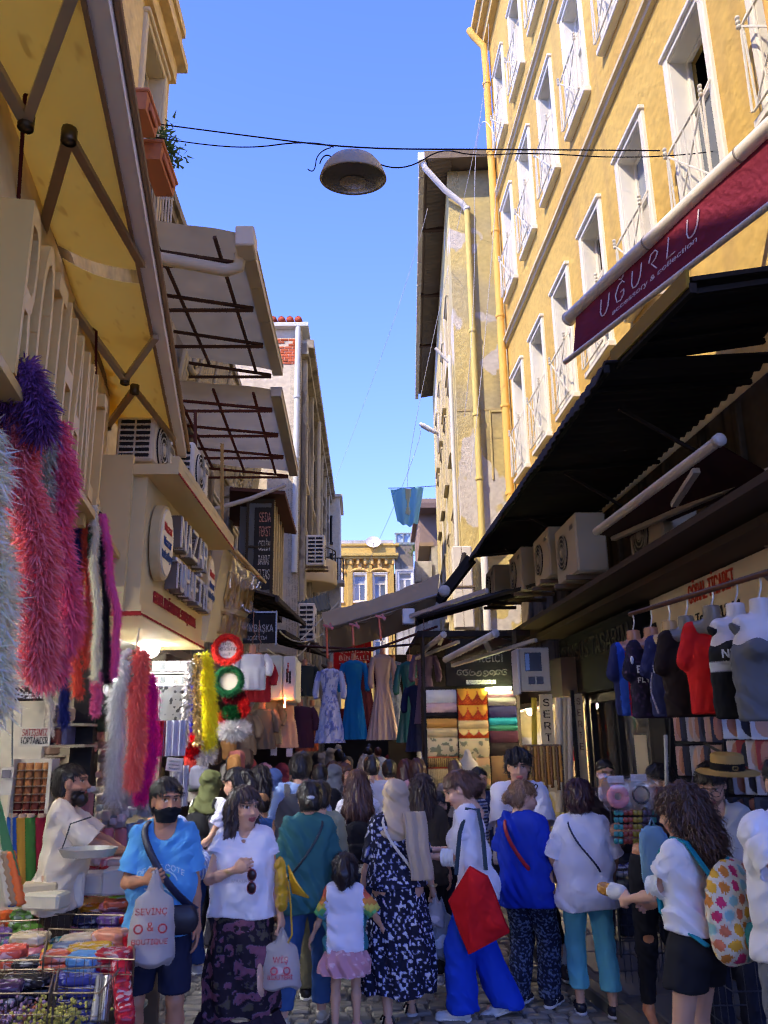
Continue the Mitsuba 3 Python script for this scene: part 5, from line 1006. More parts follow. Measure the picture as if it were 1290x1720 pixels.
FAB2=['gold cloth with red lace scallops hung at the top','gold cloth with dark red lace scallops hung second','plain beige cloth between the laces','cream cloth with red scalloped hem','cream cloth with grey green flowers','beige cloth with bow shaped motifs']
for j,r_ in enumerate(((1157,1184,S(206,150,50),'scallop'),(1184,1210,S(186,130,50),'scallop'),(1210,1224,S(190,168,120),None),(1224,1240,S(206,186,116),'scallop'),(1240,1272,S(196,184,140),'flower'),(1272,1325,S(180,150,110),'flower'))):drape(FAB2[j]+', middle of the fabric stall',768,818,[r_],.05)
FAB3=['grey pink bolt','silver grey bolt','navy bolt','turquoise bolt','sea green bolt','plum bolt','black bolt','brown bolt']
for j,r_ in enumerate(((1160,1172,S(176,140,156),None),(1172,1186,S(120,116,116),None),(1186,1206,S(34,32,74),None),(1206,1218,S(30,130,150),None),(1218,1228,S(40,104,90),None),(1228,1248,S(60,30,50),None),(1248,1270,S(28,24,28),None),(1270,1320,S(110,90,66),None))):drape(FAB3[j]+' in the stack beside the curtain shop',820,867,[r_],.02)
k=thing('lamp_tube','glowing fluorescent tube along the top of the fabric stall','lamp');lamp(k+'__tube',tube([fd.p(xd(815),.1,zd(1158)),fd.p(xd(858),.12,zd(1157))],.022,8),(5,5.6,2.4));part(k,'holder',tube([fd.p(xd(858),.12,zd(1157)),fd.p(xd(868),.1,zd(1160))],.03,8),'m_matte',S(60,60,60))
k=thing('display_bust','grey bust wearing a black beaded collar in front of the fabric stall','bust');c=at_y(786,1290,10.7)
part(k,'body',Blob(.05).ell(c+[0,0,-.02],(.15,.09,.16)).cone(c+[0,0,.1],c+[0,0,.2],.05,.045).mesh(.02),'m_matte',S(176,172,164),True);part(k,'collar',tube([c+[.13*math.cos(t),-.09,.02+.11*math.sin(t)]for t in np.linspace(3.3,6.1,14)],.022,6),'m_gloss',S(24,22,26),True)
br_=thing('strip_rack','rack of hanging amber and brown trimming strips in front of the curtain shop','rack');f_=Fr((0,9.3),math.pi/2,-1);xa=lambda px:at_y(px,1280,9.3)[0];za_=lambda py:at_y(910,py,9.3)[2]
part(br_,'rail',tube([f_.p(xa(876),0,za_(1252)),f_.p(xa(944),0,za_(1252))],.012,6),'m_metal',S(150,120,90),True);part(br_,'post',tube([f_.p(xa(944),0,za_(1252)),f_.p(xa(944),0,.07)],.014,6),'m_metal',S(90,80,70),True)
for i,px in enumerate(np.linspace(879,941,13)):
 L=r3_.uniform(.35,.5);P=[f_.p(xa(px),.01,za_(1253)-q)for q in np.linspace(0,L,12)];part(br_,'trimming_strip',tube(P,[.016+.006*(q%2)for q in range(12)],6),'m_satin',S(*[[190,130,50],[150,90,40],[206,160,80],[120,80,40]][i%4])*r3_.uniform(.7,1.1),True)
# PEOPLE
def ik(a,t,l1,l2,hint):
 a,t,hint=np.asarray(a,float),np.asarray(t,float),np.asarray(hint,float);d=t-a;L=np.linalg.norm(d);M=(l1+l2)*.995
 if L>M:t=a+d*M/L;d=t-a;L=M
 L=max(L,abs(l1-l2)+.02);u=d/L;x=(l1*l1-l2*l2+L*L)/(2*L);h=math.sqrt(max(l1*l1-x*x,0));p=hint-u*(hint@u);p/=np.linalg.norm(p)+1e-9
 return a+u*x+p*h,t
_hands={}
def hand_mesh(kind,far=False):
 key=(kind,far)
 if key in _hands:return _hands[key]
 c0={'relax':20,'grip':72,'hold':50,'flat':8,'point':30}[kind];B=Blob(.012)
 B.ell((0,.045,0),(.041,.052,.016)).cone((0,-.03,0),(0,.03,0),.024,.028)
 for i,(x,L)in enumerate(((-.030,.074),(-.010,.083),(.011,.077),(.030,.06))):
  p=np.array([x,.085-.004*abs(i-1),0.0]);a=math.radians(c0*.7+5*i);spread=(i-1.3)*.07
  for s in range(3):
   q=p+L*(.44,.32,.24)[s]*np.array([spread*.5,math.cos(a),-math.sin(a)]);B.cone(p,q,.0092-.0008*s,.0086-.0008*s,k=.006);p=q;a+=math.radians(c0)
 t0=np.array([-.028,.015,-.004]);t1=t0+[-.024,.03,-.012];t2=t1+[-.004+.012*(c0>40),.034,-.006-.012*(c0>40)]
 B.cone(t0,t1,.014,.0115,k=.014).cone(t1,t2,.0108,.0085,k=.006)
 _hands[key]=B.mesh(.016 if far else .005,pad=.012);return _hands[key]
_heads={}
def head_blob(sex):
 B=Blob(.022);m=sex=='m'
 B.ell((0,-.014,.034),(.075,.096,.082)).ell((0,.018,-.04),(.06+.004*m,.074,.074)).ell((0,.058,-.094),(.024+.006*m,.026,.022),.03)
 B.cone((0,.088,.02),(0,.112,-.026),.007,.0115+.002*m,k=.012).ell((-.011,.1,-.03),.009,.008).ell((.011,.1,-.03),.009,.008)
 B.ell((-.036,.066,-.03),(.026,.026,.022),.03).ell((.036,.066,-.03),(.026,.026,.022),.03)
 B.ell((0,.088,.038),(.05,.014,.012),.02).ell((0,.091,-.058),(.02,.012,.0065),.008).ell((0,.089,-.068),(.017,.012,.0075),.008)
 for s in(-1,1):B.ell((s*.077,-.008,-.006),(.009,.021,.031),.012)
 B.cone((0,-.02,-.08),(0,-.035,-.2),.05 if not m else .056,.056 if not m else .064,k=.03);return B
def head_mesh(sex,far=False):
 if(sex,far)not in _heads:
  def sock(X,Y,Z):return-np.minimum(np.sqrt((X-.031)**2+(Y-.105)**2+(Z-.014)**2),np.sqrt((X+.031)**2+(Y-.105)**2+(Z-.014)**2))+.019
  _heads[sex,far]=head_blob(sex).mesh(.013 if far else .0068,clip=[sock],pad=.02)
 return _heads[sex,far]
def head_color(V,skin,hair,sex,beard=0.0,lips=None):
 x,y,z=np.abs(V[:,0]),V[:,1],V[:,2];c=np.tile(np.asarray(skin),(len(V),1))*(1+.16*(meshkit.fbm(V*25,2,3)-.5))[:,None]
 ck=np.exp(-(((x-.04)/.022)**2+((z+.028)/.022)**2))*(y>.03);c=c*(1-ck[:,None]*np.array([.0,.1,.1]))
 if beard>0:
  b=((z<-.03)&(y>-.005)&(z>-.15)&~((z>-.05)&(x<.014)&(z>-.042))).astype(float)*np.clip((-.02-z)/.03,0,1)*np.clip((y+.01)/.03,0,1);b*=1-.8*((x>.02)&(x<.055)&(z>-.055)&(y>.05));c=c*(1-beard*b[:,None])+np.asarray(hair)*beard*b[:,None]
 lp=(x<.023)&(z>-.074)&(z<-.05)&(y>.085);c[lp]=(S(164,84,78)if lips is None else lips)
 br=(np.abs(z-.036+.16*np.abs(x-.03))<.0048)&(x>.012)&(x<.05)&(y>.06);c[br]=np.asarray(hair)*.8+.1*np.asarray(skin)
 ey=(((x-.031)/.0155)**2+((z-.013)/.0072)**2<1)&(y>.06);c[ey]=S(206,200,192);c[ey&(((x-.031)/.0075)**2+((z-.013)/.008)**2<1)]=S(34,22,16)
 lid=(((x-.031)/.02)**2+((z-.021)/.0045)**2<1)&(y>.06);c[lid]=c[lid]*.45
 return c
def strands(a,f=60.):
 return lambda X,Y,Z:(a*(np.sin(np.arctan2(X,Y+.3)*f*1.3+3*np.sin(Z*17+X*12))*.6+np.sin(X*f*1.6+Z*11+2*np.sin(Z*9))*.4+.5*np.sin(Y*f*1.4+3*np.sin(X*20))*(np.abs(X)>-1))).astype(np.float32)
def hair_mesh(style,sex='f',h=.0085):
 B=Blob(.02);g={'short':.012,'shag':.026,'bob':.03,'bun':.012,'long':.014,'curly':.018,'pony':.012,'shoulder':.02,'cropped':.006}[style]
 B.ell((0,-.018,.04),(.075+g,.096+g,.082+g)).ell((0,-.045,-.01),(.07+g*.9,.07+g,.085))
 amp=.004
 if style in('bun',):B.ell((0,-.13,-.02),(.046,.046,.044),.025)
 if style=='pony':B.ell((0,-.125,.045),.035,.02).cone((0,-.14,.04),(0,-.165,-.07),.042,.045).cone((0,-.165,-.07),(0,-.15,-.2),.045,.018)
 if style=='long':B.cone((0,-.07,0),(0,-.125,-.2),.085,.095,(1.25,.7,1)).cone((0,-.125,-.2),(0,-.145,-.42),.09,.04,(1.35,.55,1));amp=.007
 if style=='shoulder':B.cone((-.05,-.04,0),(-.075,-.045,-.17),.06,.045).cone((.05,-.04,0),(.075,-.045,-.17),.06,.045).cone((0,-.07,0),(0,-.09,-.18),.08,.07,(1.2,.8,1));amp=.009
 if style=='curly':B.cone((0,-.05,.02),(0,-.07,-.16),.105,.1,(1.1,1,1)).cone((0,-.08,-.1),(0,-.09,-.22),.085,.055,(1.25,.9,1));amp=.016
 if style=='shag':B.ell((0,.045,.09),(.075,.05,.04),.03);amp=.01
 if style=='bob':B.ell((0,-.06,-.03),(.092,.085,.09));amp=.008
 def face(X,Y,Z):
  top=.068 if style not in('shag','curly')else .048
  d=np.minimum(Y-.022-.25*np.maximum(Z-.02,0),top-Z-.35*np.abs(X));side=np.minimum(np.minimum(Y+.02,.03-Z),9)if style in('short','cropped','bun','pony','shag')else-9
  return np.maximum(d,side)
 clip=[face]
 if style in('short','cropped','shag','bun','pony'):clip.append(lambda X,Y,Z:np.where(Y>-.11,-.075-.02*(style=='shag')-Z-0*X,-9+0*X))
 f=strands(amp,70. if style!='curly' else 38.)
 if style=='curly':
  f0=f;f=lambda X,Y,Z:f0(X,Y,Z)+(.012*np.sin(X*70+3*np.sin(Z*40))*np.sin(Z*75+3*np.sin(Y*50))*np.sin(Y*66)).astype(np.float32)
 return B.mesh(h,clip=clip,disp=f,pad=.03)
SKIN,SKIN2,SKIN3=S(206,158,130),S(186,132,100),S(214,166,140)
BLACKH,BROWNH=S(30,24,24),S(66,44,34)
class Person:
 def __init__(self,label,pos,yaw,H=1.7,sex='f',b=1.0,belly=0.,bust=None,skin=SKIN,hair='bun',hcol=BLACKH,arms=None,feet=None,lean=0.,head=(0,0),beard=0.,hands=('relax','relax'),res=.014,child=False,hips=1.0,name='person',elbows=(None,None),thumbs=(None,None),lips=None,shw=None):
  self.k=k=H/1.72;self.key=thing(name,label,'person');self.pos,self.R,self.res,self.sex,self.b=np.array([pos[0],pos[1],pos[2]if len(pos)>2 else 0.0]),rot('z',-math.radians(yaw)),res,sex,b
  la=math.radians(lean);self.lean=la;Lr=rot('x',-la);piv=np.array([0,0,.93*k]);self.T_=lambda p:piv+Lr@(np.asarray(p,float)*k-piv)
  m=sex=='m';sw=shw or(.156 if m else .138);b=self.b=.97+(b-1)*.55;self.sw=sw;bust=(0 if m else 1)if bust is None else bust;T_=self.T_
  self.sh=[T_((s*sw,-.01,1.40))for s in(-1,1)];B=Blob(.05*k);cs=[]
  cs.append(((-.07,-.01,.93),(.07,-.01,.93),.108*b*hips,.108*b*hips,(1,.92,1)));cs.append(((-.05,.0,1.07),(.05,.0,1.07),.1*b,.1*b,(1,.9,1)));cs.append(((-.08,0,1.26),(.08,0,1.26),.108*b,.108*b,(1,.86,1)))
  cs.append(((-sw*.86,-.012,1.39),(sw*.86,-.012,1.39),.058,.058,(1,1,1)));cs.append(((0,-.015,1.36),(0,-.02,1.43),.085,.06,(1.1,.8,1)))
  if belly:cs.append(((0,.05+.03*belly,1.05),(0,.05+.03*belly,1.12),.085+.03*belly,.085+.03*belly,(1.25,1,1)))
  if bust and not child:
   for s in(-1,1):cs.append(((s*.075,.075,1.235),(s*.075,.075,1.235),.06*bust,.06*bust,(1,1,1)))
  for s in(-1,1):cs.append(((s*.07,-.055,.9),(s*.07,-.055,.9),.095*b*hips,.095*b*hips,(1,1,1)))
  self.torso=[(T_(a),T_(c),ra*k,rb*k,sc)for a,c,ra,rb,sc in cs]
  for a,c,ra,rb,sc in self.torso:B.cone(a,c,ra,rb,sc)
  nk=T_((0,-.015,1.44));B.cone(nk,T_((0,0,1.54)),.056*k*(1.08 if m else .92),.05*k)
  self.el,self.wr,parts=[],[],[]
  arms=arms or(None,None);ab=.84+.12*(b-1)*3+.1*m
  for i,s in enumerate((-1,1)):
   t=arms[i];t=T_((s*(sw+.085),.03,.86))if t is None else np.asarray(t,float);hint=(s*.5,-1,-.3)if elbows[i]is None else elbows[i]
   e,w=ik(self.sh[i],t,.285*k,.245*k,hint);self.el.append(e);self.wr.append(w)
   B.cone(self.sh[i],self.sh[i]+(e-self.sh[i])*.5,.052*k*ab,.046*k*ab,k=.035).cone(self.sh[i]+(e-self.sh[i])*.5,e,.046*k*ab,.037*k*ab,k=.02).cone(e,e+(w-e)*.35,.037*k*ab,.04*k*ab,k=.02).cone(e+(w-e)*.35,w,.04*k*ab,.026*k*ab,k=.02)
   v,f=hand_mesh(hands[i],res>.02);v=v*[(-1 if i==0 else 1),1,1]*(k*(.95 if not m else 1.03));f=f[:,::-1]if i==0 else f
   ey=(w-e)/np.linalg.norm(w-e);th=np.asarray(thumbs[i]if thumbs[i]is not None else((0,1,.25)if abs(ey[2])>.75 else(-s*.25,0,1)),float);ex=-th*(1 if i==1 else-1);ex-=ey*(ex@ey);ex/=np.linalg.norm(ex);ez=np.cross(ex,ey)
   parts.append((frame3(w,ex,ey,ez)(v),f))
  self.hand=[self.wr[i]+(self.wr[i]-self.el[i])/np.linalg.norm(self.wr[i]-self.el[i])*.085*k for i in(0,1)]
  feet=feet or((-.1,0,0),(.1,0,0));self.hip,self.kn,self.an,self.feet=[],[],[],feet;lb=.92+.5*(b-1)+.03*m
  for i,s in enumerate((-1,1)):
   h=np.array([s*.085*hips,0,.9])*k;a=np.array([feet[i][0],feet[i][1]-.02,.08*k+feet[i][2]]);kn,a=ik(h,a,.425*k,.415*k,(s*.1,1,0));self.hip.append(h);self.kn.append(kn);self.an.append(a)
   B.cone(h,kn,.088*k*lb,.057*k*lb,k=.04).cone(kn,kn+(a-kn)*.3+[0,-.012,0],.054*k*lb,.057*k*lb,k=.02).cone(kn+(a-kn)*.3+[0,-.012,0],a,.056*k*lb,.034*k,k=.02).cone(a+[0,-.02,-.04*k],a+[0,.13*k,-.055*k],.032*k,.026*k,k=.02)
  bv,bf=B.mesh(res,pad=.03);bc=np.tile(np.asarray(skin),(len(bv),1))*(1+.12*(meshkit.fbm(bv*9,3,7)-.5))[:,None]
  hy,hp=math.radians(head[0]),math.radians(head[1]);self.hR=rot('z',-hy)@rot('x',-hp-la*.35);self.hc=T_((0,.025,1.6))+np.array([0,.0,0]);sc=k*(1.09 if not child else 1.34);self.hs=sc
  self.Hd=lambda v:self.hc+(np.asarray(v)*sc)@self.hR.T
  hv,hf=head_mesh(sex,res>.02);hcx=head_color(hv,skin,hcol,sex,beard,lips);cols=[bc,hcx]+[np.tile(np.asarray(skin)*.97,(len(p[0]),1))for p in parts]
  m_=cat((bv,bf),(self.Hd(hv),hf),*parts);self.put_part('body',m_,'m_skin',np.vstack(cols))
  if hair:hm=hair_mesh(hair,sex,.0145 if res>.02 else .0085);n1=meshkit.fbm(hm[0]*[60,60,8],2,4);self.put_part('hair',(self.Hd(hm[0]),hm[1]),'m_hair',np.asarray(hcol)*(.7+.7*n1)[:,None]);(res<.02)and self.strips(hm,hair,np.asarray(hcol))
 def strips(self,hm,style,hcol):
  "loose locks lying on the hair"
  v,f=hm;N=np.array(trimesh.Trimesh(v,f,process=False).vertex_normals);rr=np.random.default_rng(len(labels));n={'curly':2600,'long':2200,'shoulder':2000}.get(style,1300);i=rr.integers(0,len(v),n);p,nn=v[i],N[i];c=p-[0,-.06,.12]
  d=c*[1,1,.4]+[0,0,-.09-.1*(style in('long','shoulder','curly'))]+rr.normal(0,.05 if style=='curly' else .02,(n,3));d-=nn*(d*nn).sum(1)[:,None];d/=np.linalg.norm(d,axis=1)[:,None]+1e-9;s=np.cross(d,nn);L=rr.uniform(.02,.055,(n,1))*(1.5 if style in('long','shoulder','curly')else 1);w=rr.uniform(.0012,.003,(n,1));q=rr.normal(0,.25 if style=='curly' else .1,(n,1))
  lift=.004+.012*(style=='curly');V=np.stack([p-s*w+nn*.001,p+s*w+nn*.001,p+d*L*.55+s*(w+q*L*.3)+nn*lift,p+d*L*.55-s*(w-q*L*.3)+nn*lift,p+d*L+s*q*L-nn*.002],1).reshape(-1,3);k=np.arange(n)[:,None]*5
  self.put_part('loose_strands',(self.Hd(V),np.vstack([k+[0,1,2],k+[0,2,3],k+[3,2,4]])),'m_hair',((hcol+.006)*rr.uniform(.6,1.9,(n,1))).repeat(5,0),False,kind='stuff')
 def w(self,v):return np.asarray(v)@self.R.T+self.pos
 def put_part(self,name,m,mat,col,smooth=True,label=None,parent=None,kind=None):v,f=vf(m);return part(parent or self.key,name,(self.w(v),f),mat,col,smooth,label,kind)
 def top(self,col,hem=.86,grow=.014,sleeve=.62,neck=.07,vneck=0.,loose=.012,name='shirt',patt=None,mat='m_cloth',wr=.0085,sl_r=.066,res=None,sl_col=None,crop=None):
  k=self.k;B=Blob(.05*k);T_=self.T_;grow=grow*.8+.01;sl_r=.03+.5*sl_r+.006
  for a,c,ra,rb,sc in self.torso:B.cone(a,c,ra+grow*k,rb+grow*k,sc)
  B.cone(T_((-.075,0,hem+.02)),T_((.075,0,hem+.02)),(.108*self.b+grow+loose)*k,None,(1,.95,1));B.cone(T_((-.08,.005,1.1)),T_((.08,.005,1.1)),(.1*self.b+grow+loose*.8)*k,None,(1,.9,1))
  for i in(0,1):d=self.el[i]-self.sh[i];B.cone(self.sh[i],self.sh[i]+d*.18,sl_r*.95*k,sl_r*.95*k,k=.03)
  hz=T_((0,0,hem))[2];nk=T_((0,.0,1.485));nf=T_((0,.07,1.44-vneck))
  def cut(X,Y,Z):return hz+.012*np.sin(X*14)+.01*np.sin(Y*11)-Z
  def nec(X,Y,Z):
   d=np.sqrt((X-nk[0])**2+(Y-nk[1])**2+((Z-nk[2])*.8)**2)-neck*k;t=np.clip(((X-nk[0])*0+(Z-nk[2])*(nf[2]-nk[2])+(Y-nk[1])*(nf[1]-nk[1]))/((nf-nk)@(nf-nk)),0,1)
   d2=np.sqrt(X**2+(Y-nk[1]-t*(nf[1]-nk[1]))**2+(Z-nk[2]-t*(nf[2]-nk[2]))**2)-neck*k*(1-.72*t*(vneck>0));return-np.minimum(d,d2)
  m=B.mesh(res or self.res*.92,clip=[cut,nec],disp=wrinkle(wr,9,7,hash(len(labels))%7),pad=.04);ms,cs=[m],[vary(m[0],col,.06,4)if patt is None else patt(m[0]/k,np.asarray(col))]
  for i in(0,1):
   if sleeve<=0:continue
   a,e,w=self.sh[i],self.el[i],self.wr[i];L1,L2=np.linalg.norm(e-a),np.linalg.norm(w-e);P=[a-(e-a)*.02];n=9
   for t in np.linspace(.1,sleeve,n):P.append(a+(e-a)*t if t<=1 else e+(w-e)*(t-1))
   rr=np.interp(np.linspace(0,1,len(P)),[0,.3,1],[sl_r*.95,sl_r,sl_r*(1.1 if sleeve<=1 else .75)])*k*(1+.05*np.sin(np.arange(len(P))*2.1));q=tube(P,rr,20,cap=False);q=(q[0]+.005*np.sin(q[0]@np.array([71.,53.,88.]))[:,None]*[1,1,.3],q[1]);ms.append(thick((q[0],q[1]),.004));cs.append(vary(ms[-1][0],sl_col if sl_col is not None else col,.06,4)if patt is None else patt(ms[-1][0]/k,np.asarray(col)))
  return self.put_part(name,cat(*ms),mat,np.vstack(cs))
 def pants(self,col,w=(.108,.085,.075),hem=.1,waist=1.0,patt=None,name='trousers',mat='m_cloth',wr=.0055,res=None,hipg=.014):
  k=self.k;B=Blob(.02*k)
  for a,c,ra,rb,sc in self.torso[:2]+[t for t in self.torso if abs(t[2]-self.torso[-1][2])<1e-6][-2:]:B.cone(a,c,ra+min(hipg,.011)*k,rb+min(hipg,.011)*k,sc,k=.05)
  zs=[]
  for i in(0,1):
   B.cone(self.hip[i],self.kn[i],w[0]*k*(.6+.4*self.b),w[1]*k,k=.016)
   a=self.an[i];d=a-self.kn[i];B.cone(self.kn[i],a+d*.08,w[1]*k,w[2]*k,k=.012)
  wz=min(waist,.91 if waist<=1.0 else waist)*k;dyn=[(self.an[i],self.kn[i])for i in(0,1)];hz=hem*k
  def cut(X,Y,Z):return np.maximum(hz+.006*np.sin(Y*30)-Z,Z-wz+0*X)
  m=B.mesh(res or self.res*.92,clip=[cut],disp=wrinkle(wr,11,9,1.7),pad=.03);return self.put_part(name,m,mat,vary(m[0],col,.08,5)if patt is None else patt(m[0]/k,np.asarray(col)))
 def skirt(self,col,waist=1.0,hem=.3,r0=.135,r1=.26,pleat=12,amp=.05,dep=.85,patt=None,name='skirt',shift=(0,0),mat='m_cloth',nz=60,nt=110,ragged=.0):
  k=self.k
  def fn(u,v):
   th=u*2*np.pi;z=(waist+(hem-waist)*v)*k;r=(r0+(r1-r0)*np.clip(v*1.35,0,1)**.8)*k;rr=r*(1+amp*np.clip(v*1.5,0,1)*np.sin(th*pleat+2.5*np.sin(v*4))+.05*v*np.sin(3*th+5*v));return np.stack([rr*np.cos(th)+shift[0]*v,rr*dep*np.sin(th)-.01+shift[1]*v,z+ragged*v*np.sin(th*5)],1)
  m=gridmesh(fn,nt,nz);return self.put_part(name,m,mat,vary(m[0],col,.08,5)if patt is None else patt(m[0]/k,np.asarray(col)))
 def shoes(self,col,sole=S(226,224,220),yaws=(0,0),pitch=(0,0),size=1.0,kind='shoe',heel=0.0,logo=None):
  for i in(0,1):
   k=self.k*size*(1.0 if self.sex=='f' else 1.08);B=Blob(.02);B.cone((0,-.035,.045),(0,.06,.045),.042,.042,(1,1,1)).cone((0,.06,.04),(.0,.15,.03),.04,.036,(1.05,1,.8)).cone((0,-.035,.06),(0,-.03,.085),.036,.034)
   up=B.mesh(.009,clip=[lambda X,Y,Z:.014-Z+0*X+0*Y,lambda X,Y,Z:Z-.085+0*X+0*Y],pad=.02);S2=Blob(.02);S2 .cone((0,-.04,.02),(0,.06,.02),.045,.044).cone((0,.06,.02),(0,.152,.02),.044,.039);so=S2 .mesh(.009,clip=[lambda X,Y,Z:Z-.024+0*X+0*Y,lambda X,Y,Z:-Z+0*X+0*Y],pad=.02)
   R=rot('z',-math.radians(yaws[i]))@rot('x',-math.radians(pitch[i]));o=np.array([self.feet[i][0],self.feet[i][1],self.feet[i][2]]);W=lambda v:o+(v*k-[0,.04*k*0,0])@R.T
   if kind=='sandal':
    st=cat(*[tube([(-.045,y,.02),(-.03,y,.05+z),(.03,y,.05+z),(.045,y,.02)],.009,6)for y,z in((.09,.0),(-.04,.03))]);s=self.put_part('sandal',(W(st[0]),st[1]),'m_gloss',col)
   else:s=self.put_part('shoe',(W(up[0]),up[1]),'m_satin',col)
   self.put_part('sole',(W(so[0]),so[1]),'m_matte',sole,parent=s)
   if logo is not None:
    q=cat(*[box((sx*.041,.035,.045),(.006,.06,.008),rx=a)for sx in(-1,1)for a in(.5,-.5)]);self.put_part('emblem',(W(q[0]),q[1]),'m_matte',logo,False,parent=s)
 def on_head(self,v):return self.w(self.Hd(v))
def flecks(sc,thr,c1,c2=None,thr2=.5,sx=(1,1,1)):
 def p(V,col):
  n=meshkit.noise(V*sc*np.array(sx),3);n2=meshkit.noise(V*sc*.8+50,4);c=np.tile(col,(len(V),1))*(1+.15*(meshkit.fbm(V*5,2,1)-.5))[:,None];c[n>thr]=c1
  if c2 is not None:c[(n2>thr2)&(n<=thr)]=c2
  return c
 return p
def gnd(px,D,py=1500):p=at_d(px,py,D);return p[:2]
# accessories
def hijab(P,col,tail=None,under=None):
 B=Blob(.03);B.ell((0,-.014,.034),(.095,.112,.1)).ell((0,.005,-.04),(.086,.09,.09)).cone((0,-.02,-.07),(0,-.02,-.2),.085,.12,(1.1,.95,1)).ell((0,-.02,-.25),(.165,.13,.05),.05)
 face=lambda X,Y,Z:np.where(Y>.02,-(np.sqrt((X/.058)**2+((Z+.012)/.088)**2+0*Y)-1)*.05,-9+0*X)
 fold=lambda X,Y,Z:(.005*np.sin(Z*70+X*40+2*np.sin(Y*30))+.004*np.sin(Y*60-Z*40)).astype(np.float32)
 m=B.mesh(.016 if P.res>.02 else .0095,clip=[face],disp=fold,pad=.04);P.put_part('headscarf',(P.Hd(m[0]),m[1]),'m_cloth',vary(m[0],col,.08,12))
 if tail is not None:
  (x0,y0,z0),(x1,y1,z1),w_=tail;q=thick(quad4((x0-w_/2,y0,z0),(x0+w_/2,y0,z0),(x1+w_/2,y1,z1),(x1-w_/2,y1,z1),14,30,lambda u,v:np.stack([.006*np.sin(v*9),-.02*np.sin(v*3.1)+.012*np.sin(u*14),0*u],1)),.01);P.put_part('scarf_tail',q,'m_cloth',vary(q[0],np.asarray(col)*.97,.08,8))
def backpack(P,label,col,w=.3,h=.42,d=.17,z=1.16,y=-.2,patt=None,strap=None,pocket=True,pcol=None,cat_='backpack'):
 k=thing('backpack',label,cat_);T_=P.T_;B=Blob(.03);B.cone((-w*.34,y-d*.12,z),(w*.34,y-d*.12,z),d*.5,None,(1,.85,1.5)).cone((-w*.26,y-d*.2,z-h*.28),(w*.26,y-d*.2,z-h*.28),d*.62,None,(1,.8,1)).cone((-w*.24,y-d*.15,z+h*.2),(w*.24,y-d*.15,z+h*.2),d*.55,None,(1,.75,1)).cone((0,y-d*.1,z),(0,y-d*.1,z+h*.3),d*.6,d*.5,(1.4,.75,1))
 m=B.mesh(.012 if patt is None else .0085,disp=wrinkle(.003,9,9,2),pad=.03);c=vary(m[0],col,.1,8)if patt is None else patt(m[0],np.asarray(col));V=np.array([T_(v/1.0)for v in m[0]])if P.lean else m[0]*P.k;P.put_part('bag_body',(V,m[1]),'m_cloth',c,parent=k)
 if pocket:
  q=Blob(.03).cone((-w*.2,y-d*.72,z-h*.24),(w*.2,y-d*.72,z-h*.24),.055,None,(1,.6,1.5)).mesh(.012);V=q[0]*P.k;P.put_part('pocket',(V,q[1]),'m_cloth',vary(q[0],pcol if pcol is not None else np.asarray(col)*.8,.1,8),parent=k)
 sc=np.asarray(strap if strap is not None else np.asarray(col)*.7)
 for s in(-1,1):
  x=s*.115;pts=np.array([T_(p)for p in((x*.8,y+.03,z+h*.3),(x,-.07,1.455),(x*1.05,.01,1.472),(x*1.1,.085,1.4),(x*1.15,.13,1.25),(x*1.35,.1,1.08),(x*1.4,y+.06,z-h*.35))]);q=tube(pts,.03,10,flat=.3);P.put_part('strap',q,'m_cloth',sc,parent=k)
 P.put_part('grab_handle',tube([T_((-.03,y,z+h*.42)),T_((0,y-.02,z+h*.5)),T_((.03,y,z+h*.42))],.009,6),'m_cloth',sc,parent=k);return k
def crossbody(P,label,col,s=1,r=.012,bag=None,bagcol=None,name='shoulder_bag'):
 k=thing(name,label,'bag');T_=P.T_;g=.03
 pts=[(s*.1,-.03,1.475),(s*.11,-.1-g,1.38),(s*.03,-.14-g,1.24),(-s*.08,-.14-g,1.1),(-s*.165-g,-.06,.98),(-s*.17-g,.06,.97),(-s*.08,.14+g,1.1),(s*.02,.155+g,1.24),(s*.1,.1+g,1.38),(s*.1,.02,1.478)]
 from scipy.interpolate import interp1d
 Q=interp1d(np.arange(len(pts)),np.array([T_(p)for p in pts]),axis=0,kind='cubic')(np.linspace(0,len(pts)-1,50));P.put_part('strap',tube(Q,r,8,flat=.35),'m_satin',col,parent=k)
 if bag is not None:m=Blob(.03).cone(np.array(bag[0])+[-.07,0,0],np.array(bag[0])+[.07,0,0],bag[1],None,(1,.55,1.2)).mesh(.011);P.put_part('pouch',(m[0]*P.k,m[1]),'m_satin',vary(m[0],bagcol if bagcol is not None else col,.1,9),parent=k)
 return k
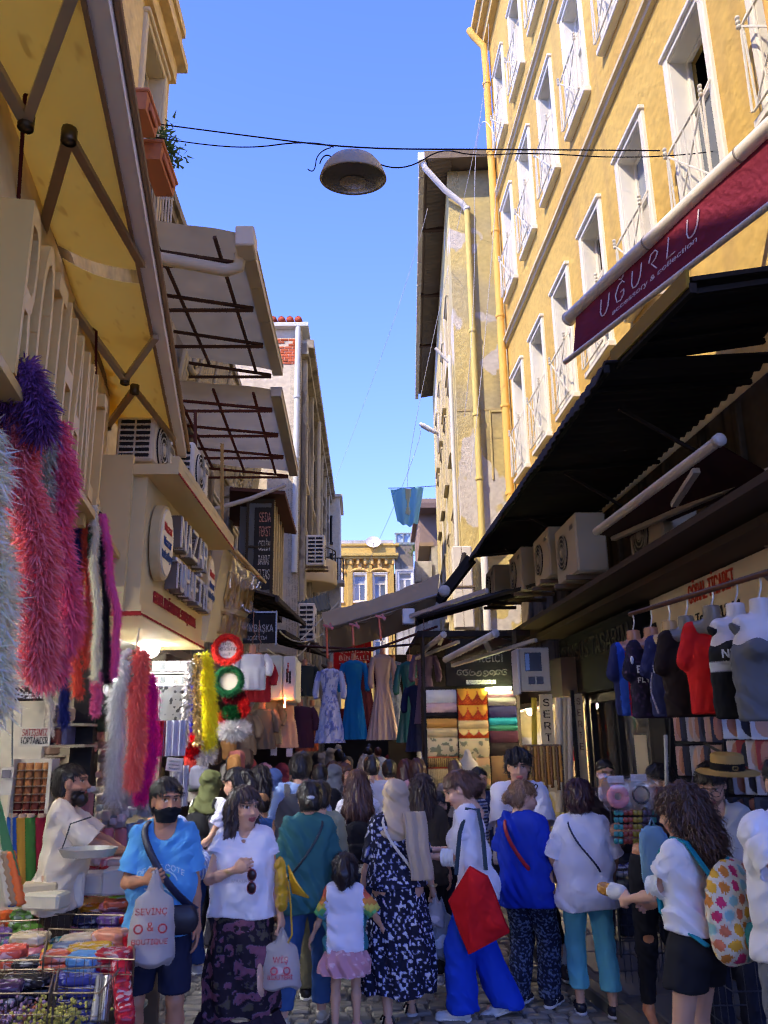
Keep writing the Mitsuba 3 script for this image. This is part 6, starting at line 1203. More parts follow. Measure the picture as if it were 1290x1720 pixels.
def carrier(label,top,w,h,col=S(214,208,206),d=.1,fill=.55,yaw=0.,writing=None,wcol=S(186,44,50),seed=1,name='plastic_bag',fillcol=None):
 "thin carrier bag hanging from the world point top"
 k=thing(name,label,'plastic bag');rr=np.random.default_rng(seed);R=rot('z',yaw)
 def fn(u,v):
  th=u*2*np.pi;z=-v*h;ww=w/2*np.interp(v,[0,.22,.3,.6,.93,1],[.1,.34,.8,.95,1,.8]);dd=d*np.interp(v,[0,.25,.6,.93,1],[.12,.35,.75,1,.35]);ir=1+.1*(meshkit.fbm(np.stack([np.cos(th)*2,np.sin(th)*2,v*5+seed],1),3)-.5)*2
  return np.stack([ww*np.cos(th)*ir,dd*np.sin(th)*ir,z+.012*np.sin(th*3+seed)],1)
 m=gridmesh(fn,60,44);hole=None;V=m[0]@R.T+top;part(k,'film',(V,m[1]),'m_film',vary(m[0],col,.06,9),True)
 for s in(-1,1):P_=np.array([(s*w*.18,0,-.24*h),(s*w*.1,0,-.1*h),(0,0,.015),(-s*.0,.01,.012)])@R.T+top;part(k,'handle',tube(P_,[.018,.014,.012,.01],8,flat=.4),'m_film',col,True)
 q=Blob(.05)
 for _ in range(5):q.ell((rr.uniform(-.22,.22)*w,rr.uniform(-.2,.2)*d,-h*rr.uniform(.62,.84)),(w*.22,d*.5,h*.11))
 q=q.mesh(.014);part(k,'contents',(q[0]@R.T+top,q[1]),'m_cloth',vary(q[0],S(206,190,186)if fillcol is None else fillcol,.2,14),True)
 if writing:
  for t,x,z,hh,stretch in writing:
   yy=-d*.9
   if t=='O':q=tube([(x*w+hh*.5*math.cos(a),yy-.004,-z*h+hh*.5*math.sin(a))for a in np.linspace(0,6.3,16)],.004,5)
   else:v,f=txt(t,hh,.003);q=(np.stack([v[:,0]*stretch+x*w,yy-.006-v[:,2]-.0*v[:,0],v[:,1]-z*h+.1*stretch*0],1),f)
   part(k,'print',(q[0]@R.T+top,q[1]),'m_matte',wcol)
 return k
BAGTXT=[('SEVİNÇ',0,.43,.035,1.0),('O',-.25,.58,.045,1),('O',.25,.58,.045,1),('&',0,.6,.045,1),('BOUTIQUE',0,.74,.028,1.0)]
def mask_on_arm(P,i,label,t=.5,col=S(226,228,232)):
 k=thing('face_mask',label,'face mask');e,w_=P.el[i],P.wr[i];c=e+(w_-e)*t if t>=0 else e+(P.sh[i]-e)*(-t);d=(w_-e)/np.linalg.norm(w_-e);n=np.array([-1 if i==0 else 1,.0,0]);n=n-d*(n@d);n/=np.linalg.norm(n);u=np.cross(d,n)
 def fn(a,b):a_,b_=(a-.5)*.17,(b-.5)*.11;return c+(n*.05)[None]*(1-3*(a-.5)**2)[:,None]+d[None]*b_[:,None]+u[None]*(a_*.75)[:,None]+n[None]*(.006*np.sin(b*22))[:,None]
 P.put_part('cup',thick(gridmesh(fn,16,14),.003),'m_cloth',col,parent=k);P.put_part('ear_loop',tube([c+.044*(math.cos(a)*n+math.sin(a)*u)for a in np.linspace(.6,5.7,16)],.003,4),'m_cloth',col,parent=k)
WHT,LIL=S(234,232,238),S(230,228,240)
pg=lambda px,D:gnd(px,D)
# young man with the mask
B1=Person('young man in a black face mask, light blue printed t-shirt and navy shorts',pg(272,4.86),172,1.75,'m',.92,hair='short',skin=SKIN2,head=(-22,2),arms=(None,(.07,.24,1.19)),hands=('relax','hold'),elbows=(None,(.55,-.5,-.6)),thumbs=(None,(.2,.3,1)),res=.0145,bust=0,shw=.138,feet=((-.13,.02,0),(.13,-.04,0)))
B1 .top(S(90,160,214),hem=.83,sleeve=.8,grow=.018,sl_r=.072,res=.0135,loose=.03);B1 .pants(S(30,34,58),hem=.53,w=(.1,.098,.09),waist=.95,hipg=.012);B1 .shoes(S(60,60,70))
mB=head_blob('m').mesh(.007,clip=[lambda X,Y,Z:np.maximum(np.maximum(Z+.022+.35*np.maximum(np.abs(X)-.02,0),-.112-Z),.012-Y)],grow=.007);k_=B1 .put_part('face_mask',(B1 .Hd(mB[0]),mB[1]),'m_cloth',S(26,28,34))
B1 .put_part('mask_loop',cat(*[tube([B1 .Hd((s*.068,.02,-.045)),B1 .Hd((s*.082,-.005,-.015)),B1 .Hd((s*.08,-.025,.01))],.0025,4)for s in(-1,1)]),'m_cloth',S(26,28,34),parent=k_)
def chest_text(P,s,z,h,x=0.,y=.155,col=S(226,232,236),arc=0.,sp=1.0,bold=False,name='shirt_print'):
 v,f=txt(s,h,.002,bold);v[:,0]*=sp;X=v[:,0]+x;Z=v[:,1]+z-arc*X*X;yy=y-.75*np.abs(X)**2;P.put_part(name,(np.stack([-X*0+X*-1,yy+v[:,2],Z],1)*[1,1,1],f),'m_matte',col,False)
chest_text(B1,'OF THE COTE',1.235,.032,0,.158,S(216,226,232),arc=2.2)
q=tube([(.105*math.cos(a),.17-.5*(.1*math.cos(a))**2,1.15+.085*math.sin(a))for a in np.linspace(.2,2.9,20)],.004,4);B1 .put_part('shirt_print',q,'m_matte',S(190,214,230))
q=cat(*[tube([(-.1+.02*i,.168,1.12+.012*math.sin(i*2.2)),(-.07+.02*i,.17,1.135+.01*math.cos(i))],.004,4)for i in range(9)]);B1 .put_part('shirt_print',q,'m_matte',S(214,226,234))
q=ball((-.03,.17,1.2),.02,1,(1.6,.3,.7));B1 .put_part('shirt_print',q,'m_matte',S(150,190,70))
crossbody(B1,'dark navy shoulder bag worn across the light blue t-shirt',S(30,34,60),1,.022,((-.1,.16,.93),.07),S(34,32,42))
hw=B1 .w(B1 .hand[1]);carrier('white carrier bag with red print held at chest height by the masked young man',hw+[.02,-.05,.05],.27,.5,writing=BAGTXT,seed=3,yaw=.1)
# woman with sunglasses
def flowers(V,col):
 n=meshkit.fbm(V*[34,34,28],3,5);r=meshkit.noise(V*15,8);c=np.tile(col,(len(V),1))*(.8+.5*meshkit.fbm(V*30,2,2))[:,None];m=(r>.56)&(n>.4);c[m]=S(122,76,92)*(.5+.9*n[m])[:,None];g=(r<.36)&(n>.52);c[g]=S(92,84,70)*.8;return c
C1=Person('woman in a white v-neck t-shirt and dark floral skirt holding sunglasses',pg(408,5.12),176,1.67,'f',1.12,belly=.4,hair='shoulder',hcol=S(58,42,40),head=(-34,0),arms=((-.27,.06,.8),(.03,.23,1.2)),hands=('grip','hold'),elbows=(None,(.8,-.5,-.4)),thumbs=((0,1,0),(-.3,.2,1)),res=.0145,feet=((-.12,.12,0),(.1,-.1,0)),bust=1.05)
C1 .top(WHT,hem=.9,sleeve=.42,vneck=.05,grow=.02,loose=.015,sl_r=.07,res=.0135);C1 .skirt(S(36,28,38),hem=.33,r0=.15,r1=.25,pleat=7,amp=.06,patt=flowers,nt=170,nz=120,ragged=.02);C1 .shoes(S(70,50,44),kind='sandal',sole=S(120,90,70))
C1 .put_part('hem_ruffle',gridmesh(lambda u,v:np.stack([(.245+.05*v)*np.cos(u*6.283)*(1+.07*np.sin(u*6.283*13)),.88*(.245+.05*v)*np.sin(u*6.283)*(1+.07*np.sin(u*6.283*13+1)),.335-.1*v+.012*np.sin(u*40)],1)*[C1 .k,C1 .k,C1 .k],160,16),'m_cloth',S(40,30,42)*1.2)
chest_text(C1,'MARINA',1.115,.022,0,.2,S(160,160,176))
for s in(-1,1):C1 .put_part('earring',tube([C1 .Hd((s*.083,0,-.035))+[.016*math.cos(a)*.3,.016*math.cos(a),-.02+.02*math.sin(a)]for a in np.linspace(0,6.3,12)],.004,5),'m_metal',S(220,200,150))
C1 .put_part('bracelet',cat(*[tube([C1 .el[1]+(C1 .wr[1]-C1 .el[1])*t+.036*(math.cos(a)*np.array([0,1,0])+math.sin(a)*np.array([.8,0,.4]))for a in np.linspace(0,6.3,14)],.003,4)for t in(.72,.78)]),'m_metal',S(210,180,110))
sg_=thing('sunglasses','dark red sunglasses dangling from the fingers of the woman in white','sunglasses');c=C1 .w(C1 .hand[1])+[.045,-.05,-.05]
for dz in(0,-.075):part(sg_,'lens',ball(c+[0,0,dz],.03,2,(.8,.25,1.05)),'m_gloss',S(34,18,24),True);part(sg_,'rim',tube([c+[.026*math.cos(a),-.004,dz+.034*math.sin(a)]for a in np.linspace(0,6.3,16)],.0045,5),'m_gloss',S(96,26,36),True)
part(sg_,'bridge',tube([c+[0,-.003,-.03],c+[0,-.003,-.045]],.005,5),'m_gloss',S(96,26,36));part(sg_,'temple',tube([c+[.0,0,.035],c+[-.03,.06,.04],c+[-.05,.1,.03]],.0035,5),'m_gloss',S(96,26,36))
yb_=thing('yellow_handbag','mustard yellow leather handbag tucked under the arm of the woman in white','handbag');xs_=C1 .sh[0]
m=Blob(.03).cone((-.25,.02,1.22),(-.27,.06,1.0),.05,.06,(.75,1.9,1)).mesh(.011,disp=wrinkle(.006,9,9,3));C1 .put_part('bag_body',(m[0]*C1 .k,m[1]),'m_satin',vary(m[0],S(206,160,36),.12,9),parent=yb_)
q=thick(quad4((-.3,.1,1.2),(-.36,.16,1.1),(-.44,.12,1.0),(-.33,.04,1.02),8,10,lambda u,v:np.stack([0*u,.02*np.sin(v*3),0*u],1)),.01);C1 .put_part('flap',q,'m_satin',S(216,172,44),parent=yb_);q=tube([(-.3,.1,1.1),(-.32,.13,.95),(-.33,.12,.78),(-.29,.1,.7),(-.25,.08,.74)],.016,8,flat=.4);C1 .put_part('strap',q,'m_satin',S(200,156,40),parent=yb_)
hw=C1 .w(C1 .hand[0]);carrier('white carrier bag with red print hanging low beside the floral skirt',hw+[0,-.03,.02],.25,.34,writing=[('WİŞ',0,.5,.035,1),('O',-.16,.64,.04,1),('O',.16,.64,.04,1),('BİJUTERİ',0,.78,.025,1)],seed=5,wcol=S(190,60,84))
# teal woman
D1=Person('woman seen from behind in a teal top and blue jeans with dark tied hair',pg(517,5.78),3,1.67,'f',1.14,hair='bun',head=(-18,4),arms=(None,None),res=.0145,feet=((-.16,-.06,0),(.1,.1,0)),hips=1.02)
D1 .top(S(52,104,106),hem=.8,sleeve=.95,grow=.03,loose=.02,sl_r=.085,res=.0135);D1 .pants(S(58,92,138),w=(.1,.08,.072),hem=.13,hipg=.02);D1 .shoes(S(190,176,150),sole=S(206,196,176),yaws=(-8,5));crossbody(D1,'thin dark strap bag worn by the teal woman',S(30,40,48),1,.008);
D1 .put_part('hair_clip',ball(D1 .Hd((-.02,-.165,.01)),.022,1,(1.4,.7,.7)),'m_gloss',S(190,190,196))
# girl
E1=Person('little girl in a white top with rainbow sleeves and a pink skirt',pg(580,5.6),0,1.14,'f',1.0,hair='bob',hcol=S(34,26,28),child=True,head=(5,0),res=.0135,bust=0,feet=((-.07,-.04,0),(.08,.03,0)),arms=((-.25,.05,.6),(.27,.06,.66)))
def rain(V,col):
 z=V[:,2];c=np.tile(col,(len(V),1));a=np.abs(V[:,0])>.2;pal=np.array([S(190,90,70),S(210,140,70),S(200,190,90),S(90,160,100),S(60,120,130)]);t=np.clip((1.42-z)/.3,0,.999)*5;c[a]=pal[t[a].astype(int)];return c
E1 .top(S(232,228,240),hem=.82,sleeve=1.0,sl_r=.09,grow=.03,loose=.03,patt=rain);E1 .skirt(S(206,150,160),waist=.95,hem=.6,r0=.14,r1=.27,pleat=11,amp=.09,patt=flecks(22,.72,S(226,190,196)),nt=160);E1 .shoes(S(214,160,176),sole=S(224,220,222),size=1.25)
m=Blob(.03).cone((.0,-.1,.09),(0,-.15,.0),.05,.05).cone((0,-.15,0),(-.01,-.14,-.1),.05,.03).mesh(.009,disp=strands(.006));E1 .put_part('ponytail',(E1 .Hd(m[0]),m[1]),'m_hair',S(34,26,28))
# woman with the beige scarf
F1=Person('woman in a beige headscarf and a long navy dress with white flecks',pg(668,5.85),-4,1.67,'f',1.22,hair=None,head=(2,4),res=.0145,arms=((-.28,.08,.84),(.29,.05,.82)),hands=('relax','grip'),feet=((-.1,-.12,0),(.1,.12,0)),hips=1.08)
fl=flecks(64,.68,S(206,206,216),S(150,152,176),.8,(1,1,.6))
F1 .top(S(26,28,50),hem=.95,sleeve=1.05,grow=.026,sl_r=.095,patt=fl,res=.0085,name='bodice');F1 .skirt(S(26,28,50),waist=1.1,hem=.22,r0=.15,r1=.285,pleat=13,amp=.05,patt=fl,nt=260,nz=170,dep=.9,ragged=.015);hijab(F1,S(186,166,146),tail=((.11,-.17,1.46),(.16,-.2,.98),.17));F1 .shoes(S(28,26,28),kind='sandal',sole=S(206,204,204),pitch=(0,0));crossbody(F1,'pale strap across the navy flecked dress',S(206,196,186),-1,.011)
F1 .put_part('watch',tube([F1 .wr[1]+[.033*math.cos(a),.033*math.sin(a),.03]for a in np.linspace(0,6.3,14)],.008,6),'m_metal',S(206,190,150))
hw=F1 .w(F1 .hand[1]);carrier('small tied white bag in the hand of the woman in the beige scarf',hw+[.0,-.03,.04],.13,.22,d=.06,seed=7);carrier('clear plastic bag with white packs at the side of the navy flecked dress',hw+[.05,.0,-.0],.18,.42,d=.06,col=S(180,184,190),seed=8,fillcol=S(216,216,220))
# woman with the red tote
G1=Person('woman in a white t-shirt and bright blue trousers looking down at her phone',pg(800,5.85),-74,1.73,'f',1.08,hair='bun',hcol=S(88,58,44),head=(-8,24),lean=7,skin=SKIN3,arms=((-.1,.33,1.12),(.05,.36,1.15)),hands=('hold','hold'),elbows=((-.3,-.6,-1),(.3,-.6,-1)),res=.0145,feet=((-.08,.14,0),(.1,-.16,.02)))
G1 .top(LIL,hem=.84,sleeve=.55,sl_r=.08,grow=.024,loose=.02,res=.0135);G1 .pants(S(22,62,190),w=(.118,.112,.118),hem=.07,hipg=.024,wr=.007);G1 .shoes(S(214,214,214),sole=S(224,222,218),pitch=(0,22));mask_on_arm(G1,0,'white face mask worn on the forearm of the woman with the red tote',.35)
ph=thing('phone','dark phone held by the woman in blue trousers','phone');pc=(G1 .hand[0]+G1 .hand[1])/2+[0,.02,.03];q=cbox(pc,(.075,.012,.15),.004);G1 .put_part('body',q,'m_gloss',S(30,30,36),False,parent=ph);G1 .put_part('screen',box(pc+[0,-.0075,0],(.066,.002,.136)),'m_gloss',S(60,70,90),False,parent=ph)
tt=thing('tote_bag','large bright red tote bag hanging from the shoulder of the woman in white','bag');a=G1 .sh[0]
corners=[(-.3,.14,.96),(-.34,-.26,.86),(-.33,-.2,.42+.0),(-.3,.2,.58)]
def tot(u,v,off=0):
 c=np.array([(-.29,.02,1.12),(-.33,-.2,1.0),(-.37,-.42,.62),(-.33,.06,.44),(-.31,.22,.72)]);return c
Pq=[(-.275,.18,.83),(-.29,.0,1.08),(-.3,-.13,1.02),(-.31,-.27,.66),(-.29,.03,.5)]
def toteface(side):
 Q=np.array(Pq)+[[-.045*side,0,0]];c=Q.mean(0)+[-.05*side,0,0];V,F_=[c],[];n=5;ring=[]
 for i in range(n):
  for t in np.linspace(0,1,9)[:-1]:ring.append(Q[i]*(1-t)+Q[(i+1)%n]*t)
 ring=np.array(ring);rows=[c[None].repeat(len(ring),0)*(1-s)+ring*s+np.array([-.02*side,0,0])*math.sin(s*3.14)for s in np.linspace(.08,1,9)];V=np.vstack([c[None]]+rows);m_=len(ring)
 for i in range(8):
  for j in range(m_):a0,b0=1+i*m_+j,1+i*m_+(j+1)%m_;F_+=[[a0,b0,b0+m_],[a0,b0+m_,a0+m_]]
 F_+=[[0,1+(j+1)%m_,1+j]for j in range(m_)];return V+np.maximum(V[:,1:2]-.01,0)*[.55,0,0]+(.012*np.sin(V[:,1:2]*23+V[:,2:]*13)+.02*np.abs(np.sin(V[:,1:2]*8-V[:,2:]*6)))*[1,0,0],np.array(F_)
for sd in(1,-.2):q=toteface(sd);G1 .put_part('cloth_side',(q[0]*G1 .k,q[1]),'m_cloth',vary(q[0],S(196,24,34),.08,7),parent=tt)
q=tube([np.array(p)*G1 .k for p in((-.3,.1,1.02),(-.25,.07,1.3),(-.17,.02,1.47),(-.15,-.06,1.46),(-.24,-.1,1.3),(-.31,-.12,1.06))],.016,8,flat=.35);G1 .put_part('handle',q,'m_cloth',S(44,62,78),parent=tt)
# royal blue woman
H1=Person('woman in a royal blue top and dark patterned trousers with a red strap bag',pg(886,6.1),40,1.63,'f',1.24,belly=.6,hair='bun',hcol=S(134,98,66),skin=SKIN3,head=(38,12),res=.0145,feet=((-.1,-.02,0),(.12,.06,0)),hips=1.05,arms=((-.25,.15,.9),None))
H1 .top(S(28,56,172),hem=.76,sleeve=.9,grow=.034,loose=.03,sl_r=.1,res=.0135);H1 .pants(S(30,36,58),w=(.12,.1,.09),hem=.08,patt=flecks(75,.6,S(92,104,128)),res=.009,hipg=.022);H1 .shoes(S(30,36,60),sole=S(222,222,226),logo=S(220,222,226));crossbody(H1,'red strap bag worn across the royal blue top',S(176,32,48),-1,.017)
H1 .put_part('hair_glasses',cat(*[tube([H1 .Hd((s*.035+.03*math.cos(a),.075,.1+.02*math.sin(a)))for a in np.linspace(0,6.3,12)],.005,5)for s in(-1,1)]),'m_gloss',S(30,24,24))
# white shirt + turquoise trousers
I1=Person('woman from behind in a white shirt and turquoise cropped trousers',pg(985,5.9),8,1.63,'f',1.12,hair='bob',hcol=S(58,28,30),head=(10,10),res=.0145,arms=((-.22,.2,.95),(.24,.2,.93)),feet=((-.1,.03,0),(.13,-.03,0)),hips=1.06)
I1 .top(LIL,hem=.78,sleeve=.95,grow=.032,loose=.035,sl_r=.092,res=.0135);I1 .pants(S(104,184,196),w=(.1,.08,.08),hem=.19,hipg=.022);I1 .shoes(S(30,30,42),sole=S(206,206,210),yaws=(0,12));crossbody(I1,'thin dark strap on the shoulder of the woman in turquoise trousers',S(34,40,70),-1,.007)
# tall young man facing the camera
J1=Person('tall young man with wavy black hair in a white t-shirt facing up the lane',pg(882,6.75),184,1.86,'m',1.0,hair='shag',skin=SKIN,head=(4,6),res=.017,arms=((-.2,.3,1.0),(.2,.3,1.0)),feet=((-.3,-.05,0),(.06,0,0)),bust=0)
J1 .top(S(228,226,232),hem=.84,sleeve=.95,grow=.03,sl_r=.1,loose=.03);J1 .pants(S(28,28,32),w=(.1,.075,.06),hem=.24);J1 .shoes(S(58,56,62),sole=S(206,204,204));
for i in(0,1):J1 .put_part('sock',tube([J1 .an[i]+[0,0,.22],J1 .an[i]+[0,0,.0]],.048,12),'m_cloth',S(206,206,208))
# girl with polka dot backpack
K1=Person('young woman with curly brown hair, white crop top and black shorts eating a snack',pg(1162,4.25),-36,1.69,'f',1.0,hair='curly',hcol=S(74,50,40),skin=SKIN3,head=(-12,14),res=.0135,arms=((-.08,.36,1.08),(.1,.3,1.05)),hands=('hold','hold'),elbows=((-.5,-.6,-.8),(.4,-.6,-.8)),feet=((-.1,0,0),(.12,.06,0)),hips=1.04)
K1 .top(S(234,232,234),hem=1.0,sleeve=.52,grow=.014,sl_r=.075,loose=.004,res=.013);K1 .pants(S(36,36,42),w=(.118,.12,.1),hem=.7,hipg=.02,waist=1.04,name='shorts',wr=.003);K1 .shoes(S(206,200,200))
def dots(V,col):
 u,v=(V[:,0]*1.0+.8*np.sign(V[:,0])*np.maximum(V[:,1]+.3,0))/.068,V[:,2]/.068;r=np.floor(v);u=u+.5*(r%2);cx,cy=np.floor(u),r;d=np.hypot(u-cx-.5,v-cy-.5);h=((cx*7+cy*13+100)%5).astype(int);pal=np.array([S(206,60,110),S(222,172,60),S(140,186,190),S(210,134,60),S(206,120,90)]);c=np.tile(col,(len(V),1));m=d<.4;c[m]=pal[h[m]];return c
backpack(K1,'white polka dot backpack with teal straps on the curly haired woman',S(222,214,196),.34,.5,.2,z=1.13,y=-.22,patt=dots,strap=S(36,140,150),pcol=S(70,160,156));mask_on_arm(K1,0,'white face mask hanging on the elbow of the curly haired woman',-.2)
sn=thing('snack','stuffed snack in a paper napkin held by the curly haired woman','food');c=K1 .hand[0]+[.02,.05,.04];m=Blob(.02).cone(c+[-.0,-.02,0],c+[.02,.1,.0],.032,.036).mesh(.008,disp=wrinkle(.006,30,30));K1 .put_part('filling',m,'m_satin',vary(m[0],S(176,120,50),.35,40),parent=sn);q=Blob(.02).cone(c+[0,-.05,0],c+[.0,.03,0],.036,.042,(1,1,1.2)).mesh(.009,clip=[lambda X,Y,Z:Y-c[1]-.03+.01*np.sin(X*90)+0*Z]);K1 .put_part('napkin',q,'m_cloth',S(216,214,210),parent=sn)
# men at the counter
L1=Person('man with glasses and a short beard in a pale grey t-shirt looking down',pg(1216,5.25),206,1.78,'m',1.08,hair='short',head=(6,30),beard=.55,res=.017,arms=((-.18,.3,1.12),(.18,.32,1.14)),hands=('hold','hold'),bust=0);L1 .top(S(176,174,174),hem=.84,sleeve=.85,grow=.028,sl_r=.095);L1 .pants(S(34,36,52));L1 .shoes(S(40,40,44))
L1 .put_part('glasses',cat(*[tube([L1 .Hd((s*.033+.026*math.cos(a),.112,.008+.02*math.sin(a)))for a in np.linspace(0,6.3,14)],.0026,4)for s in(-1,1)],tube([L1 .Hd((-.008,.116,.012)),L1 .Hd((.008,.116,.012))],.0026,4),*[tube([L1 .Hd((s*.06,.108,.012)),L1 .Hd((s*.082,.0,.012))],.0026,4)for s in(-1,1)]),'m_gloss',S(60,50,50))
pk=thing('packet','white paper packet held by the man with glasses','packet');c=(L1 .hand[0]+L1 .hand[1])/2+[0,.03,.06];q=cbox(c,(.2,.03,.14),.012);L1 .put_part('wrapper',q,'m_gloss',vary(q[0],S(200,196,196),.1,9),False,parent=pk)
M1=Person('dark haired man in a navy shirt reaching across the counter',pg(1150,6.0),-98,1.76,'m',1.0,hair='short',head=(0,8),beard=.35,res=.017,arms=((-.12,.52,1.28),(.16,.4,1.18)),hands=('hold','hold'),elbows=((-.6,-.2,-1),(.6,-.3,-1)),lean=8,bust=0);M1 .top(S(30,34,58),hem=.84,sleeve=.85,sl_r=.09);M1 .pants(S(40,44,60));M1 .shoes(S(30,30,34))
N1_=Person('man in a white t-shirt and grey shorts cut off by the photo edge',pg(1345,3.75),188,1.88,'m',1.15,belly=.5,hair='cropped',skin=SKIN,head=(10,5),res=.0135,arms=((.0,.36,1.1),(-.02,.38,1.16)),elbows=((-.7,-.2,-1),(1.2,.25,-.7)),bust=0);N1_.top(S(234,232,236),hem=.86,sleeve=.72,sl_r=.1,grow=.028,res=.013);N1_.pants(S(104,108,120),hem=.5,w=(.13,.13,.1),name='shorts');N1_.shoes(S(180,220,60))
# second row
O1=Person('man in a light blue t-shirt with a grey backpack seen from behind',pg(503,7.3),2,1.86,'m',1.08,hair='short',res=.017,bust=0);O1 .top(S(150,176,216),hem=.84,sleeve=.85,sl_r=.095);O1 .pants(S(60,70,96));O1 .shoes(S(60,60,64));backpack(O1,'grey backpack on the man in the light blue t-shirt',S(74,76,84),.32,.46,.18,z=1.17,strap=S(110,104,100))
P1_=Person('young woman with long loose brown hair and a white t-shirt',pg(602,7.0),0,1.7,'f',.96,hair='long',hcol=S(78,50,40),res=.017);P1_.top(S(230,228,232),hem=.84,sleeve=.6);P1_.pants(S(60,74,110));P1_.shoes(S(200,196,190));backpack(P1_,'small black backpack on the long haired young woman',S(28,28,34),.26,.36,.14,z=1.12,strap=S(46,34,38))
Q1=Person('person in a khaki shirt and trousers half hidden behind the teal woman',pg(536,6.35),-6,1.64,'f',1.15,hair='short',hcol=S(40,32,30),res=.017);Q1 .top(S(150,152,126),hem=.82,sleeve=1.2,sl_r=.09);Q1 .pants(S(112,108,84));Q1 .shoes(S(26,24,26),size=1.1)
R1=Person('woman with dark brown hair and a dark outfit beside a boy',pg(714,6.65),8,1.66,'f',1.05,hair='shoulder',hcol=S(46,30,30),res=.017);R1 .top(S(62,56,50),hem=.8,sleeve=1.5,sl_r=.085);R1 .pants(S(28,28,34));R1 .shoes(S(180,180,190))
bo=Person('boy with short dark hair peeking over a black jacket',pg(742,6.9),196,1.5,'m',.95,hair='short',hcol=S(34,26,24),head=(24,0),res=.017,bust=0);bo.top(S(26,26,32),sleeve=1.6,sl_r=.08);bo.pants(S(30,34,50));bo.shoes(S(40,50,110))
S1=Person('woman in an olive headscarf and a cream blouse with a black backpack',pg(345,7.6),25,1.69,'f',1.02,hair=None,res=.017,head=(10,10),arms=(None,(.2,.25,1.05)));S1 .top(S(226,222,214),sleeve=1.7,sl_r=.08);S1 .pants(S(50,50,66));S1 .shoes(S(200,196,190));hijab(S1,S(84,88,54));backpack(S1,'black backpack on the woman in the olive headscarf',S(26,26,30),.26,.38,.14)
T1=Person('woman with a dark ponytail in a pale lilac t-shirt facing the stalls',pg(392,7.0),-58,1.73,'f',1.0,hair='pony',head=(-6,16),res=.017,arms=((-.2,.3,1.02),(.2,.32,1.05)),hands=('hold','hold'));T1 .top(S(222,220,238),sleeve=.6,sl_r=.08);T1 .pants(S(40,42,70));T1 .shoes(S(190,186,180))
U1=Person('woman with loose dark hair in a cream shirt behind the lilac t-shirt',pg(432,8.2),-20,1.7,'f',1.0,hair='shoulder',hcol=S(30,24,26),res=.016);U1 .top(S(190,180,164),sleeve=.8);U1 .pants(S(60,60,70))
V1=Person('person in a blue and white striped top bending over the stall',pg(322,6.9),-62,1.66,'f',1.1,hair='short',lean=42,head=(0,20),res=.017,arms=((-.2,.5,.85),(.2,.55,.8)));V1 .top(S(84,108,170),hem=.84,sleeve=1.0,sl_r=.09,patt=lambda V,c:np.where((np.sin((V[:,0:1]*.9+V[:,1:2]*.4)*170)>.1),np.tile(c,(len(V),1)),S(176,186,212)),res=.009);V1 .pants(S(46,70,128));V1 .shoes(S(206,204,204))
Z1=Person('woman in a navy and white striped top behind the red tote',pg(796,7.7),-30,1.62,'f',1.1,hair='bob',hcol=S(60,40,34),res=.017);Z1 .top(S(200,200,210),sleeve=.9,patt=lambda V,c:np.where(np.sin(V[:,2:3]*180)>.2,S(40,48,84),np.tile(c,(len(V),1))),res=.009);Z1 .pants(S(40,40,56));Z1 .shoes(S(190,60,60))
A1=Person('bearded shopkeeper in a cream shirt standing inside the open shop',(*pg(98,5.25),.16),78,1.68,'m',1.06,belly=.5,hair='cropped',skin=SKIN2,beard=1.0,head=(4,-2),res=.0145,arms=((-.1,.42,1.08),(.12,.42,1.1)),hands=('hold','hold'),elbows=((-.5,-.5,-1),(.5,-.5,-1)),bust=0);A1 .top(S(222,208,184),hem=.76,sleeve=1.0,sl_r=.085,grow=.026,loose=.02,res=.0135);A1 .pants(S(74,60,48));A1 .shoes(S(60,50,44))
m=Blob(.02).ell((0,.07,-.1),(.045,.04,.05)).ell((0,.03,-.085),(.058,.05,.04)).mesh(.008,clip=[lambda X,Y,Z:Z+.062-.3*np.maximum(np.abs(X)-.02,0)+0*Y],disp=strands(.004));A1 .put_part('beard',(A1 .Hd(m[0]),m[1]),'m_hair',S(34,26,24))
# far crowd
def far(label,px,D,H,yaw,hair,hcol,top,sex='f',scarf=None,cap=None,sleeve=.8,ground=None):
 P=Person(label,pg(px,D),yaw,H,sex,1.05,hair=hair,hcol=hcol,res=.027,head=(0,5));P.top(top,sleeve=sleeve,sl_r=.085);P.pants(S(46,48,62))
 if scarf is not None:hijab(P,scarf)
 if cap is not None:m=Blob(.02).ell((0,-.014,.06),(.092,.112,.085)).cone((0,.09,.055),(0,.14,.045),.05,.045,(1.2,1,.2)).mesh(.011,clip=[lambda X,Y,Z:.035-Z+0*X+0*Y]);P.put_part('cap',(P.Hd(m[0]),m[1]),'m_cloth',cap)
 return P
far('man with short dark hair in a black t-shirt ahead of the grey backpack',536,8.3,1.72,0,'cropped',BLACKH,S(30,30,34),'m');far('woman in a grey headscarf in the crowd',560,9.2,1.68,10,None,BLACKH,S(50,50,60),scarf=S(96,100,112));far('woman with loose brown hair turned sideways in the crowd',578,9.8,1.66,120,'shoulder',S(70,44,36),S(60,40,44))
far('man with cropped dark hair in a white t-shirt in the crowd',626,8.5,1.8,0,'cropped',S(40,32,30),S(200,198,206),'m');far('grey haired man with a pink shirt in the crowd',615,9.9,1.78,5,'cropped',S(110,104,100),S(196,140,140),'m');far('woman in a pale green headscarf in the crowd',644,11.5,1.7,0,None,BLACKH,S(150,150,140),scarf=S(176,180,170));far('woman with black hair held by a silver clip',657,9.4,1.72,0,'bun',S(22,20,24),S(190,180,190))
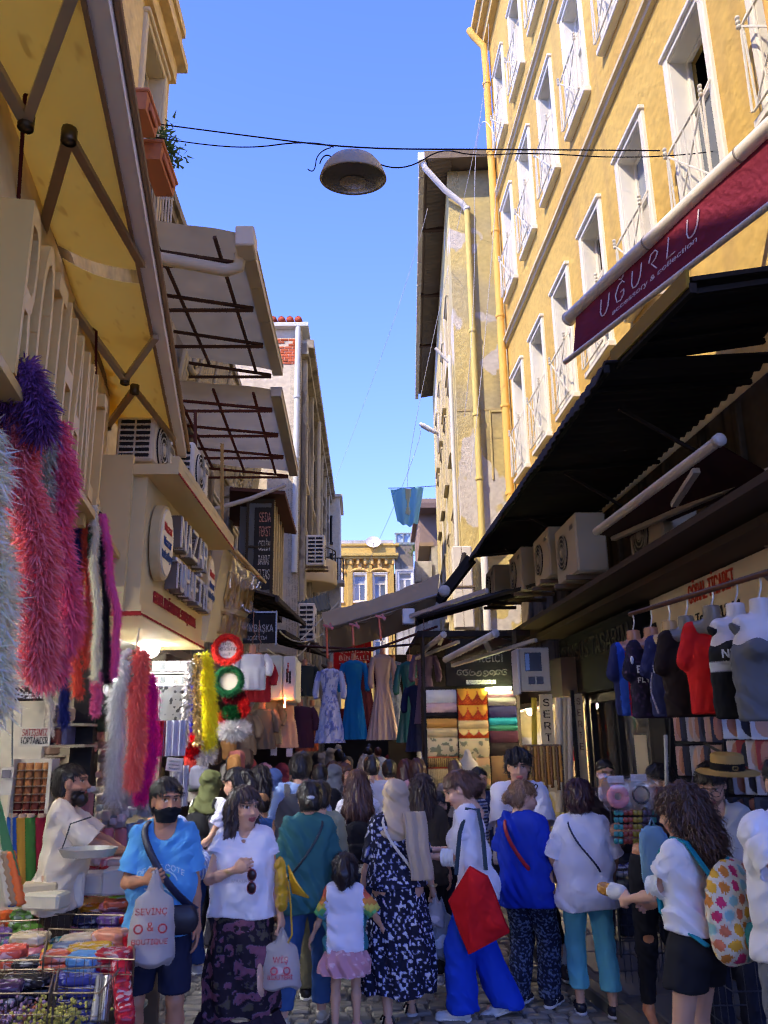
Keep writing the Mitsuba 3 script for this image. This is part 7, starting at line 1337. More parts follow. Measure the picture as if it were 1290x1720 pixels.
far('woman with straight dark red hair in a pink blouse',686,10.0,1.7,5,'shoulder',S(66,34,34),S(206,160,170));far('woman with straight dark hair next to the dark red haired one',706,9.9,1.71,-5,'shoulder',S(58,32,32),S(190,150,160));far('person in a pink patterned cap at the left stalls',440,9.6,1.68,-40,'shoulder',BLACKH,S(176,130,120),cap=S(196,150,156));far('woman in a denim blue headscarf at the left stalls',456,8.7,1.66,-30,None,BLACKH,S(60,90,150),scarf=S(70,92,146));far('child in a tan cap at the left stalls',436,8.0,1.42,-30,'short',BLACKH,S(50,90,160),cap=S(150,110,76));far('woman in a maroon headscarf beyond the denim blue one',470,10.6,1.66,-20,None,BLACKH,S(90,60,60),scarf=S(112,44,66))
far('brown haired person behind the red tote woman',772,9.0,1.72,10,'cropped',S(84,60,46),S(150,140,130),'m');far('dark haired shop assistant in the shade behind the hair accessories',1032,7.6,1.74,180,'short',BLACKH,S(40,30,34),'m');far('dark figure between the striped top and the tall young man',812,8.2,1.66,170,'short',BLACKH,S(40,50,90),'m',sleeve=1.6)
rc=np.random.default_rng(77);HC_=['black','brown','grey','red brown','dark'];TC=[('white',S(196,194,198)),('black',S(34,34,38)),('pink',S(190,130,140)),('blue',S(70,100,150)),('beige',S(176,160,136)),('red',S(150,44,44)),('green',S(80,100,70))]
i=0
for D in np.linspace(11.2,27,17):
 for q in range(2):
  x=rc.uniform(-1.5,1.3)+.02*D;H=rc.uniform(1.6,1.82);sc_=rc.random()<.35;tn,tc=TC[(i*3+q)%7];hn=HC_[i%5]
  P=Person(f'{"scarfed woman" if sc_ else hn + " haired person"} in a {tn} top in the packed crowd far down the lane',(x,D),rc.choice([0,0,180,10,-15]),H,'f' if sc_ else 'm',1.05,hair=None if sc_ else 'short',hcol=[BLACKH,BROWNH,S(110,106,104),S(80,40,34),S(40,30,30)][i%5],res=.034)
  labels[P.key]['group']='packed crowd far down the lane';P.top(tc,sleeve=.9,sl_r=.085,res=.032);P.pants(S(50,50,62),res=.034)
  if sc_:hijab(P,[S(60,60,66),S(176,168,156),S(120,90,90)][i%3])
  i+=1
# LEFT GROUND LEVEL
r6=np.random.default_rng(61)
def packet_mesh(c,s,rz=0.0,rx=0.0,seed=0,n=2):
 v,f=ball((0,0,0),1,n);v=np.sign(v)*np.abs(v)**.5;d=1+.24*(meshkit.fbm(v*3.1+seed*5.1,3,seed%9)-.5)[:,None]+(.09*(1-np.abs(np.sin(v[:,:1]*5+v[:,1:2]*4+seed)))if n>1 else 0);v=v*d*np.asarray(s)/2;return v@rot('x',rx).T@rot('z',rz).T+c,f
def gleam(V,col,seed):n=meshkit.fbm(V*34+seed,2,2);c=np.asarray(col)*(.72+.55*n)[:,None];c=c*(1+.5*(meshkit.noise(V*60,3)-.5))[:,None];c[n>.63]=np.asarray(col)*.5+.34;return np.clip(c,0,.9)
ST=[]
def stack(px,py,zt,cols,where,size=(.17,.14,.062),rz=None,step=.058):
 top=at_z(px,py,zt);n=len(cols)
 for i,(nm,col)in enumerate(cols):
  pos='only one' if n==1 else['topmost','second','third','fourth','lowest'][min(i,4)]if i<n-1 else 'lowest'
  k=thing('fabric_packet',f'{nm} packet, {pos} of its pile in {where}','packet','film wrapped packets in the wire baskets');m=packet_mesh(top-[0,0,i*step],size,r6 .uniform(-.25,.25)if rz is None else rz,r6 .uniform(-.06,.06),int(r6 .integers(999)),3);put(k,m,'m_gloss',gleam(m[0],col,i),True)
OR,GR,SG,NV,PU,PK,LM,CO,YE_,CRE,RD,SB,GB,PE,BK,BV=S(216,96,40),S(96,140,60),S(150,156,104),S(36,40,72),S(116,84,150),S(200,120,134),S(176,216,50),S(220,110,76),S(206,160,44),S(206,184,146),S(160,26,42),S(96,150,196),S(96,110,136),S(232,150,110),S(34,32,36),S(70,72,140)
rb,rb2,mb,mb2,fb1,fb2,fb3='the rear basket at the photo edge','the long rear basket','the middle basket at the photo edge','the wide middle basket','the front basket of black packs','the front basket beside the silver roll','the narrow side basket'
stack(42,1535,.86,[('green',GR)]*1+[('light green',GR*1.1),('dull green',GR*.9)],rb);stack(6,1535,.86,[('orange',OR),('deep orange',OR*.9),('brownish orange',OR*.7)],rb);stack(60,1514,.88,[('grey',GB*.8),('rose red',S(190,70,90))],rb)
stack(98,1524,.88,[('pale sage',SG*1.1),('sage',SG),('dark sage',SG*.8),('grey green',SG*.7)],rb2,(.24,.17,.07));stack(160,1527,.88,[('amber',S(226,140,30))],rb2);stack(150,1543,.86,[('navy',NV),('dark navy',NV*.8)],rb2);stack(188,1543,.86,[('violet',PU),('light violet',PU*1.15)],rb2);stack(190,1522,.9,[('dusky pink',PK)],rb2);stack(197,1516,.93,[('salmon',CO)],rb2);stack(206,1508,.95,[('lime',LM)],rb2)
stack(50,1576,.82,[('cream',CRE),('mustard',YE_)],mb,(.22,.15,.065));stack(20,1598,.82,[('coral red',S(222,90,70)),('orange red',S(206,84,56))],mb)
stack(114,1592,.83,[('slate blue',GB),('dark slate',GB*.7)],mb2);stack(136,1578,.85,[('ivory',CRE*1.05)],mb2,(.22,.14,.06));stack(187,1572,.87,[('peach',PE),('deeper peach',PE*.9)],mb2,(.2,.15,.075));stack(152,1594,.84,[('golden',YE_)],mb2,(.24,.14,.06));stack(96,1606,.82,[('coral',CO),('light coral',CO*1.1),('brick',CO*.8)],mb2);stack(141,1610,.84,[('sky blue',SB),('deep sky blue',SB*.9)],mb2);stack(192,1604,.85,[('crimson',RD),('dark crimson',RD*.8),('wine',RD*.65)],mb2,(.2,.14,.065))
stack(54,1618,.78,[('black and white',BK*1.5)],fb1,(.2,.12,.05));stack(46,1645,.75,[('black',BK),('matt black',BK*.8),('charcoal',BK*1.3),('sooty',BK*.9)],fb1,(.26,.14,.06),step=.062);stack(8,1660,.75,[('dark purple',S(60,40,70)),('dark grey',BK*1.4)],fb1)
stack(134,1640,.76,[('periwinkle',BV*1.1),('violet blue',BV),('indigo',BV*.8),('greyed indigo',BV*.9),('dusky indigo',BV*.7)],fb2,(.24,.15,.06))
for i in range(6):
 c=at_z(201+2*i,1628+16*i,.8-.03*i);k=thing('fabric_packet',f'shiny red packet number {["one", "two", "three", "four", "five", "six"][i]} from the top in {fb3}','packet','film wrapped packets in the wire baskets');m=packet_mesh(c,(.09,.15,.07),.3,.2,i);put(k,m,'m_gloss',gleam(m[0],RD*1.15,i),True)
for i in range(34):
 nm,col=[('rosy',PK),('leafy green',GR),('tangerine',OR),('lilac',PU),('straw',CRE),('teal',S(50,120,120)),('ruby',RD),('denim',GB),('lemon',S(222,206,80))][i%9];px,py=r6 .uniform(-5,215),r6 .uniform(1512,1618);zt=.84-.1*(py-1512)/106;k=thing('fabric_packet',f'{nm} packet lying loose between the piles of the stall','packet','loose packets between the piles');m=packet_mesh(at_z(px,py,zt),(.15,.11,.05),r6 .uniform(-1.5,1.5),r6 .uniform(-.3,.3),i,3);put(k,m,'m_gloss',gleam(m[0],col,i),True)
k=thing('silver_roll','shiny silver roll standing between the front basket and the red packets','roll');a,b=at_z(181,1640,.78),at_z(173,1715,.6);put(k,tube([a,(a+b)/2+[.004,0,0],b],[.026,.03,.028],10),'m_metal',S(190,188,186),True)
k=thing('silver_roll','narrow pale roll beside the shiny silver roll','roll');a,b=at_z(168,1640,.77),at_z(158,1715,.6);put(k,tube([a,b],.022,10),'m_gloss',S(150,146,140),True)
k=thing('red_flower_bunch','bunch of dark red fabric flowers at the end of the long rear basket','flowers')
for i in range(26):c=at_z(215+r6 .uniform(-7,10),1545+r6 .uniform(0,55),.84+r6 .uniform(-.02,.03));part(k,'flower',packet_mesh(c,(.055,.055,.045),r6 .random(),0,i,1),'m_cloth',S(180,18,36)*r6 .uniform(.6,1.2),True)
def basket(lab,p0,p1,p2,p3,z1,hgt,bottom=True):
 k=thing('wire_basket',lab,'basket','wire baskets on the stall');Q=[np.array(p[:2])for p in(p0,p1,p2,p3)];L=[]
 for i in range(4):
  a,b=Q[i],Q[(i+1)%4];n=max(3,int(np.linalg.norm(b-a)/.042))
  for t in np.linspace(0,1,n)[:-1]:p=a*(1-t)+b*t;L.append(tube([(*p,z1),(*p,z1-hgt)],.0018,4,cap=False))
  for z in np.linspace(0,hgt,4)[1:]:L.append(tube([(*a,z1-z),(*b,z1-z)],.002,4,cap=False))
 part(k,'wires',cat(*L),'m_metal',S(110,98,84));part(k,'rim',cat(*[tube([(*Q[i],z1),(*Q[(i+1)%4],z1)],.005,6)for i in range(4)]),'m_metal',S(150,132,112));return k
bz=lambda px,py,z:at_z(px,py,z)
basket('rear wire basket with green and orange packets at the photo edge',bz(-40,1505,.9),bz(70,1505,.9),bz(66,1545,.9),bz(-50,1550,.9),.9,.22)
basket('long rear wire basket of sage, navy and violet packets',bz(88,1500,.92),bz(236,1500,.92),bz(234,1538,.92),bz(76,1535,.92),.92,.25)
basket('middle wire basket with cream and coral packets at the photo edge',bz(-60,1568,.85),bz(80,1568,.85),bz(72,1612,.85),bz(-70,1615,.85),.85,.2)
basket('wide middle wire basket of coral, blue and crimson packets',bz(82,1560,.88),bz(222,1565,.88),bz(226,1612,.88),bz(74,1606,.88),.88,.22)
basket('front wire basket filled with black packets',bz(-60,1630,.8),bz(92,1628,.8),bz(82,1668,.8),bz(-70,1670,.8),.8,.28)
basket('front wire basket of violet blue packets',bz(98,1628,.82),bz(205,1622,.82),bz(168,1668,.82),bz(90,1668,.82),.82,.3)
tb=thing('stall_table','dark stall table on a steel frame carrying the wire baskets','table')
tq=[at_z(-110,1700,.5),at_z(215,1690,.5),at_z(238,1560,.6),at_z(-90,1560,.6)]
m=thick(quad4(*[(q[0],q[1],.5+.1*(i>1))for i,q in enumerate(tq)]),.04);part(tb,'top',m,'m_matte',S(70,58,48));m=thick(quad4(tuple(tq[3]),tuple(tq[2]),(tq[2][0],tq[2][1]+.55,.7),(tq[3][0],tq[3][1]+.55,.7)),.04);part(tb,'rear_shelf',m,'m_matte',S(80,66,52))
for q in(tq[1],tq[2],(tq[1]+tq[2])/2):part(tb,'leg',beam((q[0]-.02,q[1],q[2]-.04),(q[0]-.02,q[1],.0),.035),'m_metal',S(120,110,100))
part(tb,'side_panel',thick(quad4((tq[1][0]-.05,tq[1][1],.02),(tq[2][0]-.05,tq[2][1],.02),(tq[2][0]-.05,tq[2][1],.56),(tq[1][0]-.05,tq[1][1],.46)),.01),'m_matte',S(60,50,44))
for i,(px,py,z,s)in enumerate(((235,1712,.12,(.2,.26,.24)),(228,1660,.14,(.18,.22,.28)))):k=thing('cardboard_box',['cardboard box on the ground at the stall corner','cardboard box leaning under the stall edge'][i],'box');m=cbox(at_z(px,py,z),s,.006,.2);put(k,m,'m_matte',vary(m[0],S(176,150,116),.1,9))
for i,(lab,px,py,col)in enumerate((('yellow green dried flower bunch in front of the black packs',92,1712,S(196,186,90)),('mauve dried flower bunch at the photo corner',18,1712,S(160,130,150)),('orange dried flower bunch at the photo corner',20,1722,S(200,120,84)))):
 k=thing('dried_flowers',lab,'flowers');c=at_z(px,py,.62-.04*(i==2));L,cc=[],[]
 for j in range(330):p=c+r6 .normal(0,1,3)*[.085,.07,.045];L.append(ball(p,r6 .uniform(.006,.012),0));cc.append(np.tile(col*r6 .uniform(.6,1.2),(len(L[-1][0]),1)))
 part(k,'blooms',cat(*L),'m_matte',np.vstack(cc),kind='stuff');part(k,'stem',tube([c,c-[0,0,.2]],.02,6),'m_matte',S(90,100,60))
k=thing('dried_flowers','cream flowers hanging off the stall beside the masked young man','flowers')
for j in range(40):part(k,'bloom',packet_mesh(at_d(236+r6 .uniform(-7,6),1640+r6 .uniform(-30,50),4.95),(.05,.05,.04),0,0,j,1),'m_cloth',S(206,196,150)*r6 .uniform(.7,1.1)if j%6 else S(190,40,40),True)
ct=thing('counter','wooden counter with paper packs in front of the shopkeeper','counter');c=at_d(150,1500,5.45)
part(ct,'top',cbox((c[0]-.1,c[1]+.12,.86),(1.35,.5,.04),.01),'m_matte',vary(cbox((0,0,0),(1,1,1))[0],S(176,134,80),.1));part(ct,'front',cbox((c[0]-.1,c[1]-.08,.44),(1.3,.04,.8),.01),'m_matte',S(120,96,70))
for lab,px,py,D,s,col,rz in(('stack of white paper sheets on the counter',215,1478,5.35,(.32,.22,.16),S(206,204,200),.1),('second stack of white sheets nearer the shopkeeper',160,1482,5.4,(.22,.2,.14),S(200,196,188),.0),('white printed pack with a red roundel on the counter',122,1495,5.2,(.15,.05,.22),S(206,202,196),.1),('beige paper packet leaning at the counter edge',68,1492,5.1,(.22,.16,.08),S(190,172,140),.3),('cream sack on the counter',78,1512,5.0,(.26,.16,.1),S(206,196,166),-.2),('pinkish packet beside the beige one',88,1485,5.15,(.12,.12,.14),S(206,170,140),0)):
 k=thing('paper_stack',lab,'paper');m=cbox(at_d(px,py,D),s,.015,rz);put(k,m,'m_matte',vary(m[0],col,.08,14))
 if 'roundel' in lab:v,f=lathe([(0,0),(.035,0),(.035,.002)],18);q=v@rot('x',math.pi/2).T@rot('z',.1).T+at_d(122,1505,5.2)+[0,-.03,0];labels[k].setdefault('kind','thing');del labels[k]['kind'];part(k,'roundel',(q,f),'m_matte',S(180,50,50))
k=thing('glass_tray','shallow clear tray with a thin handle in front of the shopkeeper','tray');c=at_d(148,1438,5.0);v,f=lathe([(0,0),(.16,0),(.19,.05),(.185,.05),(.155,.008),(0,.008)],24);part(k,'bowl',(v*[1,.7,1]+c,f),'m_gloss',S(170,166,150));part(k,'handle',tube([c+[-.17,0,.05],c+[-.13,0,.2],c+[0,0,.24]],.005,5),'m_metal',S(90,90,90))
for i in range(9):
 k=thing('sweet_packet','pink and red cellophane packet heaped beyond the clear tray','packet','cellophane packets beyond the tray');m=packet_mesh(at_d(150+9*i+r6 .uniform(-6,6),1452+r6 .uniform(-8,8),5.6),(.13,.1,.06),r6 .uniform(-1,1),0,i);put(k,m,'m_gloss',gleam(m[0],[S(200,120,140),S(190,40,50),S(206,190,190)][i%3],i),True)
for i,px in enumerate((4,14,24)):
 k=thing('spool_strip',f'upright strip of {["beige", "brown", "orange"][i]} spools at the photo edge','spools');a,b=at_d(px-6,1430,4.5),at_d(px+12,1520,4.4);put(k,tube([a+(b-a)*t for t in np.linspace(0,1,14)],[.022+.008*(j%2)for j in range(14)],8),'m_matte',[S(190,176,150),S(150,120,90),S(214,104,50)][i],True)
k=thing('green_sheet','translucent green sheet leaning at the photo edge','sheet');put(k,thick(quad4(at_d(-10,1300,4.6),at_d(10,1380,4.5),at_d(34,1470,4.45),at_d(10,1480,4.5),4,8),.004),'m_film',S(90,150,120),True)
for i,(px,col,nm)in enumerate(((22,S(40,80,150),'blue'),(38,S(176,130,50),'ochre'),(52,S(60,110,50),'green'),(70,S(130,26,50),'crimson'),(84,S(120,24,40),'dark red'))):
 k=thing('fabric_roll',f'upright {nm} fabric roll beside the shopkeeper','fabric roll');a,b=at_d(px,1372,5.3),at_d(px+2,1520,5.25);part(k,'cloth',tube([a,b],.04,14),'m_cloth',col,True);part(k,'core',tube([a+[0,0,.02],a-[0,0,.01]],.026,12),'m_matte',S(170,140,120))
fi=Fr((0,5.75),math.pi/2,-1);xi=lambda px:at_y(px,1320,5.75)[0];zi=lambda py:at_y(50,py,5.75)[2]
sr=thing('spool_rack','rack of brown and dark red thread spools on the wall behind the shopkeeper','rack')
part(sr,'frame',cat(fbox(fi,xi(18),xi(21),-.1,.02,zi(1380),zi(1275)),fbox(fi,xi(80),xi(86),-.1,.02,zi(1380),zi(1275)),fbox(fi,xi(18),xi(86),-.12,-.1,zi(1380),zi(1275))),'m_matte',S(196,186,166))
for j in range(7):
 part(sr,'shelf',fbox(fi,xi(21),xi(80),-.1,.01,zi(1293+13.5*j)-.004,zi(1293+13.5*j)),'m_metal',S(190,170,150))
 for i in range(4):c=fi.p(xi(29+14.5*i),-.04,zi(1287+13.5*j));part(sr,'spool',tube([c-[0,0,.025],c+[0,0,.022]],.026,10),'m_matte',(S(176,120,70)*(1-j/6)+S(100,22,30)*(j/6))*r6 .uniform(.8,1.1),True)
ws=thing('wholesale_sign','small white sign reading wholesale in red and black letters above the shopkeeper','sign');f7=Fr((0,4.95),math.pi/2,-1);x7=lambda px:at_y(px,1237,4.95)[0];z7=lambda py:at_y(58,py,4.95)[2]
part(ws,'board',fbox(f7,x7(32),x7(84),-.01,0,z7(1254),z7(1222)),'m_matte',S(206,196,170));text_fit(f7,'SATIŞIMIZ',x7(37),x7(79),.001,z7(1236),.042,.003,'m_matte',S(150,34,30),ws);text_fit(f7,'TOPTANDIR',x7(35),x7(81),.001,z7(1250),.042,.003,'m_matte',S(44,34,32),ws);part(ws,'string',tube([f7 .p(x7(84),0,z7(1222)),at_y(84,1200,4.95)],.004,4),'m_matte',S(180,170,150));part(ws,'string',tube([f7 .p(x7(34),0,z7(1222)),at_y(36,1190,4.95)],.004,4),'m_matte',S(180,170,150))
k=thing('led_sign','small glowing red dot sign inside the first shop','sign');fl_=Fr((0,5.6),math.pi/2,-1)
part(k,'board',cbox(at_y(57,1165,5.62),(.26,.03,.1),.005),'m_matte',S(30,16,16));lamp(k+'__lit_dots',cat(*[box(at_y(57,1165,5.62)+[-.11+.012*i,-.018,-.03+.012*j],(.008,.004,.008))for i in range(19)for j in range(6)if r6 .random()<.5]),(4,.3,.2))
for nm,x0,x1,y0,y1,n in(('upper',0,118,1190,1215,14),('middle',0,118,1215,1250,14),('lower',86,118,1250,1330,4)):
 for i in range(n):
  px=x0+(x1-x0)*(i+.5)/n;k=thing('stacked_goods',f'folded goods on the {nm} back shelf of the first shop','goods',f'folded goods on the {nm} back shelf');c=at_y(px,y1,6.1);m=cbox(c+[0,0,.07*r6 .uniform(.7,1)],((x1-x0)/n/210*.95,.2,.14*r6 .uniform(.6,1.1)),.01);put(k,m,'m_matte',vary(m[0],[S(150,120,90),S(186,170,140),S(110,60,50),S(90,90,120),S(196,190,170),S(70,50,44)][int(r6 .integers(6))]*r6 .uniform(.7,1.1),.12,12))
for py in(1216,1251,1331):part(sh,'goods_shelf',box(at_y(58,py,6.1)+[0,0,-.012],(.85,.3,.02)),'m_matte',S(150,136,112))
part(sh,'glass_edge',tube([at_d(21,1180,5.2),at_d(19,1460,5.2)],.006,4),'m_metal',S(170,170,160));k=thing('photo_notice','white notice with two photos stuck on the glass at the photo edge','notice');part(k,'paper',box(at_d(11,1312,4.9),(.075,.004,.17)),'m_matte',S(196,188,170));part(k,'picture',box(at_d(11,1300,4.9)+[0,-.004,0],(.055,.003,.05)),'m_matte',S(110,104,110));part(k,'picture',box(at_d(11,1324,4.9)+[0,-.004,0],(.055,.003,.05)),'m_matte',S(104,100,112))
# bazaar interior
bzr=thing('bazaar_shop','open fronted bazaar with lit shelves under the cream sign box','shop')
part(bzr,'back_wall',fbox(fP,SE-.3,21,-2.3,-2.2,0,3.1),'m_matte',S(70,62,54));part(bzr,'ceiling',fbox(fP,p0-.0,19,-2.2,-.56,zb_+.0,zb_+.1),'m_matte',S(150,144,130));part(bzr,'floor_slab',fbox(fP,p0-.6,21,-2.2,-.3,-.02,.06),'m_matte',S(96,90,82));part(bzr,'partition',fbox(fP,p1+.9,p1+1.0,-2.2,-.6,.06,3.0),'m_matte',S(110,100,84));part(bzr,'partition',fbox(fP,13.6,13.7,-2.2,-.5,.06,3.0),'m_matte',S(90,80,70))
for s,t in((p0+.5,-1.2),(p0+1.6,-1.0),(p0+1.0,-1.8)):lamp(uid(bzr+'__tube_light'),fbox(fP,s-.4,s+.5,t-.03,t+.03,zb_-.06,zb_-.01),(16,16.5,17))
lamp(uid(bzr+'__globe_light'),ball(at_d(252,1090,7.6),.09,2),(9,9.5,10));lamp(uid(bzr+'__tube_light'),tube([at_d(188,1055,6.6),at_d(222,1056,6.8)],.015,6),(14,14.5,15));lamp(uid(bzr+'__tube_light'),tube([at_d(190,1142,6.6),at_d(208,1142,6.7)],.01,6),(10,11,13));lamp(uid(bzr+'__tube_light'),tube([at_d(262,1149,7.4),at_d(290,1150,7.6)],.01,6),(10,11,13))
for j,py in enumerate((1128,1152)):
 part(bzr,'wall_shelf',box(at_d(285,py+1,8.3)+[0,.1,-.01],(.62,.3,.02)),'m_matte',S(170,170,166))
 for i in range(5):k=thing('framed_box',f'white window box on the {["upper", "lower"][j]} lit shelf of the bazaar','box',f'window boxes on the {["upper", "lower"][j]} lit shelf');c=at_d(262+12*i,py-9,8.25);part(k,'carton',cbox(c,(.072,.05,.11),.005),'m_matte',S(206,204,200));part(k,'window',box(c+[0,-.028,0],(.05,.004,.075)),'m_gloss',[S(130,126,120),S(90,94,96),S(150,140,130)][i%3])
k=thing('speckled_panel','grey speckled fabric panel hung inside the bazaar','fabric');m=thick(quad4(at_d(268,1255,7.9),at_d(308,1255,8.1),at_d(306,1152,8.1),at_d(266,1152,7.9),60,90),.01);put(k,m,'m_cloth',flecks(26,.68,S(60,60,64))(m[0],S(150,150,150)),True)
for i,(px,py,col,nm)in enumerate(((180,1352,S(206,196,176),'cream blossom bunch below the grey marabou boa'),(172,1235,S(176,150,130),'dusty blossom garland beside the chrome pole'),(180,1295,S(196,176,150),'tan blossom garland under the dusty one'),(172,1200,S(60,80,60),'dark green garland beside the chrome pole'),(240,1352,S(176,180,184),'silver tinsel ball heap beyond the blue t-shirt'),(212,1360,S(160,166,170),'grey tinsel heap behind the tulle rolls'),(200,1378,S(214,208,206),'white tulle heap on the rolls'))):
 k=thing('blossom_bunch',nm,'decoration');c=at_d(px,py,6.2)
 for j in range(18):q=packet_mesh(c+r6 .normal(0,1,3)*[.06,.06,.07],np.ones(3)*r6 .uniform(.05,.085),0,0,j,1);part(k,'bloom',q,'m_cloth',col*r6 .uniform(.65,1.2),True)
for i,(px,w_,col,nm)in enumerate(((166,.04,S(120,24,40),'dark red'),(181,.045,S(206,120,130),'rose pink'),(205,.055,S(196,116,120),'dusky pink'),(220,.035,S(96,116,160),'slate blue'),(232,.04,S(210,150,130),'peach'),(244,.04,S(206,160,80),'golden'),(252,.04,S(190,170,160),'pale'))):
 k=thing('tulle_roll',f'{nm} tulle roll standing at the bazaar front','tulle roll');a,b=at_d(px,1392-8*(i>2),5.9),at_d(px,1475,5.85);put(k,tube([a,b],w_,14),'m_satin',vary(np.zeros((1,3)),col)[0],True)
k=thing('jar_display','clear jar of red beads beside the shopkeeper','jar');c=at_d(138,1355,5.6);part(k,'jar',cbox(c,(.13,.13,.2),.02),'m_gloss',S(150,90,90));part(k,'lid',cbox(c+[0,0,.12],(.14,.14,.04),.01),'m_gloss',S(200,196,190));part(k,'lower_jar',cbox(c+[.02,0,-.18],(.12,.12,.15),.02),'m_gloss',S(120,30,44))
for i,(px,py,w_,h_,col,nm)in enumerate(((292,1240,.2,.3,S(176,176,186),'clear packaged curtain drops behind the note'),(280,1330,.18,.22,S(140,40,50),'dark red lace piece below the note'),(300,1320,.16,.34,S(190,184,180),'pale fabric strip beside the dark red lace'),(268,1240,.08,.3,S(170,30,40),'red beaded strip in the bazaar'))):
 k=thing('hung_piece',nm,'goods');m=thick(quad4(at_d(px,py,6.7)+[-w_/2,0,-h_/2],at_d(px,py,6.7)+[w_/2,0,-h_/2],at_d(px,py,6.7)+[w_/2,0,h_/2],at_d(px,py,6.7)+[-w_/2,0,h_/2],30,10,lambda u,v:np.stack([0*u,.02*np.sin(u*22),0*u],1)),.006);put(k,m,'m_gloss' if i==0 else 'm_cloth',vary(m[0],col,.3,22),True)
k=thing('note_card','white card with handwriting hung among the packaged pieces','card');c=at_d(293,1284,6.55);part(k,'card',box(c,(.14,.004,.11),ry=.12),'m_matte',S(206,204,190))
for i in range(3):part(k,'writing',tube([c+[-.05+.1*t_,-.005,.03-.028*i-.012*t_+.006*math.sin(t_*37+i*2)]for t_ in np.linspace(0,1,40)],.0016,4),'m_matte',S(60,60,70))
fB=Fr(tuple(fP.p(0,-.9,0)[:2]),fP.a,-1)
PAL=[S(150,60,60),S(190,170,130),S(206,200,190),S(90,70,60),S(170,120,70),S(110,110,130),S(200,120,110),S(60,70,60),S(196,60,50)]
for j,z in enumerate((.5,.95,1.4,1.85,2.25)):
 part(bzr,'wall_shelf',fbox(fB,p0+.2,18.5,-1.2,-.75,z,z+.02),'m_matte',S(120,110,96))
 if j==0:continue
 for i,s in enumerate(np.arange(p0+.35,17.5,.42)):
  k=thing('shelf_item',f'assorted small goods on bazaar shelf {["", "two", "three", "four", "five"][j]} counted from the floor','goods',f'small goods on bazaar shelf {j}');h=r6 .uniform(.12,.34);m=packet_mesh(fB.p(s,-.9,z+.02+h/2),(.28,.34*r6 .uniform(.6,1),h),r6 .uniform(-.2,.2),0,i,1)if i%2 else fcbox(fB,s-.15,s+.17,-1.05,-.78,z+.021,z+.02+h,.02);put(k,m,'m_matte',vary(m[0],PAL[(i*5+j*3)%9]*r6 .uniform(.5,1.1),.2,14),bool(i%2))
# clothes hung on the left further on
rail=thing('clothes_rail','long rail of hung garments along the left side of the lane','clothes rail');part(rail,'bar',tube([at_d(415,1096,10.6),at_d(470,1098,13),at_d(530,1120,18)],.015,6),'m_metal',S(120,110,100));part(rail,'bar',tube([at_d(440,1175,10.8),at_d(520,1170,15)],.015,6),'m_metal',S(120,110,100))
GA=(('white costume shirt with fluffy cuffs beside the wreaths',424,1098,1160,9.4,S(196,192,190),.3,.3),('red costume jacket behind the white costume shirt',434,1110,1180,9.8,S(160,36,44),.28,.3),('beige poncho shaped top under the pale green cabinet',474,1182,1256,10.9,S(190,150,124),.34,.44),('dark maroon jacket beside the beige poncho',504,1186,1256,11.6,S(66,36,50),.36,.4),('olive garment at the left clothes rail',452,1175,1250,10.6,S(120,116,90),.26,.34),('grey brown coat on the left clothes rail',440,1190,1258,10.2,S(110,96,80),.28,.36),('pale beige shirt high on the rail beyond the cabinet',520,1140,1200,13.6,S(170,160,140),.34,.36),('dark green shirt high on the rail beyond the cabinet',512,1118,1170,13.0,S(50,56,50),.32,.34),('cream cardigan beyond the maroon jacket',524,1186,1246,13.4,S(186,172,140),.3,.34),('rust coloured scarf dress beyond the maroon jacket',516,1212,1262,13,S(170,84,56),.3,.36),('brown long top near the speckled panel',410,1200,1268,9.6,S(120,100,80),.26,.3),('black garment at the far end of the rail',530,1170,1235,15,S(36,34,36),.36,.42))
for i,(lab,px,pt,pb,D,col,sw_,hm_)in enumerate(GA):gown('hung_garment',lab,px,pt,pb,D,col,sw_,hm_,sleeves=(i!=2),waist=.9,yaw=.3,slv=.9)
for lab,px,py,D in(('white price card below the beige poncho',460,1262,10.5),('second white price card right of the first',486,1264,10.6),('tall white card near the left stalls',412,1272,9.4)):k=thing('price_card',lab,'card');put(k,box(at_d(px,py,D),(.085,.004,.11)),'m_matte',S(206,202,190))
k=thing('neon_tube','thin glowing orange tube under the pale green cabinet','lamp');lamp(k,tube([at_d(479,1172,10.2),at_d(478,1188,10.2)],.012,6),(12,3.2,.8))
for i in range(22):
 px=r6 .uniform(300,420);py=r6 .uniform(1255,1330);k=thing('hung_bag','small hung bag or pouch in the shade of the left stalls','bag','hung bags at the left stalls');m=packet_mesh(at_d(px,py,r6 .uniform(8.2,9.6)),(.2,.1,.24),r6 .uniform(-1,1),0,i,2);put(k,m,'m_cloth',vary(m[0],PAL[i%9]*r6 .uniform(.6,1.2),.25,16),True)
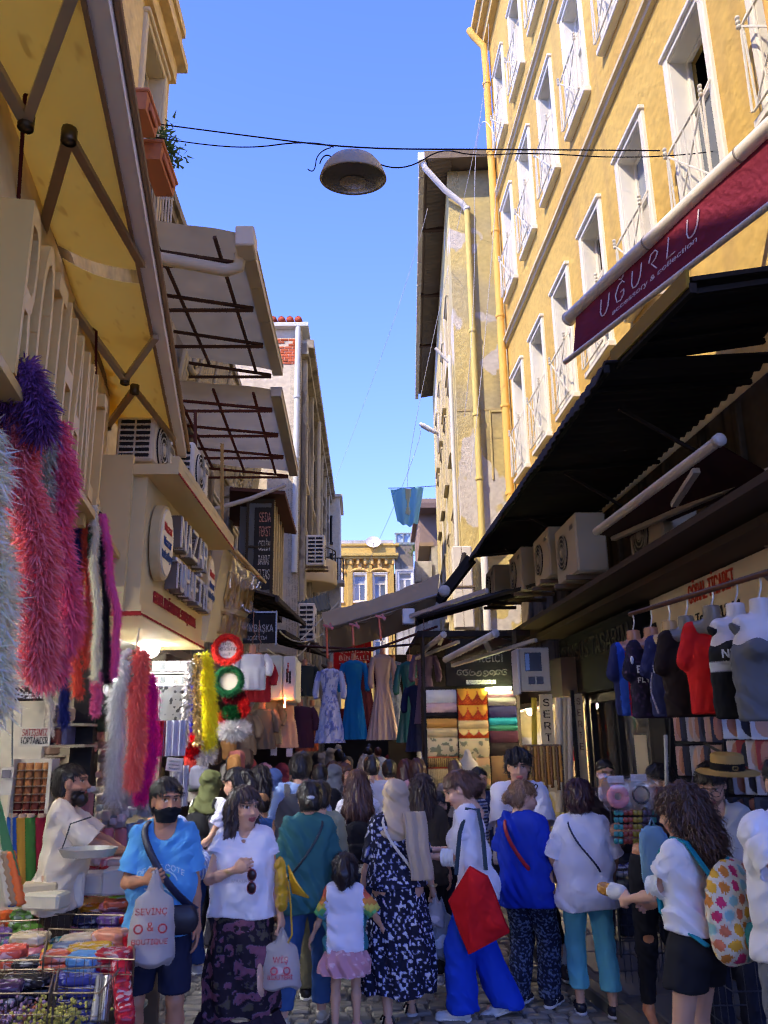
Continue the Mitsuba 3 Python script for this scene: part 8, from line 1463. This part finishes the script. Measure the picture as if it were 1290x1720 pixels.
# RIGHT GROUND LEVEL: shirts on the rail
rz_=np.random.default_rng(71)
ral=thing('shirt_rail','brown pole with hooks carrying the row of sports shirts','clothes rail');ra,rb0=at_d(1058,1032,6.2),at_d(1300,958,4.15)
part(ral,'bar',tube([ra,rb0],.018,10),'m_metal',S(110,76,56),True);part(ral,'end_bracket',beam(at_d(1283,962,4.25),at_d(1286,990,4.25)+[.1,0,0],.03),'m_metal',S(130,110,90))
def bust(lab,px,py,D,patt,col,neck,sleeves=True,tank=False,w=.17,yaw=-.15,writing=()):
 k=thing('sports_shirt',lab,'shirt');c=at_d(px,py,D);R=rot('z',yaw);W=lambda m:(vf(m)[0]@R.T+c,vf(m)[1]);B=Blob(.05);[B.cone((-w*.42,0,z),(w*.42,0,z),.105,None,(1.05,.7,1))for z in(-.42,-.3,-.18,-.06)];B.cone((-w*.72,0,.1),(w*.72,0,.1),.05)
 if tank:B.ell((-.07,-.08,-.04),.06).ell((.07,-.08,-.04),.06)
 if sleeves:
  for s in(-1,1):B.cone((s*w*.78,0,.09),(s*(w+.015),-.02,-.1),.055,.055,k=.025)
 nk=Blob(.03).cone((0,0,.1),(0,.0,.26),.055,.05).cone((-w*.6,0,.1),(w*.6,0,.1),.055)
 if tank:nk.cone((-w*.3,0,-.02),(w*.3,0,-.02),.115,None,(1,.75,1)).ell((-.07,-.07,-.03),.055).ell((.07,-.07,-.03),.055)
 clip=[lambda X,Y,Z:-.42-Z+0*X+0*Y,lambda X,Y,Z:-(np.sqrt(X**2+(Y+.03)**2+(Z-.16)**2)-(.075 if not tank else .1)),lambda X,Y,Z:Z-(.15 if not tank else .02+.6*np.abs(np.abs(X)-.02))+0*Y]
 m=B.mesh(.011,clip=clip,disp=wrinkle(.003,10,10,px%7));part(k,'cloth',W(m),'m_cloth',vary(m[0],col,.08,9)if patt is None else patt(m[0],np.asarray(col)),True)
 q=nk.mesh(.012,clip=[lambda X,Y,Z:Z-.24+0*X+0*Y]);part(k,'form',W(q),'m_gloss',neck,True);hk=c+[0,0,.24];t=np.clip(((hk-ra)@(rb0-ra))/((rb0-ra)@(rb0-ra)),0,1);part(k,'hook',tube([hk,(hk+ra+(rb0-ra)*t)/2+[.01,0,0],ra+(rb0-ra)*t],.006,5),'m_metal',S(180,176,170))
 for tx,x,z,h,colr,bold in writing:
  v,f=txt(tx,h,.002,bold);X=v[:,0]+x;part(k,'print',W((np.stack([X,-.098+.9*X*X-v[:,2]-.04*tank,v[:,1]+z],1),f)),'m_matte',colr)
 return k,W
stripes=lambda V,c:np.where((V[:,0:1]>-.15)&(V[:,0:1]<-.085),S(40,76,176),np.where((V[:,0:1]>=-.085)&(V[:,0:1]<-.02),S(190,34,60),np.tile(c,(len(V),1))))
SKN,GRY=S(176,120,88),S(120,110,96)
bust('blue and red striped football shirt, farthest on the rail',1068,1110,6.05,stripes,S(28,34,80),SKN,writing=(('Spotify',0,-.14,.05,S(206,160,70),True),))
k,W=bust('dark purple football shirt with white sponsor lettering and a round crest',1098,1108,5.7,flecks(50,.7,S(60,36,70)),S(30,24,44),SKN,writing=(('Emirates',.0,-.1,.052,S(216,212,212),True),('FLY BETTER',.0,-.17,.036,S(206,202,202),True)))
v,f=lathe([(0,.004),(.03,.004),(.03,0)],16);part(k,'crest',W((v@rot('x',math.pi/2).T*[.8,1,1.2]+[.06,-.116,.02],f)),'m_satin',S(206,180,96));part(k,'crest_crown',W(ball((.06,-.118,.06),.014,1)),'m_satin',S(206,180,96))
part(k,'shoulder_stripe',W(cat(*[tube([(.1+.02*i,-.05,.155),(.17+.018*i,-.02,.13)],.005,4)for i in range(3)])),'m_matte',S(70,150,190))
k,W=bust('navy football shirt with small white sleeve patches',1130,1100,5.4,None,S(36,40,84),S(190,150,100),yaw=-.75,writing=(('PSG',-.05,-.12,.05,S(196,190,200),True),))
part(k,'sleeve_patch',W(ball((-.27,-.07,-.02),.03,1,(.4,.5,1))),'m_matte',S(206,206,212));part(k,'side_stripe',W(tube([(-.12,-.1,-.12),(-.14,-.1,-.26),(-.1,-.1,-.4)],.012,5,flat=.4)),'m_matte',S(214,200,206))
k,W=bust('black t-shirt criss-crossed with golden lines',1158,1095,5.1,None,S(34,22,20),GRY,yaw=-.3,writing=(('GC',.07,.03,.03,S(190,150,100),False),('R',-.02,-.12,.06,S(200,150,70),False)))
L=[tube([(a,-.1+.35*a*a,b),((a+c_)/2,-.104+.35*((a+c_)/2)**2,(b+d)/2),(c_,-.1+.35*c_*c_,d)],.0055,4)for a,b,c_,d in rz_.uniform([-.15,-.4,-.15,-.4],[.15,.1,.15,.1],(46,4))];part(k,'gold_lines',cat(*L),'m_satin',S(190,150,86),kind='stuff')
bust('plain bright red t-shirt on the rail',1202,1082,4.75,None,S(196,28,28),GRY,yaw=-.55)
k,W=bust('black sports vest with white lettering on a pale mannequin',1243,1082,4.45,lambda V,c:np.where((V[:,2:3]<-.1)&(V[:,2:3]>-.16),S(190,188,186),np.tile(c,(len(V),1))),S(24,24,26),S(206,196,190),sleeves=False,tank=True,writing=(('NIKE PRO',0,-.085,.045,S(206,206,206),True),('NIKE',.03,-.23,.045,S(206,206,206),True)))
k,W=bust('grey sports vest on a pale mannequin at the photo edge',1284,1078,4.2,None,S(96,96,98),S(206,196,190),sleeves=False,tank=True);part(k,'swoosh',W(tube([(-.03,-.165,.0),(-.015,-.168,-.008),(.03,-.16,.01)],[.002,.005,.001],5)),'m_matte',S(220,220,220))
def rack(lab,px0,px1,py,D0,D1,n,w,h,cols,lab2,grp):
 for i in range(n):
  t=(i+.5)/n;c=at_d(px0+(px1-px0)*t,py,D0+(D1-D0)*t);k=thing('hung_packet',f'{lab2}','packet',grp);R=-.5;m=cbox(c,(w,.035,h),.006,R);col=cols[i%len(cols)];part(k,'pack',m,'m_gloss',vary(m[0],col,.1,9));fx=lambda d:c+np.array([math.cos(R)*d[0]-math.sin(R)*d[1],math.sin(R)*d[0]+math.cos(R)*d[1],d[2]])
  q=Blob(.02).ell((0,0,.02),(w*.24,.006,h*.2)).ell((0,0,h*.3),(w*.1,.006,h*.09)).ell((0,0,-h*.24),(w*.2,.006,h*.16)).mesh(.011);q=(np.array([fx((v[0],v[1]-.018,v[2]))for v in q[0]]),q[1]);part(k,'picture',q,'m_matte',[S(176,120,100),S(44,46,60),S(190,150,130)][i%3])
PK1=[S(190,150,140),S(50,50,70),S(160,160,170),S(196,170,160),S(70,70,90)]
rack('',1138,1212,1218,6.6,5.9,7,.11,.26,PK1,'boxed underwear packet on the upper dark rack','underwear packets on the upper dark rack');rack('',1142,1215,1278,6.6,5.9,6,.11,.24,PK1,'boxed underwear packet on the lower dark rack','underwear packets on the lower dark rack')
rack('',1226,1298,1212,5.5,5.2,3,.2,.24,[S(196,198,206),S(186,190,200)],'pale vest packet on the top shelf at the photo edge','vest packets on the top shelf');rack('',1232,1298,1268,5.5,5.2,4,.14,.2,[S(196,186,180),S(160,60,60)],'white packet with a figure on the second shelf at the photo edge','packets on the second shelf');rack('',1240,1300,1310,5.5,5.2,3,.15,.2,[S(170,166,170),S(190,186,180)],'grey packet on the third shelf at the photo edge','packets on the third shelf');rack('',1205,1300,1352,5.7,5.2,5,.17,.1,[S(60,64,76),S(40,42,50)],'dark boxed briefs on the fourth shelf','boxed briefs on the fourth shelf');rack('',1215,1300,1392,5.7,5.2,4,.17,.08,[S(196,196,200),S(110,116,130)],'rolled white socks packet on the lowest visible shelf','sock packets on the lowest visible shelf')
ur=thing('display_rack','dark display racks behind the packaged underwear','rack');L=lambda y0,y1:None
for py in(1198,1248,1302,1330,1370,1402):a,b=at_d(1130,py,6.9),at_d(1310,py-3,5.5);part(ur,'rail',beam(a,b,.02),'m_matte',S(36,36,40))
for px in(1128,1218):part(ur,'upright',beam(at_d(px,1185,6.8-.9*(px>1200)),at_d(px,1500,6.8-.9*(px>1200)),.035),'m_matte',S(30,30,34))
a,b=at_d(1128,1185,7.1),at_d(1330,1180,5.7);part(ur,'back_panel',thick(quad4((a[0],a[1],.1),(b[0],b[1],.1),(b[0],b[1],2.35),(a[0],a[1],2.35)),.02),'m_matte',S(28,28,36))
ht=thing('straw_hat','straw boater hat with a black band and a linked emblem on a stand','hat');c=at_d(1222,1292,4.95);tl=rot('x',.12);v,f=lathe([(0,.105),(.085,.1),(.1,.09),(.103,.0),(.19,-.012),(.192,-.02),(.1,-.008),(0,-.006)],40);part(ht,'straw',(v@tl.T+c,f),'m_matte',vary(v,S(176,142,84),.15,40),True);v,f=lathe([(.1045,.045),(.106,.043),(.106,.003),(.1045,.0)],40);part(ht,'band',(v@tl.T+c,f),'m_cloth',S(24,22,24),True)
part(ht,'emblem',cat(*[tube([[dx+s*.011*math.cos(t),-.109,.022+.012*math.sin(t)]for t in np.linspace(.7,5.6,12)]@tl.T+c,.0025,4)for s,dx in((1,-.006),(-1,.006))]),'m_metal',S(196,176,120));part(ht,'stand',tube([c+[0,.02,.09],c+[0,.3,.16]],.01,6),'m_metal',S(90,90,90))
hs_=thing('accessory_stand','wire stand hung with film wrapped hair accessories','stand');c=at_d(1068,1330,6.35)
part(hs_,'frame',cat(tube([c+[-.25,0,.12],c+[.3,.0,.12]],.009,6),tube([c+[-.22,0,.12],c+[-.22,.05,-1.25]],.009,6),tube([c+[.24,0,.12],c+[.24,.05,-1.25]],.009,6),*[tube([c+[-.22,.02,z],c+[.24,.02,z]],.006,4)for z in(-.35,-.6,-.85,-1.1)]),'m_metal',S(120,118,120));part(hs_,'pale_post',tube([at_d(1118,1235,6.0),at_d(1120,1320,6.0)],.016,8),'m_matte',S(190,186,176))
for i,(px,py,col,R_)in enumerate(((1038,1338,S(216,140,150),.055),(1077,1335,S(40,38,42),.06))):
 k=thing('wrapped_scrunchie',['pink fluffy scrunchie in clear film on the wire stand','black hoop hairband in clear film on the wire stand'][i],'hair accessory');q=at_d(px,py,5.65);P_=[q+[R_*math.cos(t),0,R_*math.sin(t)]for t in np.linspace(0,6.283,24)];part(k,'ring',tube(P_,.03 if i==0 else .008,8),'m_plush' if i==0 else 'm_gloss',col,True);m=packet_mesh(q+[0,0,.01],(.2,.08,.22),0,0,i,3);scene[k+'__film']=mikit.ply(m,'m_glass',smooth=True);part(k,'card',box(q+[0,.02,.12],(.12,.003,.05)),'m_matte',S(206,200,200))
for i in range(10):k=thing('film_packet','clear film packet hung at the side of the wire stand','packet','clear film packets on the wire stand');m=packet_mesh(at_d(1015+10*i,1330+rz_.uniform(-14,12),5.85),(.14,.05,.18),rz_.uniform(-.6,.6),0,i,2);put(k+'__film',m,'m_glass',None,True);part(k,'contents',packet_mesh(at_d(1015+10*i,1334,5.87),(.09,.03,.11),0,0,i,1),'m_gloss',[S(206,190,196),S(150,60,70),S(40,40,50),S(190,160,120)][i%4],True)
for j in range(5):
 for i in range(9):k=thing('beaded_clip','small coloured hair clip on the rows below the film packets','hair accessory','hair clips on the wire stand');put(k,packet_mesh(at_d(1035+8*i,1365+12*j,5.8),(.035,.02,.04),0,0,i+j,1),'m_gloss',[S(60,150,150),S(160,70,60),S(170,150,60),S(90,80,110)][(i//2)%4],True)
def wire_box(lab,c,s):x,y,z=s;L=[tube([c+[a,-y/2,0],c+[a,-y/2,z]],.003,4)for a in np.linspace(-x/2,x/2,9)]+[tube([c+[x/2*q,b,0],c+[x/2*q,b,z]],.003,4)for q in(-1,1)for b in np.linspace(-y/2,y/2,6)]+[tube([c+[-x/2,-y/2,h],c+[x/2,-y/2,h],c+[x/2,y/2,h],c+[-x/2,y/2,h],c+[-x/2,-y/2,h]],.005,4)for h in np.linspace(0,z,5)];k=thing('wire_bin',lab,'basket');part(k,'wires',cat(*L),'m_metal',S(90,92,104));return k
wire_box('tall wire bin of packets beside the turquoise trousers',np.array([*pg(1058,6.5),.08]),(.42,.4,.85));c=np.array([*pg(1058,6.5),.8])
for i in range(14):k=thing('bin_packet','blue and white packet heaped in the tall wire bin','packet','packets in the tall wire bin');m=packet_mesh(c+[rz_.uniform(-.15,.15),rz_.uniform(-.13,.13),rz_.uniform(0,.1)],(.2,.14,.05),rz_.uniform(-1,1),.1,i);put(k,m,'m_gloss',gleam(m[0],[S(190,190,204),S(60,70,130),S(196,176,150)][i%3],i),True)
wire_box('wire bin of packets at the photo edge behind the polka dot backpack',np.array([*pg(1262,4.9),.08]),(.6,.5,.9));c=np.array([*pg(1258,4.75),.98])
for i in range(10):k=thing('bin_packet','pale packet heaped in the bin at the photo edge','packet','packets in the bin at the photo edge');m=packet_mesh(c+[rz_.uniform(-.25,.25),rz_.uniform(-.12,.12),rz_.uniform(-.2,.0)],(.16,.06,.22),rz_.uniform(-1,1),.1,i);put(k,m,'m_gloss',gleam(m[0],[S(196,190,196),S(60,60,80),S(160,110,110)][i%3],i),True)
mn=thing('mannequin_legs','lower half of a mannequin in ripped black jeans standing by the racks','mannequin');o=np.array([*pg(1104,5.35),.1]);B,J=Blob(.04),Blob(.04)
for b_,g in((B,0),(J,.012)):
 b_.cone((-.06,0,.98),(.06,0,.98),.11+g,None,(1,.85,1)).cone((-.05,0,1.1),(.05,0,1.1),.1+g,None,(1,.8,1))
 for s in(-1,1):b_.cone((s*.085,0,.9),(s*.11,.0,.5),.092+g,.058+g).cone((s*.11,0,.5),(s*.125,.02,.12),.056+g,.034+g)
for s in(-1,1):B.cone((s*.125,.02,.1),(s*.13,-.12,.03),.032,.028)
q=B.mesh(.012,clip=[lambda X,Y,Z:Z-1.16+0*X+0*Y]);part(mn,'form',(q[0]+o,q[1]),'m_gloss',S(196,132,92),True);q=J.mesh(.012,clip=[lambda X,Y,Z:Z-1.08+.1*X+0*Y,lambda X,Y,Z:.15-Z+0*X+0*Y,lambda X,Y,Z:-(np.sqrt(((X+.11)/1.4)**2+(Y+.09)**2+((Z-.56)*1.6)**2)-.05)],disp=wrinkle(.004,9,9));part(mn,'jeans',(q[0]+o,q[1]),'m_cloth',vary(q[0],S(28,28,34),.2,9),True)
k=thing('light_blue_bag','light blue cloth bag hanging at the hip of the mannequin','bag');c=at_d(1100,1440,4.95);m=packet_mesh(c,(.17,.07,.36),-.3,0,3,3);part(k,'cloth',m,'m_cloth',vary(m[0],S(120,160,190),.12,9),True);part(k,'strap',tube([c+[-.03,0,.16],c+[0,0,.24],c+[.03,0,.16]],.008,5),'m_cloth',S(110,150,180),True)
# overhead lamp, wires, flag
lm=thing('overhead_lamp','grey bell shaped street lamp hung on a cable across the lane','street lamp');c=at_d(593,290,6.9);tl=rot('x',.22)
v,f=lathe([(.025,.2),(.03,.17),(.12,.155),(.2,.11),(.26,.04),(.295,-.04),(.3,-.06),(.285,-.06),(.25,.0),(.0,.02)],48);part(lm,'shade',(v@tl.T+c,f),'m_satin',S(150,142,126),True);v,f=lathe([(.285,-.055),(.2,-.075),(0,-.085)],40);part(lm,'glass',(v@tl.T+c,f),'m_gloss',vary(v,S(84,84,78),.25,9),True);part(lm,'fixing',cat(ball(c+[-.01,0,.215],.03,1),tube([c+[-.05,0,.21],c+[.05,0,.21]],.014,6)),'m_metal',S(110,100,90));v,f=lathe([(0,-.07),(.1,-.082),(.12,-.09),(0,-.1)],20);part(lm,'reflector',(v@tl.T+c,f),'m_satin',S(120,114,100),True)
def wire(lab,pts,r=.008,col=S(34,38,44),n=30):
 k=thing('cable',lab,'cable');put(k,tube(dpath([p[:2]for p in pts],[p[2]for p in pts],0,0,n),r,5),'m_matte',col,True)
wire('taut main cable carrying the overhead lamp',[(225,203,8.6),(400,226,7.6),(593,247,6.9),(820,251,7.1),(1108,253,8.0)],.007);wire('lower slack cable from the beige building towards the lamp',[(228,224,8.6),(330,241,8.0),(420,247,7.5),(500,240,7.2),(560,247,7.0)],.006);wire('loop of cable between the lamp and the yellow facade',[(638,276,6.9),(690,278,6.9),(742,254,7.0),(800,260,7.2),(900,258,7.6),(1050,264,8.0),(1200,254,8.2)],.006);wire('short loose cable end beside the lamp',[(556,248,6.9),(534,262,6.9),(528,284,6.9),(517,284,6.9)],.005)
part(lm,'loose_lead',tube(dpath([(537,275),(545,262),(556,263)],6.85),.006,5),'m_matte',S(34,38,44),True)
for i,pts in enumerate(([(820,40,17),(806,200,18),(760,420,20),(700,700,23),(685,820,25)],[(718,350,18),(690,450,22),(640,600,30),(560,815,40)],[(830,226,15),(800,250,16),(796,480,17),(780,700,18)],[(835,300,15.4),(815,560,16.5),(790,800,17)],[(705,720,20),(690,780,24),(640,900,30),(590,1000,40)])):wire(f'thin pale wire against the sky, {["topmost running to the flag", "long one towards the pale house", "beside the white elbow pipe", "along the end wall", "from the flag down to the ornate house"][i]}',pts,.007,S(236,240,246))
for i,pts in enumerate(([(470,1060,11),(500,1078,12),(530,1072,13),(552,1055,14)],[(448,1090,10.8),(490,1105,12),(520,1080,13)],[(505,1075,12),(530,1050,15),(572,1008,20)])):wire(f'pale sagging cable near the green cabinet, {["upper", "lower", "rising towards the ornate house"][i]}',pts,.012,S(170,166,150))
wire('dark cable bundle rising along the corner of the peeling building',[(738,1010,14),(752,985,15),(768,965,15.5),(780,930,16)],.05,S(40,36,34))
fgk=thing('light_blue_flag','light blue flag with a pale stain hung on a line across the lane','flag');a,b,c_,d=at_d(656,822,24),at_d(712,818,24),at_d(702,878,24),at_d(668,876,24)
m=thick(quad4(d,c_,b,a,30,24,lambda u,v:np.stack([0*u,.05*np.sin(u*14),-.12*np.sin(u*3.14)*(1-v)+.03*np.sin(u*18)*(1-v)],1)),.01);u_=(m[0][:,0]-d[0])/(c_[0]-d[0]);w_=(m[0][:,2]-d[2])/(a[2]-d[2]);cc=np.tile(S(150,214,240),(len(m[0]),1));cc[(np.abs(u_-.5)<.1+.05*np.sin(w_*9))&(w_>.2)]=S(200,206,180);part(fgk,'cloth',m,'m_feather',cc,True);part(fgk,'line',tube([at_d(652,820,24),(a+b)/2+[0,0,.01],at_d(735,816,24)],.012,5),'m_matte',S(60,60,60))
# shade and clutter far down the lane
r8=np.random.default_rng(88)
slab_canopy('small dark awning over the last shops on the left, far down the lane',(at_d(585,1130,24),at_d(600,1150,30),at_d(560,1140,30),at_d(540,1115,24)),.05,S(80,72,64))
for lab,x0,x1,y,z0,z1,col in(('shop awning closing the view at the far end of the lane',-1.4,2.2,31,2.35,3.1,S(120,40,40)),('dark shopfront below the far shop awning',-1.6,2.6,33,0,2.6,S(44,40,38)),('dark stall row on the right beyond the fabric stall',1.25,2.0,15.5,0,2.4,S(46,42,42)),('dark stall row on the left beyond the clothes rail',-2.6,-1.45,19,0,2.6,S(50,44,40))):
 k=thing('market_stall',lab,'stall');part(k,'front',cbox(((x0+x1)/2,y,(z0+z1)/2),(x1-x0,.5,z1-z0),.02),'m_matte',col);part(k,'valance',thick(quad4((x0,y-.3,z1-.25),(x1,y-.3,z1-.25),(x1,y-.26,z1+.05),(x0,y-.26,z1+.05),30,3,lambda u,v:np.stack([0*u,.03*np.sin(u*30),0*u],1)),.01),'m_cloth',col*1.6)
for i in range(8):
 gown('hung_garment',f'{["white", "blue", "pink", "black"][i % 4]} shirt {["nearer the lane", "nearer the stall"][i // 4]} on the rail under the green gown',706+.8*(i%8)*3 if i<8 else 500+9*(i-8),1258 if i<8 else 1150,1296 if i<8 else 1205,13.5 if i<8 else 17,[S(200,200,206),S(70,80,150),S(206,150,150),S(34,34,40)][i%4],.12 if i<8 else .34,.14 if i<8 else .36,sleeves=False,waist=.95)if i<8 else None
